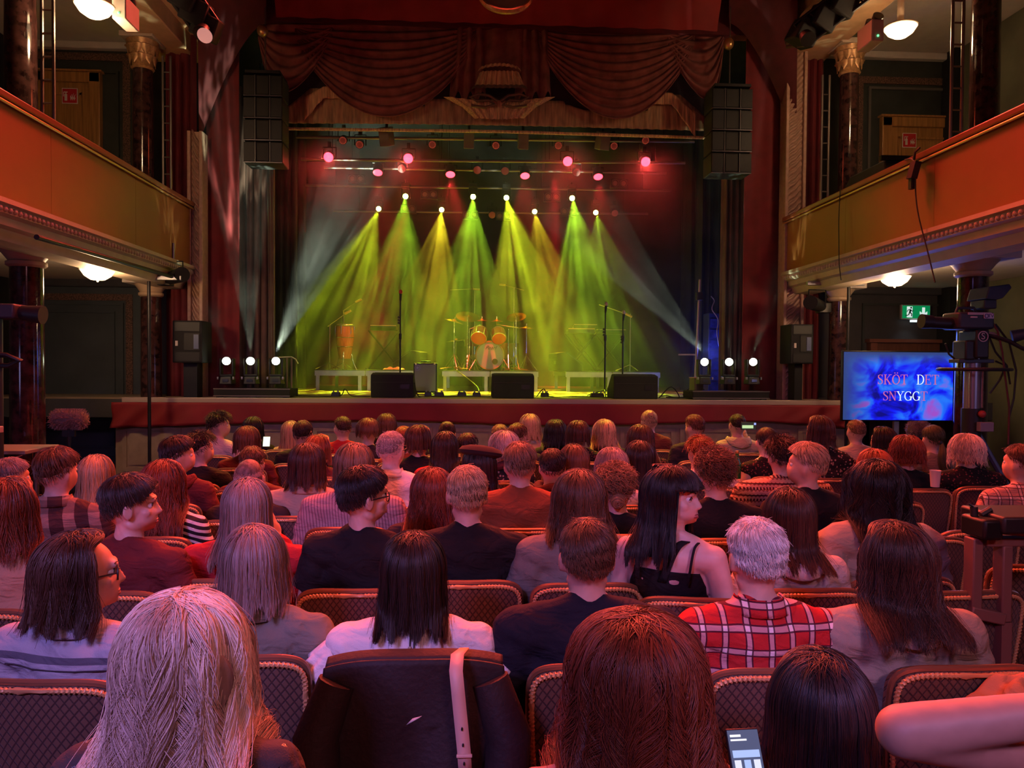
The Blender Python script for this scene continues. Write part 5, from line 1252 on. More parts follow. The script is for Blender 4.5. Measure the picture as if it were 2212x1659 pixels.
def moving_head(q, lens, label, lookm, r=.06, group=None, up=1.0, floor=False, s=1.0):
    root = thing('moving_head', label, 'stage lamp', (q.x, q.y, q.z), 0, group)
    d = lookm.normalized(); M = d.to_track_quat('Z', 'Y').to_matrix()
    MB().lathe([(r * .75, -.2 * s), (r * 1.05, -.17 * s), (r * 1.15, -.05 * s), (r * 1.2, 0), (r * 1.2, .03 * s), (r * 1.02, .03 * s)], q, 22, M).build('head', M_black, root)
    MB().lathe([(r * 1.0, .031 * s), (r * .6, .042 * s), (.004, .047 * s)], q, 22, M).build('lens', lens, root)
    k = -1 if floor else 1
    mb = MB()
    for sx in (-1, 1): mb.box(q + Vector((sx * r * 1.55, .04, k * .075 * s)), (.028 * s, .09 * s, .22 * s))
    mb.box(q + Vector((0, .04, k * .185 * s)), (r * 3.4, .1 * s, .03 * s)); mb.build('yoke', M_black, root, bevel=.008)
    MB().box(q + Vector((0, .05, k * .25 * s)), (r * 3.2, .2 * s, .1 * s), taper=.85 if floor else 1).build('base', M_blackp, root, bevel=.01)
    if floor:
        MB().box(q + Vector((0, -.055, k * .25 * s)), (.07, .004, .035)).build('display', mat('display_glass', (.05, .06, .1), .1), root)
        for sx in (-1, 1): MB().box(q + Vector((sx * r * 1.95, -.02, k * .22 * s)), (.02, .05, .035)).build('handle', M_alu, root, bevel=.004)
    else: MB().cyl(q + Vector((0, .05, .28 * s)), q + Vector((0, .05, .36 * s)), .02, n=8).build('clamp', M_black, root)
    return root
gl = ['left end of the upper green row', 'second in the upper green row', 'third in the upper green row', 'right end of the upper green row', 'left end of the lower green row', 'second in the lower green row', 'third in the lower green row', 'right end of the lower green row']
for i, (x, y, Y, (tx, ty, tY), pw, cc) in enumerate(GREEN_HEADS):
    q = P(x, y, Y); tg = P(tx, ty, tY); moving_head(q, M_lgreen, 'hanging moving lamp throwing a yellow green beam, ' + gl[i], Vector((0, 0, 1.77)) - q + Vector((0, 0, -.8)), r=.046, group='green beam lamps', s=.8)
def blinder(x, y, Y, label):
    q = P(x, y, Y); root = thing('blinder_lamp', label, 'stage lamp', q, 0, 'twin blinder lamps')
    MB().box(q + Vector((0, .05, 0)), (.3, .1, .16)).build('housing', M_black, root, bevel=.01)
    for s in (-1, 1):
        MB().lathe([(.065, 0), (.065, -.02), (.055, -.02), (.052, .0)], q + Vector((s * .073, 0, 0)), 20, Matrix.Rotation(R(-90), 3, 'X'), caps=False).build('reflector_ring', mat('reflector', (.55, .42, .36), .25, .7), root)
        MB().ball(q + Vector((s * .073, -.005, 0)), (.045, .012, .045), 14, 8).build('bulb', mat('bulb', (.35, .2, .16), .2), root)
for x, y, Y, lab in ((770, 386, 13.6, 'twin round blinder lamp at the left below the small red lamps'), (927, 420, 13.6, 'twin round blinder lamp left of centre on the fourth bar'), (1193, 425, 13.6, 'twin round blinder lamp right of centre on the fourth bar'),
                     (1338, 396, 13.2, 'twin round blinder lamp at the right of the fourth bar'), (882, 451, 14.6, 'twin round blinder lamp on the rear bar beside the first beams'), (1016, 464, 14.6, 'twin round blinder lamp left of centre on the rear bar'), (1088, 466, 14.6, 'twin round blinder lamp at the centre of the rear bar'), (1228, 457, 14.6, 'twin round blinder lamp right on the rear bar')):
    blinder(x, y, Y, lab)
for i, (x, y) in enumerate(((835, 295), (1013, 300), (1130, 302), (1302, 304))):
    q = P(x, y, 11.2); root = thing('profile_lamp', 'boxy lamp housing, %s of four in the dark under the valance' % ['leftmost', 'second', 'third', 'rightmost'][i], 'stage lamp', q, 0, 'boxy lamps under the valance')
    MB().box(q, (.15, .24, .26), (R(20), 0, R((-15, 0, 0, 12)[i]))).build('housing', mat('lamp_housing', (.14, .1, .08), .5), root, bevel=.01)
    MB().cyl(q + Vector((0, 0, .1)), q + Vector((0, .05, .3)), .02, n=8).build('bracket', M_black, root)
# ============================================================ line arrays
def line_array(px0, px1, py0, py1, n, Y, label, hang):
    a, b = P(px0, py0, Y), P(px1, py1, Y); w_ = b.x - a.x; h = (a.z - b.z) / n; cx = (a.x + b.x) / 2
    root = thing('line_array', label, 'loudspeaker', (cx, Y, b.z))
    for k in range(n):
        z = a.z - h * (k + .5); y = Y + .015 * (k - 1) ** 1.5 * .2 if k > 0 else Y
        e = MB().box((cx, y + .2, z), (w_, .36, h * .94)).build('cabinet', M_case, root, bevel=.012)
        for (xa, xb, dk) in ((-.5, -.2, 0), (.2, .5, 0)):
            MB().box((cx + w_ * (xa + xb) / 2, y + .012, z), (w_ * .27, .012, h * .84)).build('grille', mat('speaker_grille', (.02, .02, .022), .5, .5), e)
        MB().box((cx, y + .014, z), (w_ * .3, .006, h * .78)).build('horn', mat('horn_black', (.004, .004, .004), .6), e)
        for s in (-1, 1): MB().box((cx + s * w_ * .19, y + .008, z), (.014, .02, h * .9)).build('horn_edge', mat('horn_edge', (.05, .045, .05), .4), e)
        MB().box((cx, y + .012, z - h * .47), (w_ * .98, .012, .012)).build('rail', mat('array_edge', (.09, .08, .1), .35, .5), e)
    top = a.z
    MB().box((cx, Y + .2, top + .03), (w_ * .9, .4, .04)).build('flying_frame', M_black, root, bevel=.005)
    qh = P(*hang, Y); MB().cyl((cx, Y + .15, top + .04), (cx, Y + .15, qh.z - .04), .009, n=8).build('chain', M_black2, root)
    MB().cyl((cx, Y + .15, qh.z + .08), (cx, Y + .15, 7.29), .008, n=6).build('lifting_wire', M_black2, root)
    MB().ball((cx - .03, Y + .12, qh.z), (.07, .07, .08), 14, 10).build('hoist', M_gold, root)
line_array(524, 609, 158, 352, 4, 9.95, 'black hanging line array loudspeaker left of the stage opening', (562, 58))
line_array(1540, 1625, 187, 375, 4, 9.95, 'black hanging line array loudspeaker right of the stage opening', (1572, 86))
# ============================================================ stage floor equipment
S0 = STAGE_Z
def riser(px0, px1, Y, h, depth, legs, label, side=0):
    a, b = P(px0, 800, Y).x, P(px1, 800, Y).x
    root = thing('stage_riser', label, 'platform', ((a + b) / 2, Y, S0), 0, 'risers')
    MB().bb(a, b, Y, Y + depth, S0 + h - .02, S0 + h).build('deck', M_blackp, root, smooth=0)
    MB().bb(a, b, Y - .01, Y + .02, S0 + h - .1, S0 + h - .012).bb(a, b, Y - .014, Y - .01, S0 + h - .1, S0 + h - .09).bb(a, b, Y - .014, Y - .01, S0 + h - .022, S0 + h - .012).build('frame', M_alu, root, smooth=0)
    MB().bb(a, b, Y + depth - .03, Y + depth, S0 + h - .1, S0 + h - .02).build('rear_beam', M_alu, root, smooth=0)
    for px in legs:
        x = P(px, 800, Y).x; MB().box((x, Y + .03, S0 + (h - .1) / 2), (.055, .055, h - .1)).build('leg', M_alu, root, smooth=0)
        MB().box((x, Y + depth - .05, S0 + (h - .1) / 2), (.055, .055, h - .1)).build('leg', M_alu, root, smooth=0)
RH = .35
riser(680, 788, 12.9, RH, 1.9, (686, 777), 'aluminium framed riser at the left under the conga')
riser(790, 893, 12.9, RH, 1.9, (797, 889), 'aluminium framed riser left of the amplifier')
riser(955, 1058, 12.9, RH, 2.0, (961, 1050), 'aluminium framed riser under the left half of the drum kit')
riser(1060, 1163, 12.9, RH, 2.0, (1066, 1158), 'aluminium framed riser under the right half of the drum kit')
riser(1222, 1322, 12.9, RH, 1.9, (1228, 1316), 'aluminium framed riser at the right under the keyboards')
riser(1324, 1426, 12.9, RH, 1.9, (1330, 1420), 'aluminium framed riser at the far right')
# floor monitors: wedge boxes seen from behind, slanted grille towards the players
def wedge(px0, px1, Y, hgt, label, rz=0, top=.36, dep=.5):
    a, b = P(px0, 800, Y).x, P(px1, 800, Y).x; w_ = b - a
    root = thing('stage_monitor', label, 'loudspeaker', ((a + b) / 2, Y + dep / 2, S0), rz, 'floor monitors')
    prof = [(-dep / 2, 0), (dep / 2, 0), (dep / 2, hgt * .35), (-dep / 2 + dep * top, hgt), (-dep / 2, hgt * .93)]
    MB().prism(prof, -w_ / 2, w_ / 2, 'x').build('cabinet', M_case, root, world=False, smooth=0, bevel=.012, fixn=True)
    p1, p2 = Vector((0, dep / 2, hgt * .35)), Vector((0, -dep / 2 + dep * top, hgt)); ang = math.atan2(p2.z - p1.z, p2.y - p1.y)
    MB().box((p1 + p2) / 2 + Vector((0, .008, .008)), (w_ * .9, (p2 - p1).length * .9, .012), (ang, 0, 0)).build('grille', mat('wedge_grille', (.05, .05, .055), .5, .5), root, world=False, smooth=0)
    MB().box((w_ * .3, -dep / 2 - .002, hgt * .45), (.12, .006, .06)).build('handle_cup', M_black, root, world=False, smooth=0)
    MB().box((0, -dep / 2 - .003, hgt * .62), (w_ * .9, .004, .004)).build('seam', mat('dark_edge', (.03, .03, .03), .5), root, world=False, smooth=0)
    return root
wedge(801, 893, 10.12, .33, 'black floor monitor at the front edge of the stage, left')
wedge(1063, 1154, 10.12, .33, 'black floor monitor at the front edge of the stage, centre')
wedge(1326, 1422, 10.12, .33, 'black floor monitor at the front edge of the stage, right')
for (px, Y, rz, lab) in ((886, 13.4, 75, 'floor monitor turned sideways on the riser behind the amplifier'), (1222, 13.6, -75, 'floor monitor turned sideways behind the right keyboards')):
    r = wedge(880 - 25, 880 + 28, 13.2, .34, lab, 0, .3, .5); q = P(px, 770, Y); r.location = (q.x, Y, S0 + RH); r.rotation_euler = (0, 0, R(rz))
# guitar amplifier with star logo
def amp():
    Y = 11.4; a, b = P(893, 784, Y), P(944, 842, Y); z0 = S0; z1 = a.z; cx = (a.x + b.x) / 2; w_ = b.x - a.x
    root = thing('guitar_amplifier', 'grey grille amplifier cabinet with star badge between the risers', 'amplifier', (cx, Y, S0))
    MB().bb(a.x, b.x, Y, Y + .3, z0 + .02, z1).build('cabinet', M_blackp, root, bevel=.012)
    MB().bb(a.x + .02, b.x - .02, Y - .008, Y, z0 + .05, z1 - .02).build('grille_cloth', mat('grey_grille', (.26, .26, .27), .8, bump=.3, bscale=200), root, smooth=0)
    MB().tube([(cx - .08, Y + .15, z1), (cx - .07, Y + .15, z1 + .025), (cx + .07, Y + .15, z1 + .025), (cx + .08, Y + .15, z1)], .009, 8).build('handle', M_blackp, root)
    c = Vector((a.x + .06, Y - .012, z1 - .07)); star = [(c.x + (.028 if k % 2 == 0 else .012) * math.sin(k * math.pi / 5), c.z + (.028 if k % 2 == 0 else .012) * math.cos(k * math.pi / 5)) for k in range(10)]
    lg = MB().lathe([(.036, -.004), (.042, -.004), (.042, 0), (.036, 0)], c, 24, Matrix.Rotation(R(90), 3, 'X'), caps=False).prism(star, c.y - .003, c.y + .003).build('badge', M_alu, root, smooth=0)
    for x in (a.x + .04, b.x - .04):
        for zz in (z0, z1 - .03): MB().ball((x, Y, zz + .015), .02, 8, 6).build('corner', M_chrome, root)
amp()
# small tube amp at the right of the centre riser, cable loops, pedals
def cable(pts, label, m=None, r=.007, cat='cable'):
    P_ = [Vector(p) for p in pts]; out = []
    for i in range(len(P_) - 1):
        p0, p1, p2, p3 = P_[max(i-1, 0)], P_[i], P_[i+1], P_[min(i+2, len(P_)-1)]
        for k in range(6):
            t = k / 6; out.append(.5 * ((2*p1) + (p2-p0)*t + (2*p0-5*p1+4*p2-p3)*t*t + (3*p1-p0-3*p2+p3)*t**3))
    out.append(P_[-1]); return single(MB().tube(out, r, 6), 'cable', m or M_blackp, label, cat, None)
def fl(px, Y, dz=.01): q = P(px, 800, Y); return Vector((q.x, Y, S0 + dz))
random.seed(11)
cable([fl(640, 10.4), fl(690, 10.2), fl(735, 10.5), fl(745, 10.5, .1), fl(760, 10.45), fl(800, 10.3)], 'black cable arching on the stage floor left of the left monitor')
cable([fl(895, 10.2, .2), fl(905, 10.3), fl(930, 10.5), fl(960, 10.3), fl(1000, 10.5), fl(1060, 10.35)], 'black cable running from the left monitor to the pedals')
cable([fl(1160, 10.5), fl(1175, 10.3, .12), fl(1190, 10.4), fl(1260, 10.6), fl(1325, 10.3)], 'black cable between the centre and right monitors')
cable([fl(1425, 10.3), fl(1450, 10.2, .16), fl(1468, 10.3), fl(1440, 10.5), fl(1500, 10.4)], 'cable loop standing on the floor right of the right monitor')
cable([fl(1424, 10.5), fl(1440, 10.6, .03), fl(1460, 10.4, .01), fl(1505, 10.6)], 'cable lying toward the right beam lamps')
cable([fl(985, 12.88, .35), fl(1000, 12.6, .28), fl(1030, 12.3, .1), fl(1035, 12.0)], 'cable hanging off the drum riser to the floor')
for i, (px, Y, w_, lab) in enumerate(((925, 10.7, .1, 'small pedal box right of the left monitor'), (949, 10.6, .14, 'pair of small boxes in front of the drum riser'), (998, 10.7, .13, 'tall small pedal left of the centre monitor'), (1030, 10.6, .12, 'flat pedal beside the centre monitor'), (1177, 10.6, .12, 'black pedal right of the centre monitor'), (726, 10.4, .12, 'flat junction box on the floor at the left'), (1290, 10.6, .2, 'cable tails and box left of the right monitor'))):
    q = fl(px, Y, 0); root = thing('effect_pedal', lab, 'pedal', q, 0, 'pedals on the stage floor')
    MB().box(q + Vector((0, 0, .03)), (w_, .12, .06), taper=.85).build('housing', M_black, root, bevel=.006)
    for s in (-1, 1): MB().cyl(q + Vector((s * w_ * .25, -.02, .06)), q + Vector((s * w_ * .25, -.02, .085)), .012, n=10).build('knob', M_alu, root)
# microphone stands
def mic_stand(px, py, Y, label, base=True, zb=S0, red=False, boom=None):
    q = P(px, py, Y); root = thing('microphone_stand', label, 'microphone stand', (q.x, Y, zb))
    if base:
        for k in range(3):
            a = k * 2.094 + .4; MB().cyl((q.x, Y, zb + .1), (q.x + .28 * math.cos(a), Y + .28 * math.sin(a), zb + .012), .009, n=8).build('leg', M_black, root)
    top = q.z - .12
    MB().cyl((q.x, Y, zb + .05), (q.x, Y, zb + .85), .0125, n=10).build('tube', M_black, root)
    MB().cyl((q.x, Y, zb + .8), (q.x, Y, top), .009, n=10).build('inner_tube', M_black, root)
    MB().cyl((q.x, Y, zb + .8), (q.x, Y, zb + .88), .02, n=10).build('clutch', M_black, root)
    for k, z in enumerate((top - .32, top - .28, top - .24)): MB().box((q.x - .02, Y - .01, z), (.035, .02, .025), (0, .4, 0)).build('plectrum_clip', M_blackp, root)
    m = MB().cyl((q.x, Y, top), (q.x + .005, Y - .02, q.z - .02), .014, .021, 14); m.build('microphone', M_blackp, root)
    MB().ball((q.x + .006, Y - .022, q.z), (.028, .028, .034), 16, 10).build('mic_grille', mat('mic_grille_red', (.5, .04, .04), .4, .4) if red else mat('mic_grille', (.6, .5, .4), .35, .7), root)
    return root
mic_stand(865, 631, 10.9, 'straight microphone stand with dark red headed microphone, left of centre', red=True)
mic_stand(1308, 657, 10.75, 'straight microphone stand right of centre, left one of the pair')
mic_stand(1346, 675, 11.0, 'straight microphone stand right of centre, right one of the pair')
def boom_stand(px, Y, zb, h, pa, pb, label):
    q = P(px, 700, Y); root = thing('boom_stand', label, 'microphone stand', (q.x, Y, zb))
    for k in range(3): a = k * 2.094 + .9; MB().cyl((q.x, Y, zb + .12), (q.x + .25 * math.cos(a), Y + .25 * math.sin(a), zb + .01), .009, n=8).build('leg', M_chrome, root)
    A, B = P(*pa, Y), P(*pb, Y); C = Vector((q.x, Y, A.lerp(B, max(0, min(1, (q.x - A.x) / ((B.x - A.x) or 1)))).z))
    MB().cyl((q.x, Y, zb), C, .011, n=8).build('tube', M_chrome, root); MB().cyl(A, B, .009, n=8).build('boom', M_chrome, root)
    MB().cyl(B, B + (B - A).normalized() * .13 + Vector((0, 0, -.02)), .02, n=10).build('microphone', M_gold, root)
D0 = S0 + RH
boom_stand(742, 13.5, D0, 1.2, (740, 672), (768, 653), 'boom stand with condenser microphone over the conga, left riser')
boom_stand(712, 13.3, D0, .9, (708, 705), (745, 678), 'boom stand leaning beside the conga at the left end')
boom_stand(1025, 14.9, D0, 1.8, (972, 626), (1022, 624), 'tall overhead microphone boom left behind the drums')
boom_stand(1110, 14.9, D0, 1.8, (1132, 627), (1092, 616), 'tall overhead microphone boom right behind the drums')
boom_stand(1362, 13.2, D0, 1.0, (1294, 658), (1350, 677), 'boom arm between the two right microphone stands')
# conga
def conga():
    Y = 13.6; a, b = P(722, 701, Y), P(763, 775, Y); cx = (a.x + b.x) / 2 + .02; zt, zb = a.z, b.z; r = (b.x - a.x) / 2
    root = thing('conga_drum', 'tall wooden conga drum on a low stand, left riser', 'drum', (cx, Y, D0))
    MB().lathe([(r * .62, zb), (r * .8, zb + (zt - zb) * .3), (r * .98, zb + (zt - zb) * .62), (r * .92, zt - .03)], (cx, Y, 0), 28).build('shell', mat('conga_wood', (.42, .14, .05), .25, var=.2, vscale=5, stretch=(12, 12, .6)), root)
    MB().lathe([(.01, zt + .004), (r * .84, zt + .003), (r * .88, zt - .01)], (cx, Y, 0), 28).build('skin', mat('drum_skin', (.7, .55, .42), .5), root)
    MB().tube([(cx + r * .98 * math.cos(k * .2618), Y + r * .98 * math.sin(k * .2618), zt - .015) for k in range(24)], .011, 8, closed=True).build('rim', M_chrome, root)
    for k in range(6): aa = k * 1.047 + .3; MB().cyl((cx + r * 1.0 * math.cos(aa), Y + r * math.sin(aa), zt - .02), (cx + r * 1.0 * math.cos(aa), Y + r * math.sin(aa), zt - .17), .007, n=6).build('tuning_rod', M_chrome, root)
    for f in (.35, .62): MB().tube([(cx + (r * (.84 if f < .5 else .98)) * math.cos(k * .2618), Y + (r * (.84 if f < .5 else .98)) * math.sin(k * .2618), zb + (zt - zb) * f) for k in range(24)], .006, 6, closed=True).build('band', M_chrome, root)
    for k in range(3): aa = k * 2.094 + .5; MB().tube([(cx + .7 * r * math.cos(aa), Y + .7 * r * math.sin(aa), zb + .12), (cx + r * .9 * math.cos(aa), Y + r * .9 * math.sin(aa), zb - .05), (cx + r * 1.3 * math.cos(aa), Y + r * 1.3 * math.sin(aa), D0)], .009, 6).build('stand_leg', M_chrome, root)
conga()
# keyboards
def keyboard(px0, px1, py, Y, label, stand=True, dep=.32, h=.09):
    a, b = P(px0, py, Y), P(px1, py, Y); cx = (a.x + b.x) / 2; root = thing('keyboard', label, 'keyboard', (cx, Y, D0))
    z = a.z; MB().bb(a.x, b.x, Y, Y + dep, z - h, z - h * .3).bb(a.x, b.x, Y, Y + .04, z - h, z).build('case', M_blackp, root, bevel=.008)
    MB().bb(a.x, b.x, Y - .004, Y, z - .015, z).build('edge_strip', mat('keyboard_edge', (.5, .3, .2), .4), root, smooth=0)
    n = 22; w_ = (b.x - a.x) * .86 / n
    for k in range(n): MB().bb(cx - n * w_ / 2 + k * w_ + .001, cx - n * w_ / 2 + (k + 1) * w_ - .001, Y + dep * .5, Y + dep - .01, z - h * .3, z - h * .08).build('key', mat('ivory', (.75, .72, .66), .3), root, smooth=0)
    if stand:
        for s in (-1, 1):
            MB().cyl((cx - s * .28, Y + .15, z - h), (cx + s * .28, Y + .15, D0 + .015), .016, n=8).build('stand_leg', M_black, root); MB().cyl((cx + s * .3, Y - .02, D0 + .015), (cx + s * .3, Y + .34, D0 + .015), .016, n=8).build('stand_foot', M_black, root)
    return root
keyboard(800, 856, 702, 13.7, 'slim keyboard on a cross stand, left riser')
keyboard(1228, 1285, 709, 13.4, 'lower keyboard on the right riser', dep=.3)
keyboard(1240, 1290, 700, 13.75, 'upper keyboard above the lower one, right riser', dep=.3)
keyboard(1288, 1352, 711, 14.2, 'second keyboard station further back on the right riser')
# drum kit ---------------------------------------------------------------
def drumkit():
    Y = 13.35
    def W(px, py, y=Y): return P(px, py, y)
    root = thing('drum_kit', 'drum kit with red headed toms and pale bass drum on the centre riser', 'drum kit', (W(1058, 800).x, Y + .5, D0))
    FX = Matrix.Rotation(R(90), 3, 'X')
    c = W(1058, 768); r = .245; c.z = D0 + r + .02
    M_shell = mat('drum_shell', (.1, .02, .02), .15, coat=.5)
    MB().lathe([(r * .97, -.42), (r * .97, 0)], c, 40, FX).build('bass_drum', M_shell, root)
    hd = MB().lathe([(r * .95, .002), (.004, .006)], c, 40, FX).build('bass_drum_head', mat('bass_head', (.55, .42, .42), .45), root)
    MB().lathe([(r * .95, -.0), (r * 1.04, -.03), (r * 1.05, .0), (r * 1.03, .015), (r * .95, .012)], c, 40, FX, caps=False).build('bass_drum_hoop', mat('hoop', (.5, .18, .1), .3), root)
    pc = c + Vector((.09, -.008, -.105))
    MB().lathe([(.05, 0), (.004, .001)], pc, 24, FX).build('port_hole', mat('port_dark', (.05, .04, .03), .7), hd)
    text_obj('Pearl', .095, mat('logo_dark', (.06, .04, .03), .5), hd, Vector((c.x + .01, c.y - .009, c.z + r * .55)) - Vector(root.location), .5)
    M_rh = mat('red_drum_head', (.9, .005, .01), .4)
    for (px, py, rr, tilt, roll, yy) in ((1034, 731, .135, 128, .2, Y - .12), (1078, 732, .122, 128, -.12, Y - .12)):
        q = W(px, py, yy); M = Matrix.Rotation(roll, 3, 'Y') @ Matrix.Rotation(R(tilt), 3, 'X')    # bottom heads tipped to the hall
        t = MB().lathe([(rr, -.2), (rr, 0)], q, 30, M, caps=False).build('tom', mat('clear_tom', (.035, .014, .008), .12), root)
        MB().lathe([(rr * .98, .002), (.004, .004)], q, 30, M).build('tom_bottom_head', M_rh, t, world=True)
        MB().lathe([(rr * .98, 0), (rr * 1.05, -.008), (rr * 1.05, .006), (rr * .98, .008)], q, 30, M, caps=False).build('tom_hoop', M_chrome, t)
        MB().lathe([(rr * .98, -.2), (rr * 1.05, -.2), (rr * 1.05, -.185), (rr * .98, -.185)], q, 30, M, caps=False).build('tom_hoop', M_chrome, t)
        for k in range(6): a = k * 1.047; MB().cyl(q + M @ Vector((rr * 1.04 * math.cos(a), rr * 1.04 * math.sin(a), -.19)), q + M @ Vector((rr * 1.04 * math.cos(a), rr * 1.04 * math.sin(a), 0)), .005, n=6).build('tuning_rod', M_chrome, t)
    # floor tom and snare further back
    for (px, yy, rr, zt_, h, nm) in ((1100, Y + .55, .18, D0 + .5, .36, 'floor_tom'), (1020, Y + .62, .16, D0 + .58, .14, 'snare_drum')):
        q = W(px, 760, yy); MB().lathe([(rr, zt_ - h), (rr, zt_)], (q.x, yy, 0), 28).build(nm, M_shell, root)
        for k in range(3): a = k * 2.09; MB().cyl((q.x + rr * math.cos(a), yy + rr * math.sin(a), zt_ - h), (q.x + rr * 1.2 * math.cos(a), yy + rr * 1.2 * math.sin(a), D0), .008, n=6).build('drum_leg', M_chrome, root)
    def stand(px, py_top, yy, name='cymbal_stand'):
        q = W(px, py_top, yy); s = MB().cyl((q.x, yy, D0 + .1), (q.x, yy, q.z), .009, n=8).build(name, M_chrome, root)
        for k in range(3): a = k * 2.09 + px; MB().cyl((q.x, yy, D0 + .28), (q.x + .2 * math.cos(a), yy + .2 * math.sin(a), D0 + .01), .008, n=6).build('tripod_leg', M_chrome, s)
        return q
    M_cym = mat('cymbal_bronze', (.85, .42, .12), .25, .9)
    def cym(px, py, rr, tx, ty, yy, st=True):
        q = W(px, py, yy); M = Euler((R(tx), R(ty), 0)).to_matrix()
        MB().lathe([(rr, -.012), (rr * .6, .0), (rr * .25, .012), (rr * .2, .03), (.01, .036), (.01, .03), (rr * .2, .02), (rr * .25, .006), (rr, -.014)], q, 36, M, caps=False).build('cymbal', M_cym, root)
        MB().cyl(q + M @ Vector((0, 0, .03)), q + M @ Vector((0, 0, .075)), .012, n=8).build('wing_nut', M_chrome, root)
        if st: stand(px, py, yy)
    cym(1010, 683, .21, -22, 6, Y + .3); cym(1115, 684, .18, -22, -7, Y + .3); cym(981, 693, .17, 5, 16, Y + .2); cym(1041, 692, .105, 0, 0, Y + .1, False); cym(1073, 693, .105, 0, 0, Y + .1, False)
    cym(1137, 708, .14, 0, 3, Y + .6); cym(985, 735, .18, 0, -7, Y + .7)
    for px in (1014, 1098, 1021): stand(px, 710 if px != 1021 else 735, Y + .15)
    for pts in (((1014, 711), (1038, 702)), ((1074, 701), (1098, 705), (1120, 708))): MB().tube([W(x, y, Y + .15) for x, y in pts], .01, 8).build('boom_arm', M_chrome, root)
    for px in (1041, 1073): MB().cyl(W(px, 703, Y + .15), W(px, 692, Y + .1), .008, n=6).build('stacker', M_chrome, root)
    for s in (-1, 1): MB().cyl(c + Vector((s * r * .95, .1, -.05)), (c.x + s * .36, Y - .05, D0), .01, n=8).build('bass_spur', M_chrome, root)
    # throne
    q = W(1062, 700, Y + .95); MB().lathe([(.15, D0 + .48), (.17, D0 + .5), (.17, D0 + .54), (.14, D0 + .56)], (q.x, q.y, 0), 24).build('drum_stool', M_blackp, root); MB().cyl((q.x, q.y, D0), (q.x, q.y, D0 + .48), .02, n=8).build('stool_post', M_chrome, root)
drumkit()
random.seed(4)
for i in range(7):
    a = fl(962 + i * 14 + (80 if i > 3 else 0), 13.0 + .1 * (i % 3), RH + .01); pts = [a + Vector((random.uniform(-.12, .12), random.uniform(-.05, .2), random.uniform(0, .06))) for _ in range(5)]
    cable(pts, 'tangled cable on the drum riser, %s' % ['at its left corner', 'beside the first stand', 'under the left tom', 'left of the bass drum', 'right of the bass drum', 'under the right stands', 'near its right corner'][i], r=.006, m=mat('red_cable', (.25, .04, .03), .5))
# crumpled cloth on the left riser
def cloth(u, v): return Vector((P(852, 800, 13.2).x + (u - .5) * .36, 13.0 + v * .3, D0 + .01 + .055 * abs(math.sin(u * 9 + v * 4) * math.sin(v * 7 + u * 3)) * math.sin(math.pi * u) ** .5 * math.sin(math.pi * v) ** .5))
single(MB().grid(cloth, 30, 20), 'crumpled_cloth', mat('pink_cloth', (.6, .25, .25), .8), 'crumpled reddish cloth lying on the left riser beside the microphone stand', 'cloth')
# bright floor lamps on their cases
def beam_case(pxs, case, label_side):
    a, b = P(case[0], 842, 9.92), P(case[1], 858, 9.92)
    root = thing('lamp_case', 'long low black plinth under the %s trio of white beam lamps' % label_side, 'case', ((a.x + b.x) / 2, 10.05, S0))
    MB().bb(a.x, b.x, 9.88, 10.35, S0 + .015, S0 + .115).build('body', M_case, root, bevel=.01)
    MB().bb(a.x, b.x, 9.875, 9.89, S0 + .105, S0 + .12).bb(a.x, b.x, 9.875, 9.89, S0 + .015, S0 + .03).build('edging', mat('case_edging', (.2, .17, .14), .4, .6), root, smooth=0)
    for t in (.06, .5, .94): MB().box((a.x + (b.x - a.x) * t, 9.95, S0 + .008), (.07, .07, .016)).build('foot', M_blackp, root)
beam_case(0, (463, 628), 'left'); beam_case(0, (1495, 1660), 'right')
ord3 = ['left', 'middle', 'right']
for i, (x, y, (tx, ty, tY), pw) in enumerate(WHITE_HEADS):
    q = P(x, y, 10.0); q.z = max(q.z, S0 + .41)
    tg = P(tx, ty, tY); moving_head(q, M_lwhite, 'white glaring floor beam lamp, %s one of the %s trio' % (ord3[i % 3], 'left' if i < 3 else 'right'), (Vector((0, 0, 1.9)) - q), r=.05, floor=True, group='white floor beam lamps')
# low rack and thin rail behind the left beam lamps
q = P(618, 800, 10.35); root = thing('side_rail', 'thin metal rail and post behind the left beam lamps', 'rail', (q.x, 10.4, S0))
MB().cyl((q.x, 10.4, S0), (q.x, 10.4, S0 + .52), .014, n=8).cyl((q.x + .06, 10.4, S0), (q.x + .06, 10.4, S0 + .52), .014, n=8).build('post', M_black2, root)
MB().tube([(q.x - .15, 10.4, S0 + .52), (q.x + .06, 10.4, S0 + .53), (q.x + .12, 10.38, S0 + .5), (q.x + .16, 10.36, S0 + .44)], .012, 8).build('arm', M_black2, root)
# right wing: pole, blue lit rack, hanging ropes at left
q = P(1503, 640, 11.2); root = thing('tall_pole', 'tall pale pole on a stand in the right wing', 'pole', (q.x, 11.2, S0))
MB().cyl((q.x, 11.2, S0), (q.x + .06, 11.2, q.z + .25), .018, n=10).build('pole', mat('pale_pole', (.5, .4, .45), .4, .3), root)
MB().box((q.x + .05, 11.2, q.z), (.1, .08, .12)).build('clamp', M_black, root, bevel=.01); MB().cyl((q.x - .25, 11.2, S0 + .62), (q.x, 11.2, S0 + .62), .012, n=8).build('cross_arm', MATS['pale_pole'], root)
for k in range(3): MB().cyl((q.x, 11.2, S0 + .2), (q.x + .25 * math.cos(k * 2.1), 11.2 + .2 * math.sin(k * 2.1), S0 + .01), .01, n=6).build('leg', M_black, root)
q = P(1549, 720, 11.9); root = thing('equipment_rack', 'blue lit equipment rack half hidden by the right stage curtain', 'rack', (q.x, 11.9, S0))
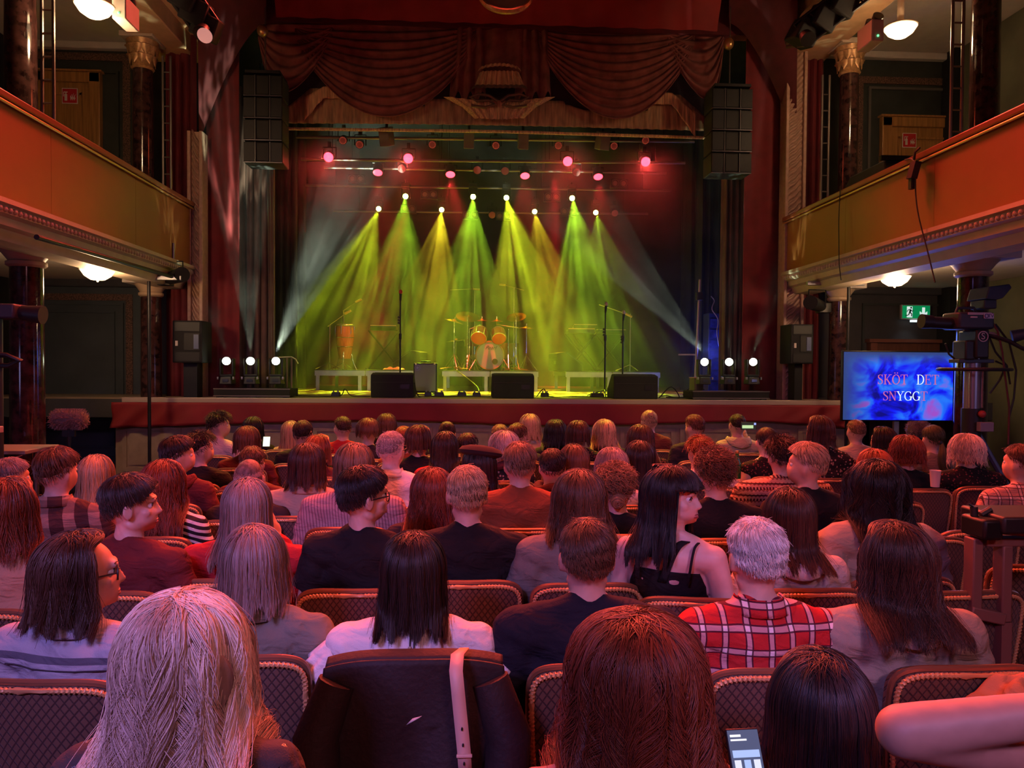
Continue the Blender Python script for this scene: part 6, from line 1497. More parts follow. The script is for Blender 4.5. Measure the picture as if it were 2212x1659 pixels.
MB().box((q.x, 12.1, S0 + .65), (.24, .3, 1.3)).build('frame', mat('rack_blue', (.02, .025, .07), .4), root, bevel=.01)
for k in range(7): MB().box((q.x, 11.94, S0 + .12 + k * .17), (.2, .02, .13)).build('unit', mat('rack_unit', (.04, .04, .12), .25, var=.6, vscale=9), root, smooth=0)
point((q.x - .25, 11.5, S0 + .7), (.08, .12, 1), 14, .05, 'blue_glow'); 
cable([P(1536, 640, 11.3), P(1543, 650, 11.3), P(1538, 668, 11.3), P(1551, 690, 11.3), P(1549, 720, 11.3), P(1556, 760, 11.3)], 'wavy pale cable hanging in the right wing', mat('pale_cable', (.5, .45, .55), .5))
for k, px in enumerate((578, 583, 589)): single(MB().cyl(P(px, 360, 10.5), P(px + 3, 772, 10.5), .005, n=6), 'rope', M_black2, 'thin vertical rope at the left stage opening, %s of three' % ['left', 'middle', 'right'][k], 'rope')
q = P(1502, 830, 10.6); root = thing('wooden_box', 'small box standing left of the right beam lamps', 'box', (q.x, 10.55, S0)); MB().box((q.x, 10.55, S0 + .14), (.13, .25, .28)).build('body', mat('box_brown', (.1, .06, .05), .6), root, bevel=.008); MB().box((q.x, 10.55, S0 + .286), (.14, .26, .012)).build('lid', mat('box_lid', (.45, .15, .12), .4), root, smooth=0)
# wall loudspeakers beside the pilasters
for (px0, px1, py0, py1, Y, lab) in ((372, 437, 692, 784, 9.75, 'black side loudspeaker with opened front left of the left pilaster'), (1709, 1757, 700, 786, 9.75, 'black side loudspeaker with opened front right of the right pilaster')):
    a, b = P(px0, py0, Y), P(px1, py1, Y); root = thing('side_loudspeaker', lab, 'loudspeaker', ((a.x + b.x) / 2, Y, b.z))
    MB().bb(a.x, b.x, Y, Y + .36, b.z, a.z).build('cabinet', M_case, root, bevel=.012); h = a.z - b.z; w_ = b.x - a.x
    for za, zb in ((b.z + .02, b.z + h * .25), (a.z - h * .25, a.z - .02)): MB().bb(a.x + .03, b.x - .03, Y - .008, Y, za, zb).build('grille', MATS['speaker_grille'], root, smooth=0)
    MB().bb(a.x + w_ * .4, b.x - .03, Y - .012, Y, b.z + h * .3, a.z - h * .3).build('horn', MATS['horn_black'], root, smooth=0); MB().bb(b.x - .1, b.x - .04, Y - .02, Y - .012, b.z + h * .33, a.z - h * .33).build('horn_flare', mat('blue_grey_plastic', (.1, .13, .25), .3), root, smooth=0)
    MB().bb(a.x + .04, a.x + .07, Y - .012, Y, b.z + h * .4, b.z + h * .52).build('badge', M_white, root, smooth=0)
    MB().bb(a.x + .1, b.x - .1, Y + .1, Y + .3, b.z - .5, b.z).build('wall_bracket', M_black, root)
# lamp bars under the balconies near the stage
for (px, py, sgn, side) in ((375, 600, 1, 'left'), (1765, 660, -1, 'right')):
    q = P(px, py, 9.5); root = thing('spot_lantern', 'black theatre lantern clamped under the %s balcony by the pilaster' % side, 'stage lamp', q)
    MB().cyl(q + Vector((sgn * -.1, .12, 0)), q + Vector((sgn * .18, -.2, .02)), .075, .09, 18).build('barrel', M_black, root)
    MB().tube([q + Vector((-.11, 0, .0)), q + Vector((-.11, 0, .2)), q + Vector((.11, 0, .2)), q + Vector((.11, 0, 0))], .01, 6).build('yoke', M_black, root); MB().cyl(q + Vector((0, 0, .2)), q + Vector((0, 0, .42)), .015, n=8).build('hook_clamp', M_black2, root)
    MB().box(q + Vector((sgn * -.15, .14, -.02)), (.16, .14, .13)).build('lamp_house', M_blackp, root, bevel=.01)
for (a, b, side) in (((300, 603, 9.2), (395, 598, 9.4), 'left'), ((1738, 607, 9.4), (1872, 618, 9.2), 'right')):
    A, B = P(*a), P(*b); root = thing('lantern_bracket', 'pale metal arm carrying lanterns under the %s balcony' % side, 'bracket', A.lerp(B, .5))
    MB().box(A.lerp(B, .5), ((B - A).length, .05, .05)).build('arm', M_alu, root, bevel=.005); pp = P(322 if side == 'left' else 1832, 700, 9.25)
    MB().cyl((pp.x, 9.25, 0), (pp.x, 9.25, A.z), .02, n=10).build('upright', M_black, root)
# tubes under the balcony fascia
for (a, b, side) in (((79, 512, 6.2), (372, 598, 9.3), 'left'), ((2085, 533, 6.9), (1780, 606, 9.3), 'right')):
    single(MB().cyl(P(*a), P(*b), .022, n=10), 'black_tube', M_black, 'black tube running under the %s balcony cornice' % side, 'tube')
# rig frames overhead, upper corners, with gear
for (pts, side) in ((((362, -60), (448, 62), (470, 80)), 'left'), (((1880, -40), (1730, 75), (1700, 92)), 'right')):
    A, B, C = [P(x, y, 8.2 + .4 * i) for i, (x, y) in enumerate(pts)]
    root = thing('lighting_truss', 'dark truss with lamps reaching in at the upper %s corner' % side, 'truss', B)
    d = (B - A).normalized(); u = d.cross(Vector((0, 1, 0))).normalized() * .14
    for o_ in (u, -u): MB().cyl(A + o_, B + o_, .022, n=8).build('chord', M_black, root)
    for k in range(8): p = A.lerp(B, (k + .5) / 8); q2 = A.lerp(B, min(1, (k + 1.2) / 8)); MB().cyl(p + u * (1 if k % 2 else -1), q2 - u * (1 if k % 2 else -1), .012, n=6).build('brace', M_black, root)
    for t in (.35, .62, .9): p = A.lerp(B, t) + Vector((0, .1, .0)); MB().box(p, (.26, .3, .26), (.3, .4, .2)).build('lantern', M_case, root, bevel=.02)
    MB().cyl(B + Vector((0, -.12, -.06)), B + Vector((0, -.2, -.14)), .07, .085, 18).build('lens_hood', M_black, root)
    if side == 'left': MB().lathe([(.08, 0), (.004, .01)], B + Vector((.04, -.2, -.16)), 20, Matrix.Rotation(R(130), 3, 'X')).build('pink_lens', mat('pink_lens', (.6, .3, .3), .3, emit=(.9, .4, .35), estr=.5), root)
    MB().tube([B, B.lerp(C, .5) + Vector((0, 0, .03)), C], .03, 8).tube([B + u, C + Vector((0, 0, -.05))], .02, 8).build('bracket_arm', M_black2, root)
# cables hanging down over the right parapet, with a plug lump
cable([PX(1955, XR - .06, 345), PX(1975, XR - .08, 350), PX(1978, XR - .09, 420), PX(1985, XR - .09, 470), PX(2003, XR - .09, 540), PX(2020, XR - .1, 610)], 'black cable hanging over the right balcony front with a plug cluster')
cable([PX(1815, XR - .06, 408), PX(1812, XR - .07, 470), PX(1812, XR - .08, 520), PX(1813, XR - .08, 572), PX(1817, XR - .1, 605)], 'thin cable hanging over the right balcony front near the stage', r=.005)
q = PX(1974, XR - .1, 368); single(MB().box(q, (.06, .09, .16), (.1, .2, 0)).box(q + Vector((0, .03, -.12)), (.04, .05, .1)).tube([q + Vector((0, 0, .1)), q + Vector((-.01, -.03, .16)), q + Vector((.02, -.06, .2))], .012, 6), 'plug_cluster', M_blackp, 'black cluster of plugs hanging on the right balcony front', 'plug')
q = PX(1890, XR + .3, 372); root = thing('balcony_floodlight', 'flat black lamp housing lying on the right balcony rail', 'stage lamp', q)
MB().box(q + Vector((.05, 0, -.06)), (.4, 1.0, .2), (0, 0, 0), taper=.75).build('housing', M_case, root, bevel=.02); MB().box(q + Vector((.05, -.4, .05)), (.42, .04, .05)).build('hood', M_black, root)
# ============================================================ screen and exit sign at the right
def screen():
    Y = 8.9; a, b = P(1826, 760, Y), P(2056, 760, Y); c = P(1826, 907, Y); w_, h = b.x - a.x, a.z - c.z; cx = (a.x + b.x) / 2; cz = a.z - h / 2
    root = thing('video_screen', 'flat screen showing blue clouds and the words SKOT DET SNYGGT', 'screen', (cx, Y, 0)); root.rotation_euler = (0, 0, R(-3))
    def bx(x0, x1, y0, y1, z0, z1): return MB().bb(x0, x1, y0, y1, z0, z1)
    bx(-w_/2 - .015, w_/2 + .015, 0, .05, cz - h/2 - .015, cz + h/2 + .015).build('bezel', M_black, root, world=False, bevel=.005)
    m = bpy.data.materials.new('screen_picture'); m.use_nodes = True; nt = m.node_tree; N = nt.nodes; L = nt.links; b_ = N['Principled BSDF']; b_.inputs['Base Color'].default_value = (.01, .01, .02, 1); b_.inputs['Roughness'].default_value = .2
    tc = N.new('ShaderNodeTexCoord'); nz = N.new('ShaderNodeTexNoise'); nz.inputs['Scale'].default_value = 2.2; nz.inputs['Detail'].default_value = 3; nz.inputs['Distortion'].default_value = 1.6; mp = N.new('ShaderNodeMapping'); mp.inputs['Location'].default_value = (3.2, 0, 1.1); L.new(tc.outputs['Object'], mp.inputs[0]); L.new(mp.outputs[0], nz.inputs['Vector'])
    r = N.new('ShaderNodeValToRGB'); e = r.color_ramp.elements; e[0].position = .36; e[0].color = (.002, .003, .22, 1); e[1].position = .6; e[1].color = (.02, .2, 1, 1)
    e2 = r.color_ramp.elements.new(.47); e2.color = (.005, .01, .95, 1); e3 = r.color_ramp.elements.new(.72); e3.color = (.35, .08, .6, 1)
    L.new(nz.outputs['Fac'], r.inputs[0])
    sp = N.new('ShaderNodeSeparateXYZ'); L.new(tc.outputs['Object'], sp.inputs[0]); mr = N.new('ShaderNodeMapRange'); mr.inputs['From Min'].default_value = -w_/2 + .02; mr.inputs['From Max'].default_value = -w_/2 + .38; L.new(sp.outputs[0], mr.inputs['Value'])
    mz = N.new('ShaderNodeMapRange'); mz.inputs['From Min'].default_value = cz + h/2 - .02; mz.inputs['From Max'].default_value = cz + h/2 - .16; L.new(sp.outputs[2], mz.inputs['Value'])
    mm = N.new('ShaderNodeMath'); mm.operation = 'MULTIPLY'; L.new(mr.outputs[0], mm.inputs[0]); L.new(mz.outputs[0], mm.inputs[1])
    L.new(_mix(nt, mm.outputs[0], (.03, .06, .22), r.outputs[0]), b_.inputs['Emission Color']); b_.inputs['Emission Strength'].default_value = .95
    pic = bx(-w_/2, w_/2, -.004, 0, cz - h/2, cz + h/2).build('picture', m, root, world=False, smooth=0)
    # serif lettering out of strokes
    T, t = .034, .013
    def arc(cx_, cz_, rx, rz, a0, a1, n=14, th=None):
        out = []
        for k in range(n):
            aa = R(a0 + (a1 - a0) * k / (n - 1)); w2 = (th or (t + (T - t) * abs(math.cos(aa))))
            out.append((cx_ + rx * math.cos(aa), cz_ + rz * math.sin(aa), w2))
        return out
    def stroke(mb, pts, ox, oz, s):
        n = len(pts); L_, R_ = [], []
        for i, (x, z, w2) in enumerate(pts):
            x0, z0, _ = pts[max(0, i-1)]; x1_, z1, _ = pts[min(n-1, i+1)]; d = math.hypot(x1_ - x0, z1 - z0) or 1; nx, nz_ = -(z1 - z0) / d, (x1_ - x0) / d
            L_.append((ox + s * (x + nx * w2 / .28 * .5), -.0065, oz + s * (z + nz_ * w2 / .28 * .5))); R_.append((ox + s * (x - nx * w2 / .28 * .5), -.0065, oz + s * (z - nz_ * w2 / .28 * .5)))
        mb.add(L_ + R_, [(i, i+1, n+i+1, n+i) for i in range(n-1)])
    V = lambda x, z0, z1, w2=T: [(x, z0, w2), (x, z1, w2)]
    H = lambda x0, x1_, z, w2=t: [(x0, z, w2), (x1_, z, w2)]
    G_ = {'K': ([V(.15, 0, 1), [(.2, .42, t), (.62, .98, t)], [(.3, .55, T), (.66, .02, T)], H(0, .3, .02), H(0, .3, .98), H(.48, .8, .98), H(.5, .82, .02)], .84),
          'T': ([V(.37, 0, 1), H(.02, .72, .97), V(.03, .78, .98, t), V(.71, .78, .98, t), H(.2, .54, .02)], .76),
          'D': ([V(.15, 0, 1), H(0, .35, .02), H(0, .35, .98), arc(.32, .5, .38, .48, -90, 90)], .8),
          'E': ([V(.15, 0, 1), H(0, .62, .02), H(0, .6, .98), H(.15, .45, .52), V(.61, 0, .25, t), V(.59, .77, 1, t), V(.45, .4, .64, t)], .7),
          'N': ([V(.12, 0, 1, t), [(.12, .98, T), (.68, .02, T)], V(.68, 0, 1, t), H(0, .26, .02), H(-.02, .2, .98), H(.56, .8, .98)], .84),
          'Y': ([V(.38, 0, .5), [(.1, .98, T), (.38, .48, T)], [(.66, .98, t), (.38, .48, t)], H(.22, .54, .02), H(-.02, .26, .98), H(.52, .8, .98)], .8),
          'O': ([arc(.4, .5, .34, .48, 0, 360, 28)], .84),
          'G': ([arc(.42, .5, .36, .48, 45, 350, 24), V(.7, .04, .42), H(.54, .84, .44), V(.68, .72, .96, t)], .86),
          'S': ([[(.5, .86, t), (.4, .96, t), (.27, .97, t), (.13, .88, .03), (.12, .72, T), (.22, .6, T), (.4, .48, T), (.52, .36, T), (.53, .18, .03), (.4, .04, t), (.25, .02, t), (.1, .14, t)], V(.52, .74, 1, t), V(.09, 0, .26, t)], .66)}
    G_['\u00d6'] = (G_['O'][0] + [H(.22, .32, 1.16, .03), H(.48, .58, 1.16, .03)], .84)
    M_t1 = mat('screen_text', (.1, .1, .1), .5, emit=(.8, .16, .38), estr=.75); M_t2 = mat('screen_text_light', (.1, .1, .1), .5, emit=(.75, .9, 1), estr=1.0)
    for word, x0, zz, s, light in (('SK\u00d6T', -.3 * 0 + P(1896, 800, Y).x - cx, P(1900, 830, Y).z, .118, ''), ('DET', P(1979, 800, Y).x - cx, P(1900, 830, Y).z, .118, 'D'), ('SNYGGT', P(1908, 800, Y).x - cx, P(1900, 865, Y).z, .112, 'YG')):
        x = x0
        for ch in word:
            mb = MB()
            for st_ in G_[ch][0]: stroke(mb, st_, x, zz, s)
            mb.build('letter', M_t2 if ch in light and not (ch == 'D' and word != 'DET') else M_t1, pic, world=False, smooth=0); x += G_[ch][1] * s * 1.02
    MB().bb(-.03, .03, .02, .06, .3, cz - h/2).bb(-.35, .35, -.2, .3, 0, .03).bb(-.04, .04, .0, .08, 0, .35).build('stand', M_alu, root, world=False)
    l = area((cx, Y - .03, cz), (cx - .5, Y - 3, 1.2), (.1, .2, 1), 9, w_, h, 'screen_glow')
screen()
def exit_sign():
    Y = 10.75; a, b = P(1950, 660, Y), P(2008, 688, Y); cx, cz = (a.x + b.x) / 2, (a.z + b.z) / 2; w_, h = b.x - a.x, a.z - b.z
    root = thing('exit_sign', 'green emergency exit sign with running figure and down arrow', 'sign', (cx, Y, cz))
    MB().box((cx, Y + .03, cz), (w_ + .03, .05, h + .03)).build('frame', mat('sign_frame', (.5, .42, .42), .5), root, bevel=.004)
    MB().box((cx, Y, cz), (w_, .01, h)).build('green_field', mat('sign_green', (.0, .3, .1), .5, emit=(.0, .5, .16), estr=.35), root, smooth=0)
    M_w = mat('sign_light', (.8, .9, .9), .5, emit=(.75, .95, .95), estr=.75)
    dx = cx - w_ * .25; MB().box((dx, Y - .007, cz), (w_ * .2, .006, h * .86)).build('door_symbol', M_w, root, smooth=0)
    s = h / 1.0; k = MB(); y0, y1 = Y - .014, Y - .01; MG = mat('sign_figure', (.0, .12, .05), .5)
    def limb(x0, z0, x1_, z1, w2):
        d = Vector((x1_ - x0, z1 - z0)); n_ = Vector((-d.y, d.x)).normalized() * w2 / 2
        k.prism([(dx + s * (x0 + n_.x), cz + s * (z0 + n_.y)), (dx + s * (x1_ + n_.x), cz + s * (z1 + n_.y)), (dx + s * (x1_ - n_.x), cz + s * (z1 - n_.y)), (dx + s * (x0 - n_.x), cz + s * (z0 - n_.y))], y0, y1)
    limb(.06, .2, .0, -.05, .14); limb(.0, -.05, .16, -.15, .08); limb(.16, -.15, .14, -.35, .07); limb(-.02, -.05, -.1, -.24, .08); limb(-.1, -.24, -.34, -.3, .07); limb(.06, .18, .2, .05, .06); limb(.2, .05, .32, .12, .05); limb(.04, .2, -.16, .14, .06); limb(-.16, .14, -.22, 0, .05)
    k.ball((dx + s * .1, Y - .012, cz + s * .33), (s * .075, .002, s * .075), 12, 6); k.build('running_figure', MG, root, smooth=0)
    ax = cx + w_ * .26; MB().prism([(ax - .02, cz + h * .36), (ax + .02, cz + h * .36), (ax + .02, cz - .02), (ax + .055, cz + .01), (ax + .055, cz - .03), (ax, cz - h * .38), (ax - .055, cz - .03), (ax - .055, cz + .01), (ax - .02, cz - .02)], Y - .012, Y - .006).build('arrow', M_w, root, smooth=0)
    MB().box((cx, Y + .0, b.z - .04), (.16, .05, .03)).build('light_bar', mat('bar_white', (.7, .7, .7), .4, emit=(.8, .95, 1), estr=1.2), root, bevel=.004)
    spot((cx - .05, Y - .02, b.z - .06), (cx - .1, Y + .3, 0), (.6, .85, 1), 1.6, 120, 1, .03, name='sign_light')
exit_sign()
# ============================================================ television gear
def tv_camera():
    Y = 6.9
    def W(px, py, y=Y): return P(px, py, y)
    root = thing('television_camera', 'television camera on a pedestal before the right marble column', 'camera', (W(2100, 980).x, Y, 0))
    M_cam = mat('camera_body', (.035, .035, .05), .45); x = lambda px: W(px, 800).x; z = lambda py: W(2100, py).z
    MB().bb(x(2052), x(2128), Y - .12, Y + .14, z(712), z(676)).build('body', M_cam, root, bevel=.02)
    MB().cyl((x(2052), Y, z(699)), (x(2008), Y, z(697)), .055, n=20).cyl((x(2010), Y, z(696)), (x(1988), Y, z(695)), .06, .068, 20).build('lens', M_blackp, root)
    MB().bb(x(2070), x(2120), Y - .128, Y - .12, z(682), z(677)).build('stripe', mat('camera_stripe', (.5, .42, .45), .5), root, smooth=0)
    lg = MB().bb(x(2103), x(2124), Y - .133, Y - .121, z(690), z(679)).build('badge', mat('badge_white', (.6, .55, .7), .4), root, bevel=.003)
    def text(s, px, py, size, par, m, y=None):
        text_obj(s, size, m, par, Vector((x(px), (y or Y - .135), z(py))) - Vector(root.location))
    text('TV', 2117, 684.5, .045, lg, mat('badge_ink', (.05, .04, .2), .5))
    MB().lathe([(.014, 0), (.02, 0), (.02, .003), (.014, .003)], (x(2108), Y - .135, z(684.5)), 20, Matrix.Rotation(R(90), 3, 'X'), caps=False).build('ring_mark', MATS['badge_ink'], lg)
    MB().bb(x(2075), x(2090), Y - .128, Y - .12, z(689), z(685)).build('plate', MATS['camera_stripe'], root, bevel=.003)
    MB().tube([(x(2062), Y, z(676)), (x(2066), Y, z(666)), (x(2100), Y, z(665)), (x(2108), Y, z(676))], .014, 8).build('top_handle', M_cam, root)
    # viewfinder with large hood
    MB().prism([(x(2105), z(648)), (x(2112), z(622)), (x(2155), z(616)), (x(2160), z(624)), (x(2142), z(646)), (x(2128), z(650))], Y - .14, Y + .14).build('viewfinder_hood', mat('hood_blue', (.03, .04, .07), .6), root, smooth=0, bevel=.01, fixn=True)
    MB().bb(x(2108), x(2135), Y - .1, Y + .1, z(668), z(648)).build('viewfinder', M_cam, root, bevel=.01)
    # fluid head
    h = MB().bb(x(2088), x(2116), Y - .13, Y + .13, z(774), z(714)).build('fluid_head', M_blackp, root, bevel=.015)
    MB().lathe([(.042, 0), (.05, 0), (.05, .004), (.042, .004)], (x(2101), Y - .136, z(728)), 24, Matrix.Rotation(R(90), 3, 'X'), caps=False).build('ring_badge', MATS['camera_stripe'], h)
    MB().bb(x(2070), x(2092), Y - .1, Y + .1, z(778), z(736)).build('counter_block', M_blackp, root, bevel=.015); text('S', 2101, 728, .085, h, MATS['camera_stripe'], Y - .138)
    MB().bb(x(2060), x(2135), Y - .08, Y + .08, z(784), z(776)).build('mount_plate', M_cam, root, bevel=.005)
    # steering ring
    rc = Vector(((x(2037) + x(2170)) / 2, Y, z(798))); rr = (x(2170) - x(2037)) / 2
    MB().tube([rc + Vector((rr * math.cos(k * .2244), rr * math.sin(k * .2244), 0)) for k in range(28)], .016, 8, closed=True).build('steering_ring', M_blackp, root)
    for k in range(4): a = k * 1.571 + .6; MB().cyl(rc, rc + Vector((rr * math.cos(a), rr * math.sin(a), 0)), .009, n=6).build('spoke', M_black, root)
    MB().bb(x(2096), x(2118), Y - .16, Y - .1, z(800), z(794)).build('tally_box', mat('pale_box', (.6, .45, .42), .5), root, bevel=.004)
    # column
    MB().cyl((x(2100), Y, z(882)), (x(2100), Y, z(784)), .07, n=20).build('pedestal_column', mat('column_alu', (.3, .28, .33), .35, .6), root)
    for s in (-1, 1): MB().cyl((x(2100) + s * .06, Y - .06, z(880)), (x(2100) + s * .06, Y - .06, z(800)), .012, n=8).build('guide_rod', M_chrome, root)
    MB().cyl((x(2100), Y, .25), (x(2100), Y, z(882)), .085, n=20).build('lower_column', M_blackp, root); MB().bb(x(2099), x(2128), Y - .14, Y - .08, z(930), z(910)).build('control_box', mat('grey_box', (.25, .22, .25), .5), root, bevel=.006)
    MB().ball((x(2108), Y - .1, z(893)), .035, 14, 8).build('red_valve', mat('valve_red', (.4, .05, .04), .4), root)
    for k in range(3): a = R(-35 + k * 120); MB().cyl((x(2100), Y, z(912)), (x(2100) + .55 * math.cos(a), Y + .4 * math.sin(a), .3), .03, .025, 8).build('leg', mat('leg_blue', (.04, .05, .12), .4), root); MB().lathe([(.02, 0), (.15, .0), (.15, .12), (.02, .14)], (x(2100) + .55 * math.cos(a), Y + .4 * math.sin(a), .03), 16).build('wheel', M_blackp, root)
    # pan bars and screens at the right
    MB().tube([(x(2112), Y, z(720)), (x(2140), Y - .1, z(730)), (x(2155), Y - .15, z(738)), (x(2172), Y - .2, z(752)), (x(2208), Y - .3, z(773))], .018, 8).build('pan_bar', M_blackp, root)
    MB().tube([(x(2112), Y + .02, z(719)), (x(2135), Y - .05, z(722)), (x(2150), Y - .08, z(735))], .022, 8).build('pale_arm', mat('arm_tan', (.4, .25, .22), .4), root)
    MB().cyl((x(2160), Y - .15, z(728)), (x(2180), Y - .2, z(722)), .06, .05, 14).build('zoom_control', M_cam, root)
    for j, pts in enumerate(([(2140, 690), (2155, 715), (2165, 760), (2172, 820), (2180, 880), (2178, 960)], [(2150, 700), (2180, 740), (2195, 800), (2190, 860), (2180, 900)], [(2138, 850), (2160, 820), (2172, 790), (2150, 780)], [(2042, 742), (2050, 765), (2062, 775)], [(2125, 700), (2150, 760), (2175, 790), (2182, 830)])):
        MB().tube([W(px, py, Y - .1 + .02 * j) for px, py in pts], .009, 6).build('cable', mat('cable_red', (.12, .02, .02), .5) if j in (0,) else M_blackp, root)
tv_camera()
def blimp(px0, px1, py, Y, zb, label, r=.075):
    a, b = P(px0, py, Y), P(px1, py, Y); q = a.lerp(b, .5); root = thing('fuzzy_microphone', label, 'microphone', (q.x, Y, 0))
    L_ = (b - a).length; FY = (b - a).normalized().to_track_quat('Z', 'Y').to_matrix()
    s = MB().lathe([(.012, 0), (r * .7, .015), (r, .06), (r, L_ - .06), (r * .7, L_ - .015), (.01, L_)], a, 24, FY).build('windshield', mat('fur_grey', (.16, .12, .11), .95), root)
    rng = np.random.default_rng(5); n = 1800; t = rng.uniform(.02, .98, n); an = rng.uniform(0, 6.28, n); rr = r * np.minimum(1, np.minimum(t, 1 - t) * 9) ** .6
    off = np.array(a) - np.array((q.x, Y, 0)); ax = np.array((b - a)); base_ = off + ax * t[:, None]; nrm = np.stack([np.zeros(n), np.cos(an), np.sin(an)], -1)
    K = np.linspace(0, 1, 4)[None, :, None]; pts = base_[:, None] + nrm[:, None] * (rr[:, None, None] + K * .018) + np.array([1, 0, 0])[None, None] * K * rng.normal(0, .01, (n, 1, 1)); strand_bundle(s, pts, .0012, 'ash', 'fur')
    MB().cyl((q.x, Y, q.z - .2), (q.x, Y, q.z - r), .016, n=8).box((q.x, Y, q.z - r - .04), (.1, .03, .06)).build('grip', M_black, root)
    MB().cyl((q.x, Y, zb), (q.x, Y, q.z - .2), .012, n=8).build('stand', M_black, root)
    for k in range(3): MB().cyl((q.x, Y, zb + .15), (q.x + .25 * math.cos(k * 2.1), Y + .25 * math.sin(k * 2.1), zb + .01), .01, n=6).build('leg', M_black, root)
blimp(111, 187, 906, 6.6, 0, 'fuzzy long microphone on a stand below the left balcony')
blimp(1962, 2005, 928, 7.4, 0, 'fuzzy long microphone on a stand below the screen', r=.07)
def left_gear():
    Y = 5.9; x = lambda px: P(px, 800, Y).x; z = lambda py: P(50, py, Y).z
    root = thing('television_camera', 'television camera and crane gear at the left picture edge', 'camera', (x(30), Y, 0)); M_cam = MATS['camera_body']
    MB().bb(x(-60), x(48), Y - .1, Y + .15, z(690), z(658)).build('body', M_cam, root, bevel=.015)
    MB().cyl((x(48), Y, z(676)), (x(94), Y, z(680)), .055, .07, 20).build('lens', M_blackp, root)
    MB().bb(x(-40), x(3), Y - .11, Y - .1, z(668), z(655)).build('label_plate', mat('pale_plate', (.5, .4, .42), .5), root, smooth=0)
    MB().cyl((x(-10), Y, .02), (x(-10), Y, z(690)), .05, n=16).build('column', M_blackp, root)
    MB().tube([(x(-30), Y, z(765)), (x(20), Y - .03, z(768)), (x(44), Y, z(778)), (x(20), Y, z(790)), (x(-30), Y, z(790))], .02, 8).build('steering_ring', M_blackp, root)
    MB().bb(x(-60), x(25), Y - .2, Y - .1, z(932), z(918)).build('tray', mat('grey_tray', (.35, .28, .3), .5), root, bevel=.006)
    for k in range(3): a = R(-20 + k * 120); MB().cyl((x(-10), Y, .7), (x(-10) + .5 * math.cos(a), Y + .4 * math.sin(a), .1), .025, n=8).build('leg', M_blackp, root)
    q = (x(20), Y + .5); r2 = thing('low_table', 'low pale table beside the camera at the left edge', 'table', (q[0], q[1], 0))
    zt_ = P(50, 968, Y + .5).z; MB().bb(P(-60, 968, Y + .5).x, P(85, 968, Y + .5).x, Y + .3, Y + .8, zt_ - .03, zt_).build('table_top', mat('table_pale', (.3, .22, .2), .5), r2, smooth=0, bevel=.005)
    for px in (-50, 78): MB().cyl((P(px, 968, Y + .5).x, Y + .5, 0), (P(px, 968, Y + .5).x, Y + .5, zt_ - .03), .02, n=8).build('leg', M_black2, r2)
left_gear()
def crane_stand():
    Y = 2.75; x = lambda px: P(px, 800, Y).x; z = lambda py: P(2150, py, Y).z
    root = thing('camera_stand', 'brown frame with black camera plate at the right picture edge', 'stand', (x(2160), Y, 0)); M_br = mat('brown_rail', (.2, .1, .08), .5)
    MB().bb(x(2135), x(2330), Y - .1, Y + .15, z(1142), z(1106)).build('camera_plate', M_blackp, root, bevel=.01)
    MB().bb(x(2102), x(2145), Y - .08, Y + .06, z(1158), z(1114)).build('clamp_block', M_black, root, bevel=.012)
    MB().cyl((x(2111), Y, z(1114)), (x(2110), Y, z(1094)), .014, n=10).cyl((x(2110), Y, z(1096)), (x(2090), Y - .02, z(1086)), .004, n=6).cyl((x(2125), Y, z(1112)), (x(2146), Y, z(1100)), .013, n=8).build('lever', M_blackp, root)
    MB().cyl((x(2145), Y - .02, z(1136)), (x(2330), Y - .02, z(1156)), .024, n=12).build('rail', M_br, root); MB().bb(x(2130), x(2330), Y - .03, Y + .03, z(1178), z(1160)).build('cross_bar', M_br, root, bevel=.006)
    MB().bb(x(2100), x(2122), Y - .03, Y + .03, z(1322), z(1160)).build('post', M_br, root, bevel=.006); MB().bb(x(2164), x(2186), Y - .03, Y + .03, z(1340), z(1175)).build('post', M_br, root, bevel=.006)
    MB().box(((x(2100) + x(2170)) / 2, Y, z(1325)), (x(2172) - x(2096), .07, .045), (0, .22, 0)).build('foot_bar', M_br, root, bevel=.006)
    MB().bb(x(2100), x(2122), Y - .03, Y + .03, 0, z(1322)).bb(x(2164), x(2186), Y - .03, Y + .03, 0, z(1340)).build('leg', M_br, root)
crane_stand()
# ============================================================ banquet chairs
def weave():
    m = mat('patterned_upholstery', (.25, .15, .1), .65, sheen=.2); nt = m.node_tree; N = nt.nodes; L = nt.links; b = N['Principled BSDF']
    tc = N.new('ShaderNodeTexCoord'); sp = N.new('ShaderNodeSeparateXYZ'); L.new(tc.outputs['Object'], sp.inputs[0])
    def m1(op, a, bb=0.0, cc=None):
        n = N.new('ShaderNodeMath'); n.operation = op
        for i, v in enumerate((a, bb) if cc is None else (a, bb, cc)):
            if isinstance(v, (int, float)): n.inputs[i].default_value = v
            else: L.new(v, n.inputs[i])
        return n.outputs[0]
    X, Y, Z = sp.outputs
    def ln(s): return m1('ABSOLUTE', m1('SUBTRACT', m1('FRACT', m1('MULTIPLY_ADD', m1('ADD', X, m1('MULTIPLY', m1('ADD', Z, Y), s * .8)), 42, 50)), .5))
    d = m1('MINIMUM', ln(1), ln(-1)); f = N.new('ShaderNodeMapRange'); f.inputs['From Min'].default_value = .05; f.inputs['From Max'].default_value = .16; L.new(d, f.inputs['Value'])
    L.new(_mix(nt, f.outputs[0], (.035, .015, .013), (.125, .07, .045)), b.inputs['Base Color'])
    bp = N.new('ShaderNodeBump'); bp.inputs['Strength'].default_value = .6; bp.inputs['Distance'].default_value = .002; L.new(f.outputs[0], bp.inputs['Height']); L.new(bp.outputs[0], b.inputs['Normal'])
    return m
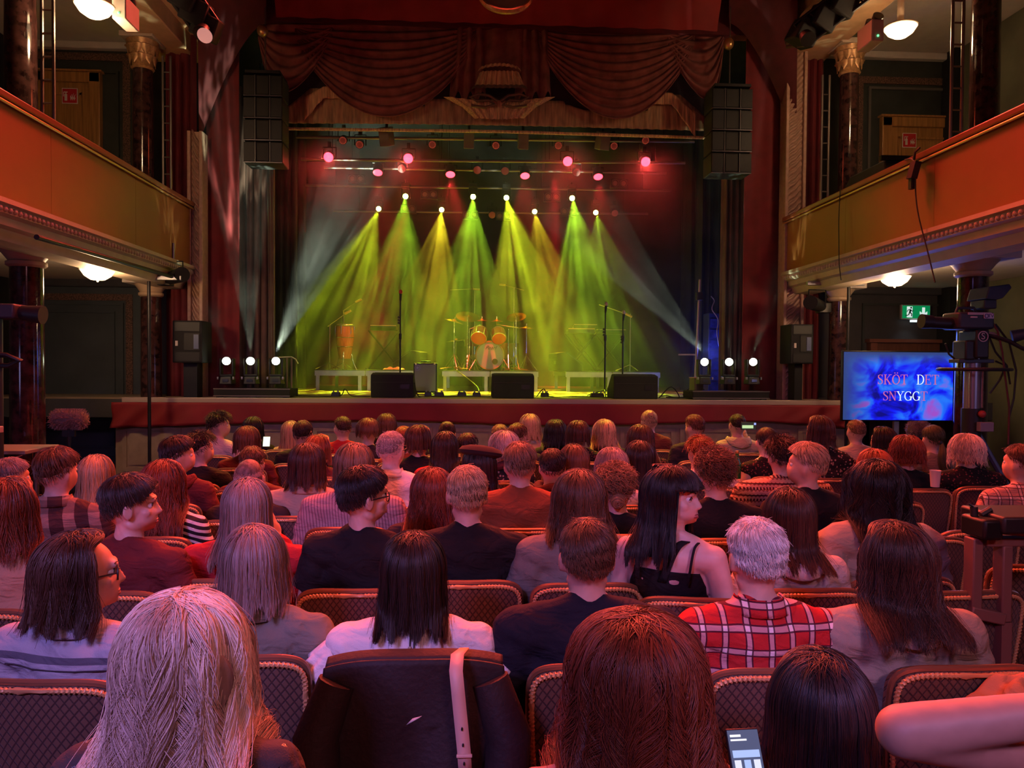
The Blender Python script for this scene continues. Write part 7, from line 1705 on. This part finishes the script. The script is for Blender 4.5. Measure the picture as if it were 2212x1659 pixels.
M_up = weave(); M_rope = mat('rope_trim', (.62, .36, .16), .4, .2); M_leg = mat('bronze_frame', (.3, .17, .1), .35, .6)
W2 = .212; ZB, ZT = .47, .92
def outline(n=90):
    """back rest outline from lower left over the top to lower right: (x, z)"""
    pts = []
    for k in range(n + 1):
        t = k / n * 2 - 1                       # -1 .. 1
        s = abs(t); sg = -1 if t < 0 else 1
        if s > .5: v = (s - .5) / .5; x = W2 - .022 * v ** 1.5; z = ZT - .115 - (ZT - .115 - ZB) * v
        else:
            a = s / .5 * math.pi / 2; e = .42
            x = W2 * math.sin(a) ** e if a > 0 else 0; z = ZT - .115 + .115 * math.cos(a) ** e if a < math.pi / 2 else ZT - .115
        pts.append((sg * x, z))
    return pts
def bend(x, z, y=0): return Vector((x, y - .02 - .14 * (z - ZB) + .55 * x * x, z))
def make_chair():
    root = thing('banquet_chair', 'x', 'chair', (0, 0, 0), 0, 'gold trimmed banquet chairs')
    ol = outline(64); n = len(ol)
    mb = MB(); rings = 6
    for side, y0 in ((-1, -.024), (1, .03)):
        V = []; 
        for r_ in range(rings + 1):
            f = 1 - r_ / rings
            for (x, z) in ol: V.append(bend(x * f, ZB + .2 + (z - ZB - .2) * f, y0 + side * .018 * (1 - f * f) - side * .0))
        mb.add(V, [(r_ * n + k, r_ * n + k + 1, (r_ + 1) * n + k + 1, (r_ + 1) * n + k) for r_ in range(rings) for k in range(n - 1)] + [(r_ * n + n - 1, r_ * n, (r_ + 1) * n, (r_ + 1) * n + n - 1) for r_ in range(rings)])
    V = [bend(x, z, -.024) for x, z in ol] + [bend(x, z, .03) for x, z in ol]; mb.add(V, [(k, k + 1, n + k + 1, n + k) for k in range(n - 1)] + [(n - 1, 0, n, 2 * n - 1)])
    mb.build('backrest', M_up, root, world=False, fixn=True)
    # frame: smooth tube over the edge, twisted rope in front of it
    fr = [bend(x * 1.012, ZB + (z - ZB) * 1.012, -.008) for x, z in outline(56)]
    MB().tube(fr, .0105, 8).build('frame', M_leg, root, world=False)
    ro = [bend(x * .985, ZB + (z - ZB) * .985, -.03) for x, z in outline(600)]
    mb = MB(); vs = []; m = len(ro); acc = 0; K = 7
    for i, p in enumerate(ro):
        t = (ro[min(i + 1, m - 1)] - ro[max(i - 1, 0)]).normalized(); u = t.cross(Vector((0, 1, 0))).normalized(); v = t.cross(u)
        if i: acc += (p - ro[i - 1]).length
        for k in range(K):
            a = 2 * math.pi * k / K; rad = .0075 * (1 + .28 * math.cos(2 * (a - acc * 2 * math.pi / .026))); vs.append(p + (u * math.cos(a) + v * math.sin(a)) * rad)
    mb.add(vs, [(i * K + k, i * K + (k + 1) % K, (i + 1) * K + (k + 1) % K, (i + 1) * K + k) for i in range(m - 1) for k in range(K)]); mb.build('rope_trim', M_rope, root, world=False)
    def seat(u, v): return None
    sm = MB(); pts = []
    for k in range(32): a = 2 * math.pi * k / 32; c, s = math.cos(a), math.sin(a); pts.append((.215 * abs(c) ** .45 * (1 if c > 0 else -1), .22 + .215 * abs(s) ** .45 * (1 if s > 0 else -1)))
    V = []; 
    for (f, z) in ((.96, .4), (1, .415), (1, .445), (.96, .46), (.7, .47), (.02, .475)): V += [(x * f, .22 + (y - .22) * f, z) for x, y in pts]
    sm.add(V, [(r_ * 32 + k, r_ * 32 + (k + 1) % 32, (r_ + 1) * 32 + (k + 1) % 32, (r_ + 1) * 32 + k) for r_ in range(5) for k in range(32)] + [tuple(range(31, -1, -1))]); sm.build('seat', M_up, root, world=False)
    for s in (-1, 1):
        MB().tube([bend(s * .19, .52, -.01), Vector((s * .195, -.03, .44)), Vector((s * .2, -.09, .2)), Vector((s * .205, -.14, 0))], .013, 8).build('leg', M_leg, root, world=False)
        MB().tube([Vector((s * .195, .38, .42)), Vector((s * .2, .41, .2)), Vector((s * .205, .43, 0))], .013, 8).build('leg', M_leg, root, world=False)
        MB().cyl((s * .195, -.03, .41), (s * .195, .38, .41), .012, n=8).build('seat_rail', M_leg, root, world=False)
    MB().cyl((-.195, .38, .41), (.195, .38, .41), .012, n=8).build('seat_rail', M_leg, root, world=False)
    return root
chair0 = make_chair(); used = False
def put(x, y, rz, label):
    global used
    if not used: chair0.location = (x, y, 0); chair0.rotation_euler = (0, 0, rz); chair0['label'] = label; used = True; return chair0
    return dup(chair0, (x, y, 0), rz, label)
for (x, y, lab, rz) in CH:
    ws = lab.split()
    for n_ in range(5, 12):
        s = ' '.join(ws[:n_])
        if sum(1 for c in CH if c[2].startswith(s)) == 1 and ws[n_ - 1] not in ('with', 'and', 'in', 'the', 'at', 'to', 'of', 'over', 'a', 'behind', 'by', 'left', 'right', 'black', 'dark', 'long', 'red', 'and,', 'pale', 'big', 'short'): break
    put(x, y - .155, rz, 'gold trimmed chair of the ' + s.replace(',', ''))
for (px, Y, rz, lab) in ((2075, 2.85, 4, 'empty gold trimmed chair beside the aisle, right of the beige coat'), (2100, 3.9, 0, 'empty gold trimmed chair with its top edge lit, right of the floor aisle'), (1985, 3.75, 0, 'empty gold trimmed chair behind the big dark waves, right side'),
                         (2235, 3.2, -8, 'gold trimmed chair behind the brown camera stand')):
    q = P(px, 1000, Y); put(q.x, Y, R(rz), lab)
# black coat over the chair of the white blouse
def coat():
    Y = 2.03; q = P(897, 1424, Y); zt_ = q.z + .02
    root = thing('coat', 'black coat hung over the chair back behind the white blouse', 'coat', (q.x, Y, 0))
    def f(u, v):
        a = (u - .5) * 2; t = v
        wd = .235 + .06 * t; x = a * wd
        z = zt_ - .03 * abs(a) ** 3 - (t * .62 if t > .0 else 0); y = -.05 - .025 * t + .5 * x * x * (1 - t) + .014 * math.sin(a * 9 + t * 3) * t + .02 * math.sin(a * 4 + 7 * t) * t
        return Vector((q.x + x, Y + y, z))
    def g(u, v):
        a = (u - .5) * 2; x = a * .235; z = zt_ - .03 * abs(a) ** 3 + .012 * math.sin(math.pi * v) - .12 * max(0, v - .5); return Vector((q.x + x, Y - .05 + .1 * v + .5 * x * x, z))
    mt = mat('black_coat_cloth', (.022, .013, .013), .7, bump=.3, bscale=60)
    b = MB().grid(f, 60, 40).grid(g, 60, 8).build('body', mt, root); b.modifiers.new('s', 'SOLIDIFY').thickness = .01
    for s in (-1, 1): MB().tube([Vector((q.x + s * .2, Y - .04, zt_ - .06)), Vector((q.x + s * .25, Y - .06, zt_ - .2)), Vector((q.x + s * .23, Y - .11, zt_ - .4)), Vector((q.x + s * .17, Y - .12, zt_ - .62))], [.05, .06, .055, .045], 14).build('sleeve', mt, root)
    l = P(895, 1552, Y - .13); MB().add([(l.x - .02, l.y - .01, l.z - .012), (l.x + .012, l.y - .012, l.z + .006), (l.x + .02, l.y - .012, l.z + .012), (l.x - .004, l.y - .008, l.z + .004)], [(0, 1, 2, 3)]).build('paper_tag', M_white, root).modifiers.new('s', 'SOLIDIFY').thickness = .001
    st = thing('bag_strap', 'pale leather bag strap hanging over the black coat', 'strap', P(990, 1415, Y - .1))
    A = [P(x, y, Y - .13 + .06 * (y < 1420)) for x, y in ((1003, 1416), (988, 1416), (985, 1450), (990, 1500), (996, 1560), (1002, 1620), (1006, 1680))]
    mb = MB(); V = []
    for i, p in enumerate(A):
        wd = .017 if i > 0 else .012; yo = .045 if i == 0 else 0
        V += [p + Vector((-wd, yo, 0)), p + Vector((wd, yo, 0))]
    mb.add(V, [(2*i, 2*i+1, 2*i+3, 2*i+2) for i in range(len(A)-1)]); s = mb.build('band', mat('pale_leather', (.72, .5, .4), .5), st); s.modifiers.new('s', 'SOLIDIFY').thickness = .004
    for y in (1575, 1610, 1650): p = P(998 + (y - 1575) * .06, y, Y - .137); MB().ball(p, (.0025, .003, .005), 8, 6).build('punched_hole', M_black, st)
    p = P(1003, 1633, Y - .138); MB().box(p, (.04, .008, .008)).build('keeper_loop', MATS['pale_leather'], st, bevel=.002)
coat()
# beige coat lying on the seat at the lower right
def heap():
    q = P(2235, 1500, 1.95)
    def f(u, v):
        a = 2 * math.pi * u; r = .02 + .2 * v; h = .16 * (1 - v ** 2.2) + .018 * math.sin(a * 5 + v * 8) * v + .015 * math.sin(a * 3 - v * 11)
        return Vector((q.x + r * math.cos(a) * 1.1, 1.95 + r * math.sin(a) * .8, q.z - .13 + h))
    single(MB().grid(f, 60, 20, wrap=True), 'folded_coat', fabric('tan_wool', (.5, .26, .15)), 'tan coat heaped on the seat at the lower right edge', 'coat', smooth=60)
    put(q.x + .03, 1.72, R(-4), 'gold trimmed chair under the tan coat at the right picture edge')
heap()
# phones
def phone(loc, rot, w_, h, label, m):
    root = thing('mobile_phone', label, 'phone', loc); root.rotation_euler = rot
    MB().box((0, 0, 0), (w_, .009, h)).build('case', M_blackp, root, world=False, bevel=.003)
    MB().box((0, -.0052, 0), (w_ * .93, .001, h * .95)).build('display', m, root, world=False, smooth=0); return root
m_ui = mat('phone_display', (.05, .05, .06), .2, emit=(.12, .18, .35), estr=.5)
p = P(1614, 1655, 1.33); ph_ = phone(p, (R(-30), 0, R(3)), .062, .125, 'lit phone held by the auburn curly haired person', m_ui)
for k, (x, z, w_, h, c) in enumerate(((-.015, .05, .02, .004, 0), (-.01, .043, .03, .003, 0), (.0, .02, .05, .012, 1), (-.018, -.0, .012, .02, 2), (.0, -.0, .012, .02, 1), (.018, -.0, .012, .02, 2), (.0, -.03, .05, .02, 1))):
    MB().box((x, -.0062, z), (w_, .001, h)).build('screen_tile', mat('tile_%d' % c, (.1, .1, .1), .3, emit=((.9, .9, 1), (.35, .5, .9), (.7, .75, 1))[c], estr=1.1), ph_, world=False, smooth=0)
p = P(1617, 920, 7.25); ph2 = phone(p, (0, 0, 0), .155, .075, 'raised phone filming the stage, screen showing the bright stage', mat('filming_display', (.03, .03, .03), .2, emit=(.03, .04, .03), estr=.6))
MB().box((-.01, -.0062, -.008), (.11, .001, .03)).build('stage_image', mat('tiny_stage', (.1, .1, .1), .3, emit=(.55, .8, .4), estr=1.0), ph2, world=False, smooth=0); MB().box((.062, -.0062, .02), (.02, .001, .02)).build('button', mat('tiny_blue', (.1, .1, .1), .3, emit=(.3, .4, 1), estr=1.2), ph2, world=False, smooth=0)
p = P(576, 954, 7.55); phone(p, (R(-15), 0, 0), .07, .1, 'small lit phone in the lap of the beaded cap', mat('lit_display', (.1, .1, .1), .3, emit=(.8, .85, .7), estr=1.6))
p = P(2020, 1033, 5.1); root = thing('drinking_cup', 'pale plastic cup held by the person with reddish curls', 'cup', p)
MB().lathe([(.028, -.06), (.036, .05), (.038, .055), (.034, .05), (.027, -.055)], p, 20).build('cup', mat('cup_white', (.7, .6, .6), .3), root); MB().lathe([(.0335, .035), (.002, .035)], p, 20).build('drink', mat('beer', (.5, .25, .08), .2), root)
p = P(1592, 1005, 5.6); root = thing('bottle', 'green bottle held up left of the bare back', 'bottle', p); MB().lathe([(.028, -.1), (.03, -.09), (.03, .02), (.014, .06), (.012, .1), (.014, .104)], p, 18).build('glass', mat('green_glass', (.01, .16, .03), .08, spec=.8), root); MB().lathe([(.0145, .09), (.0145, .108), (.004, .11)], p, 14).build('cap', M_gold, root)
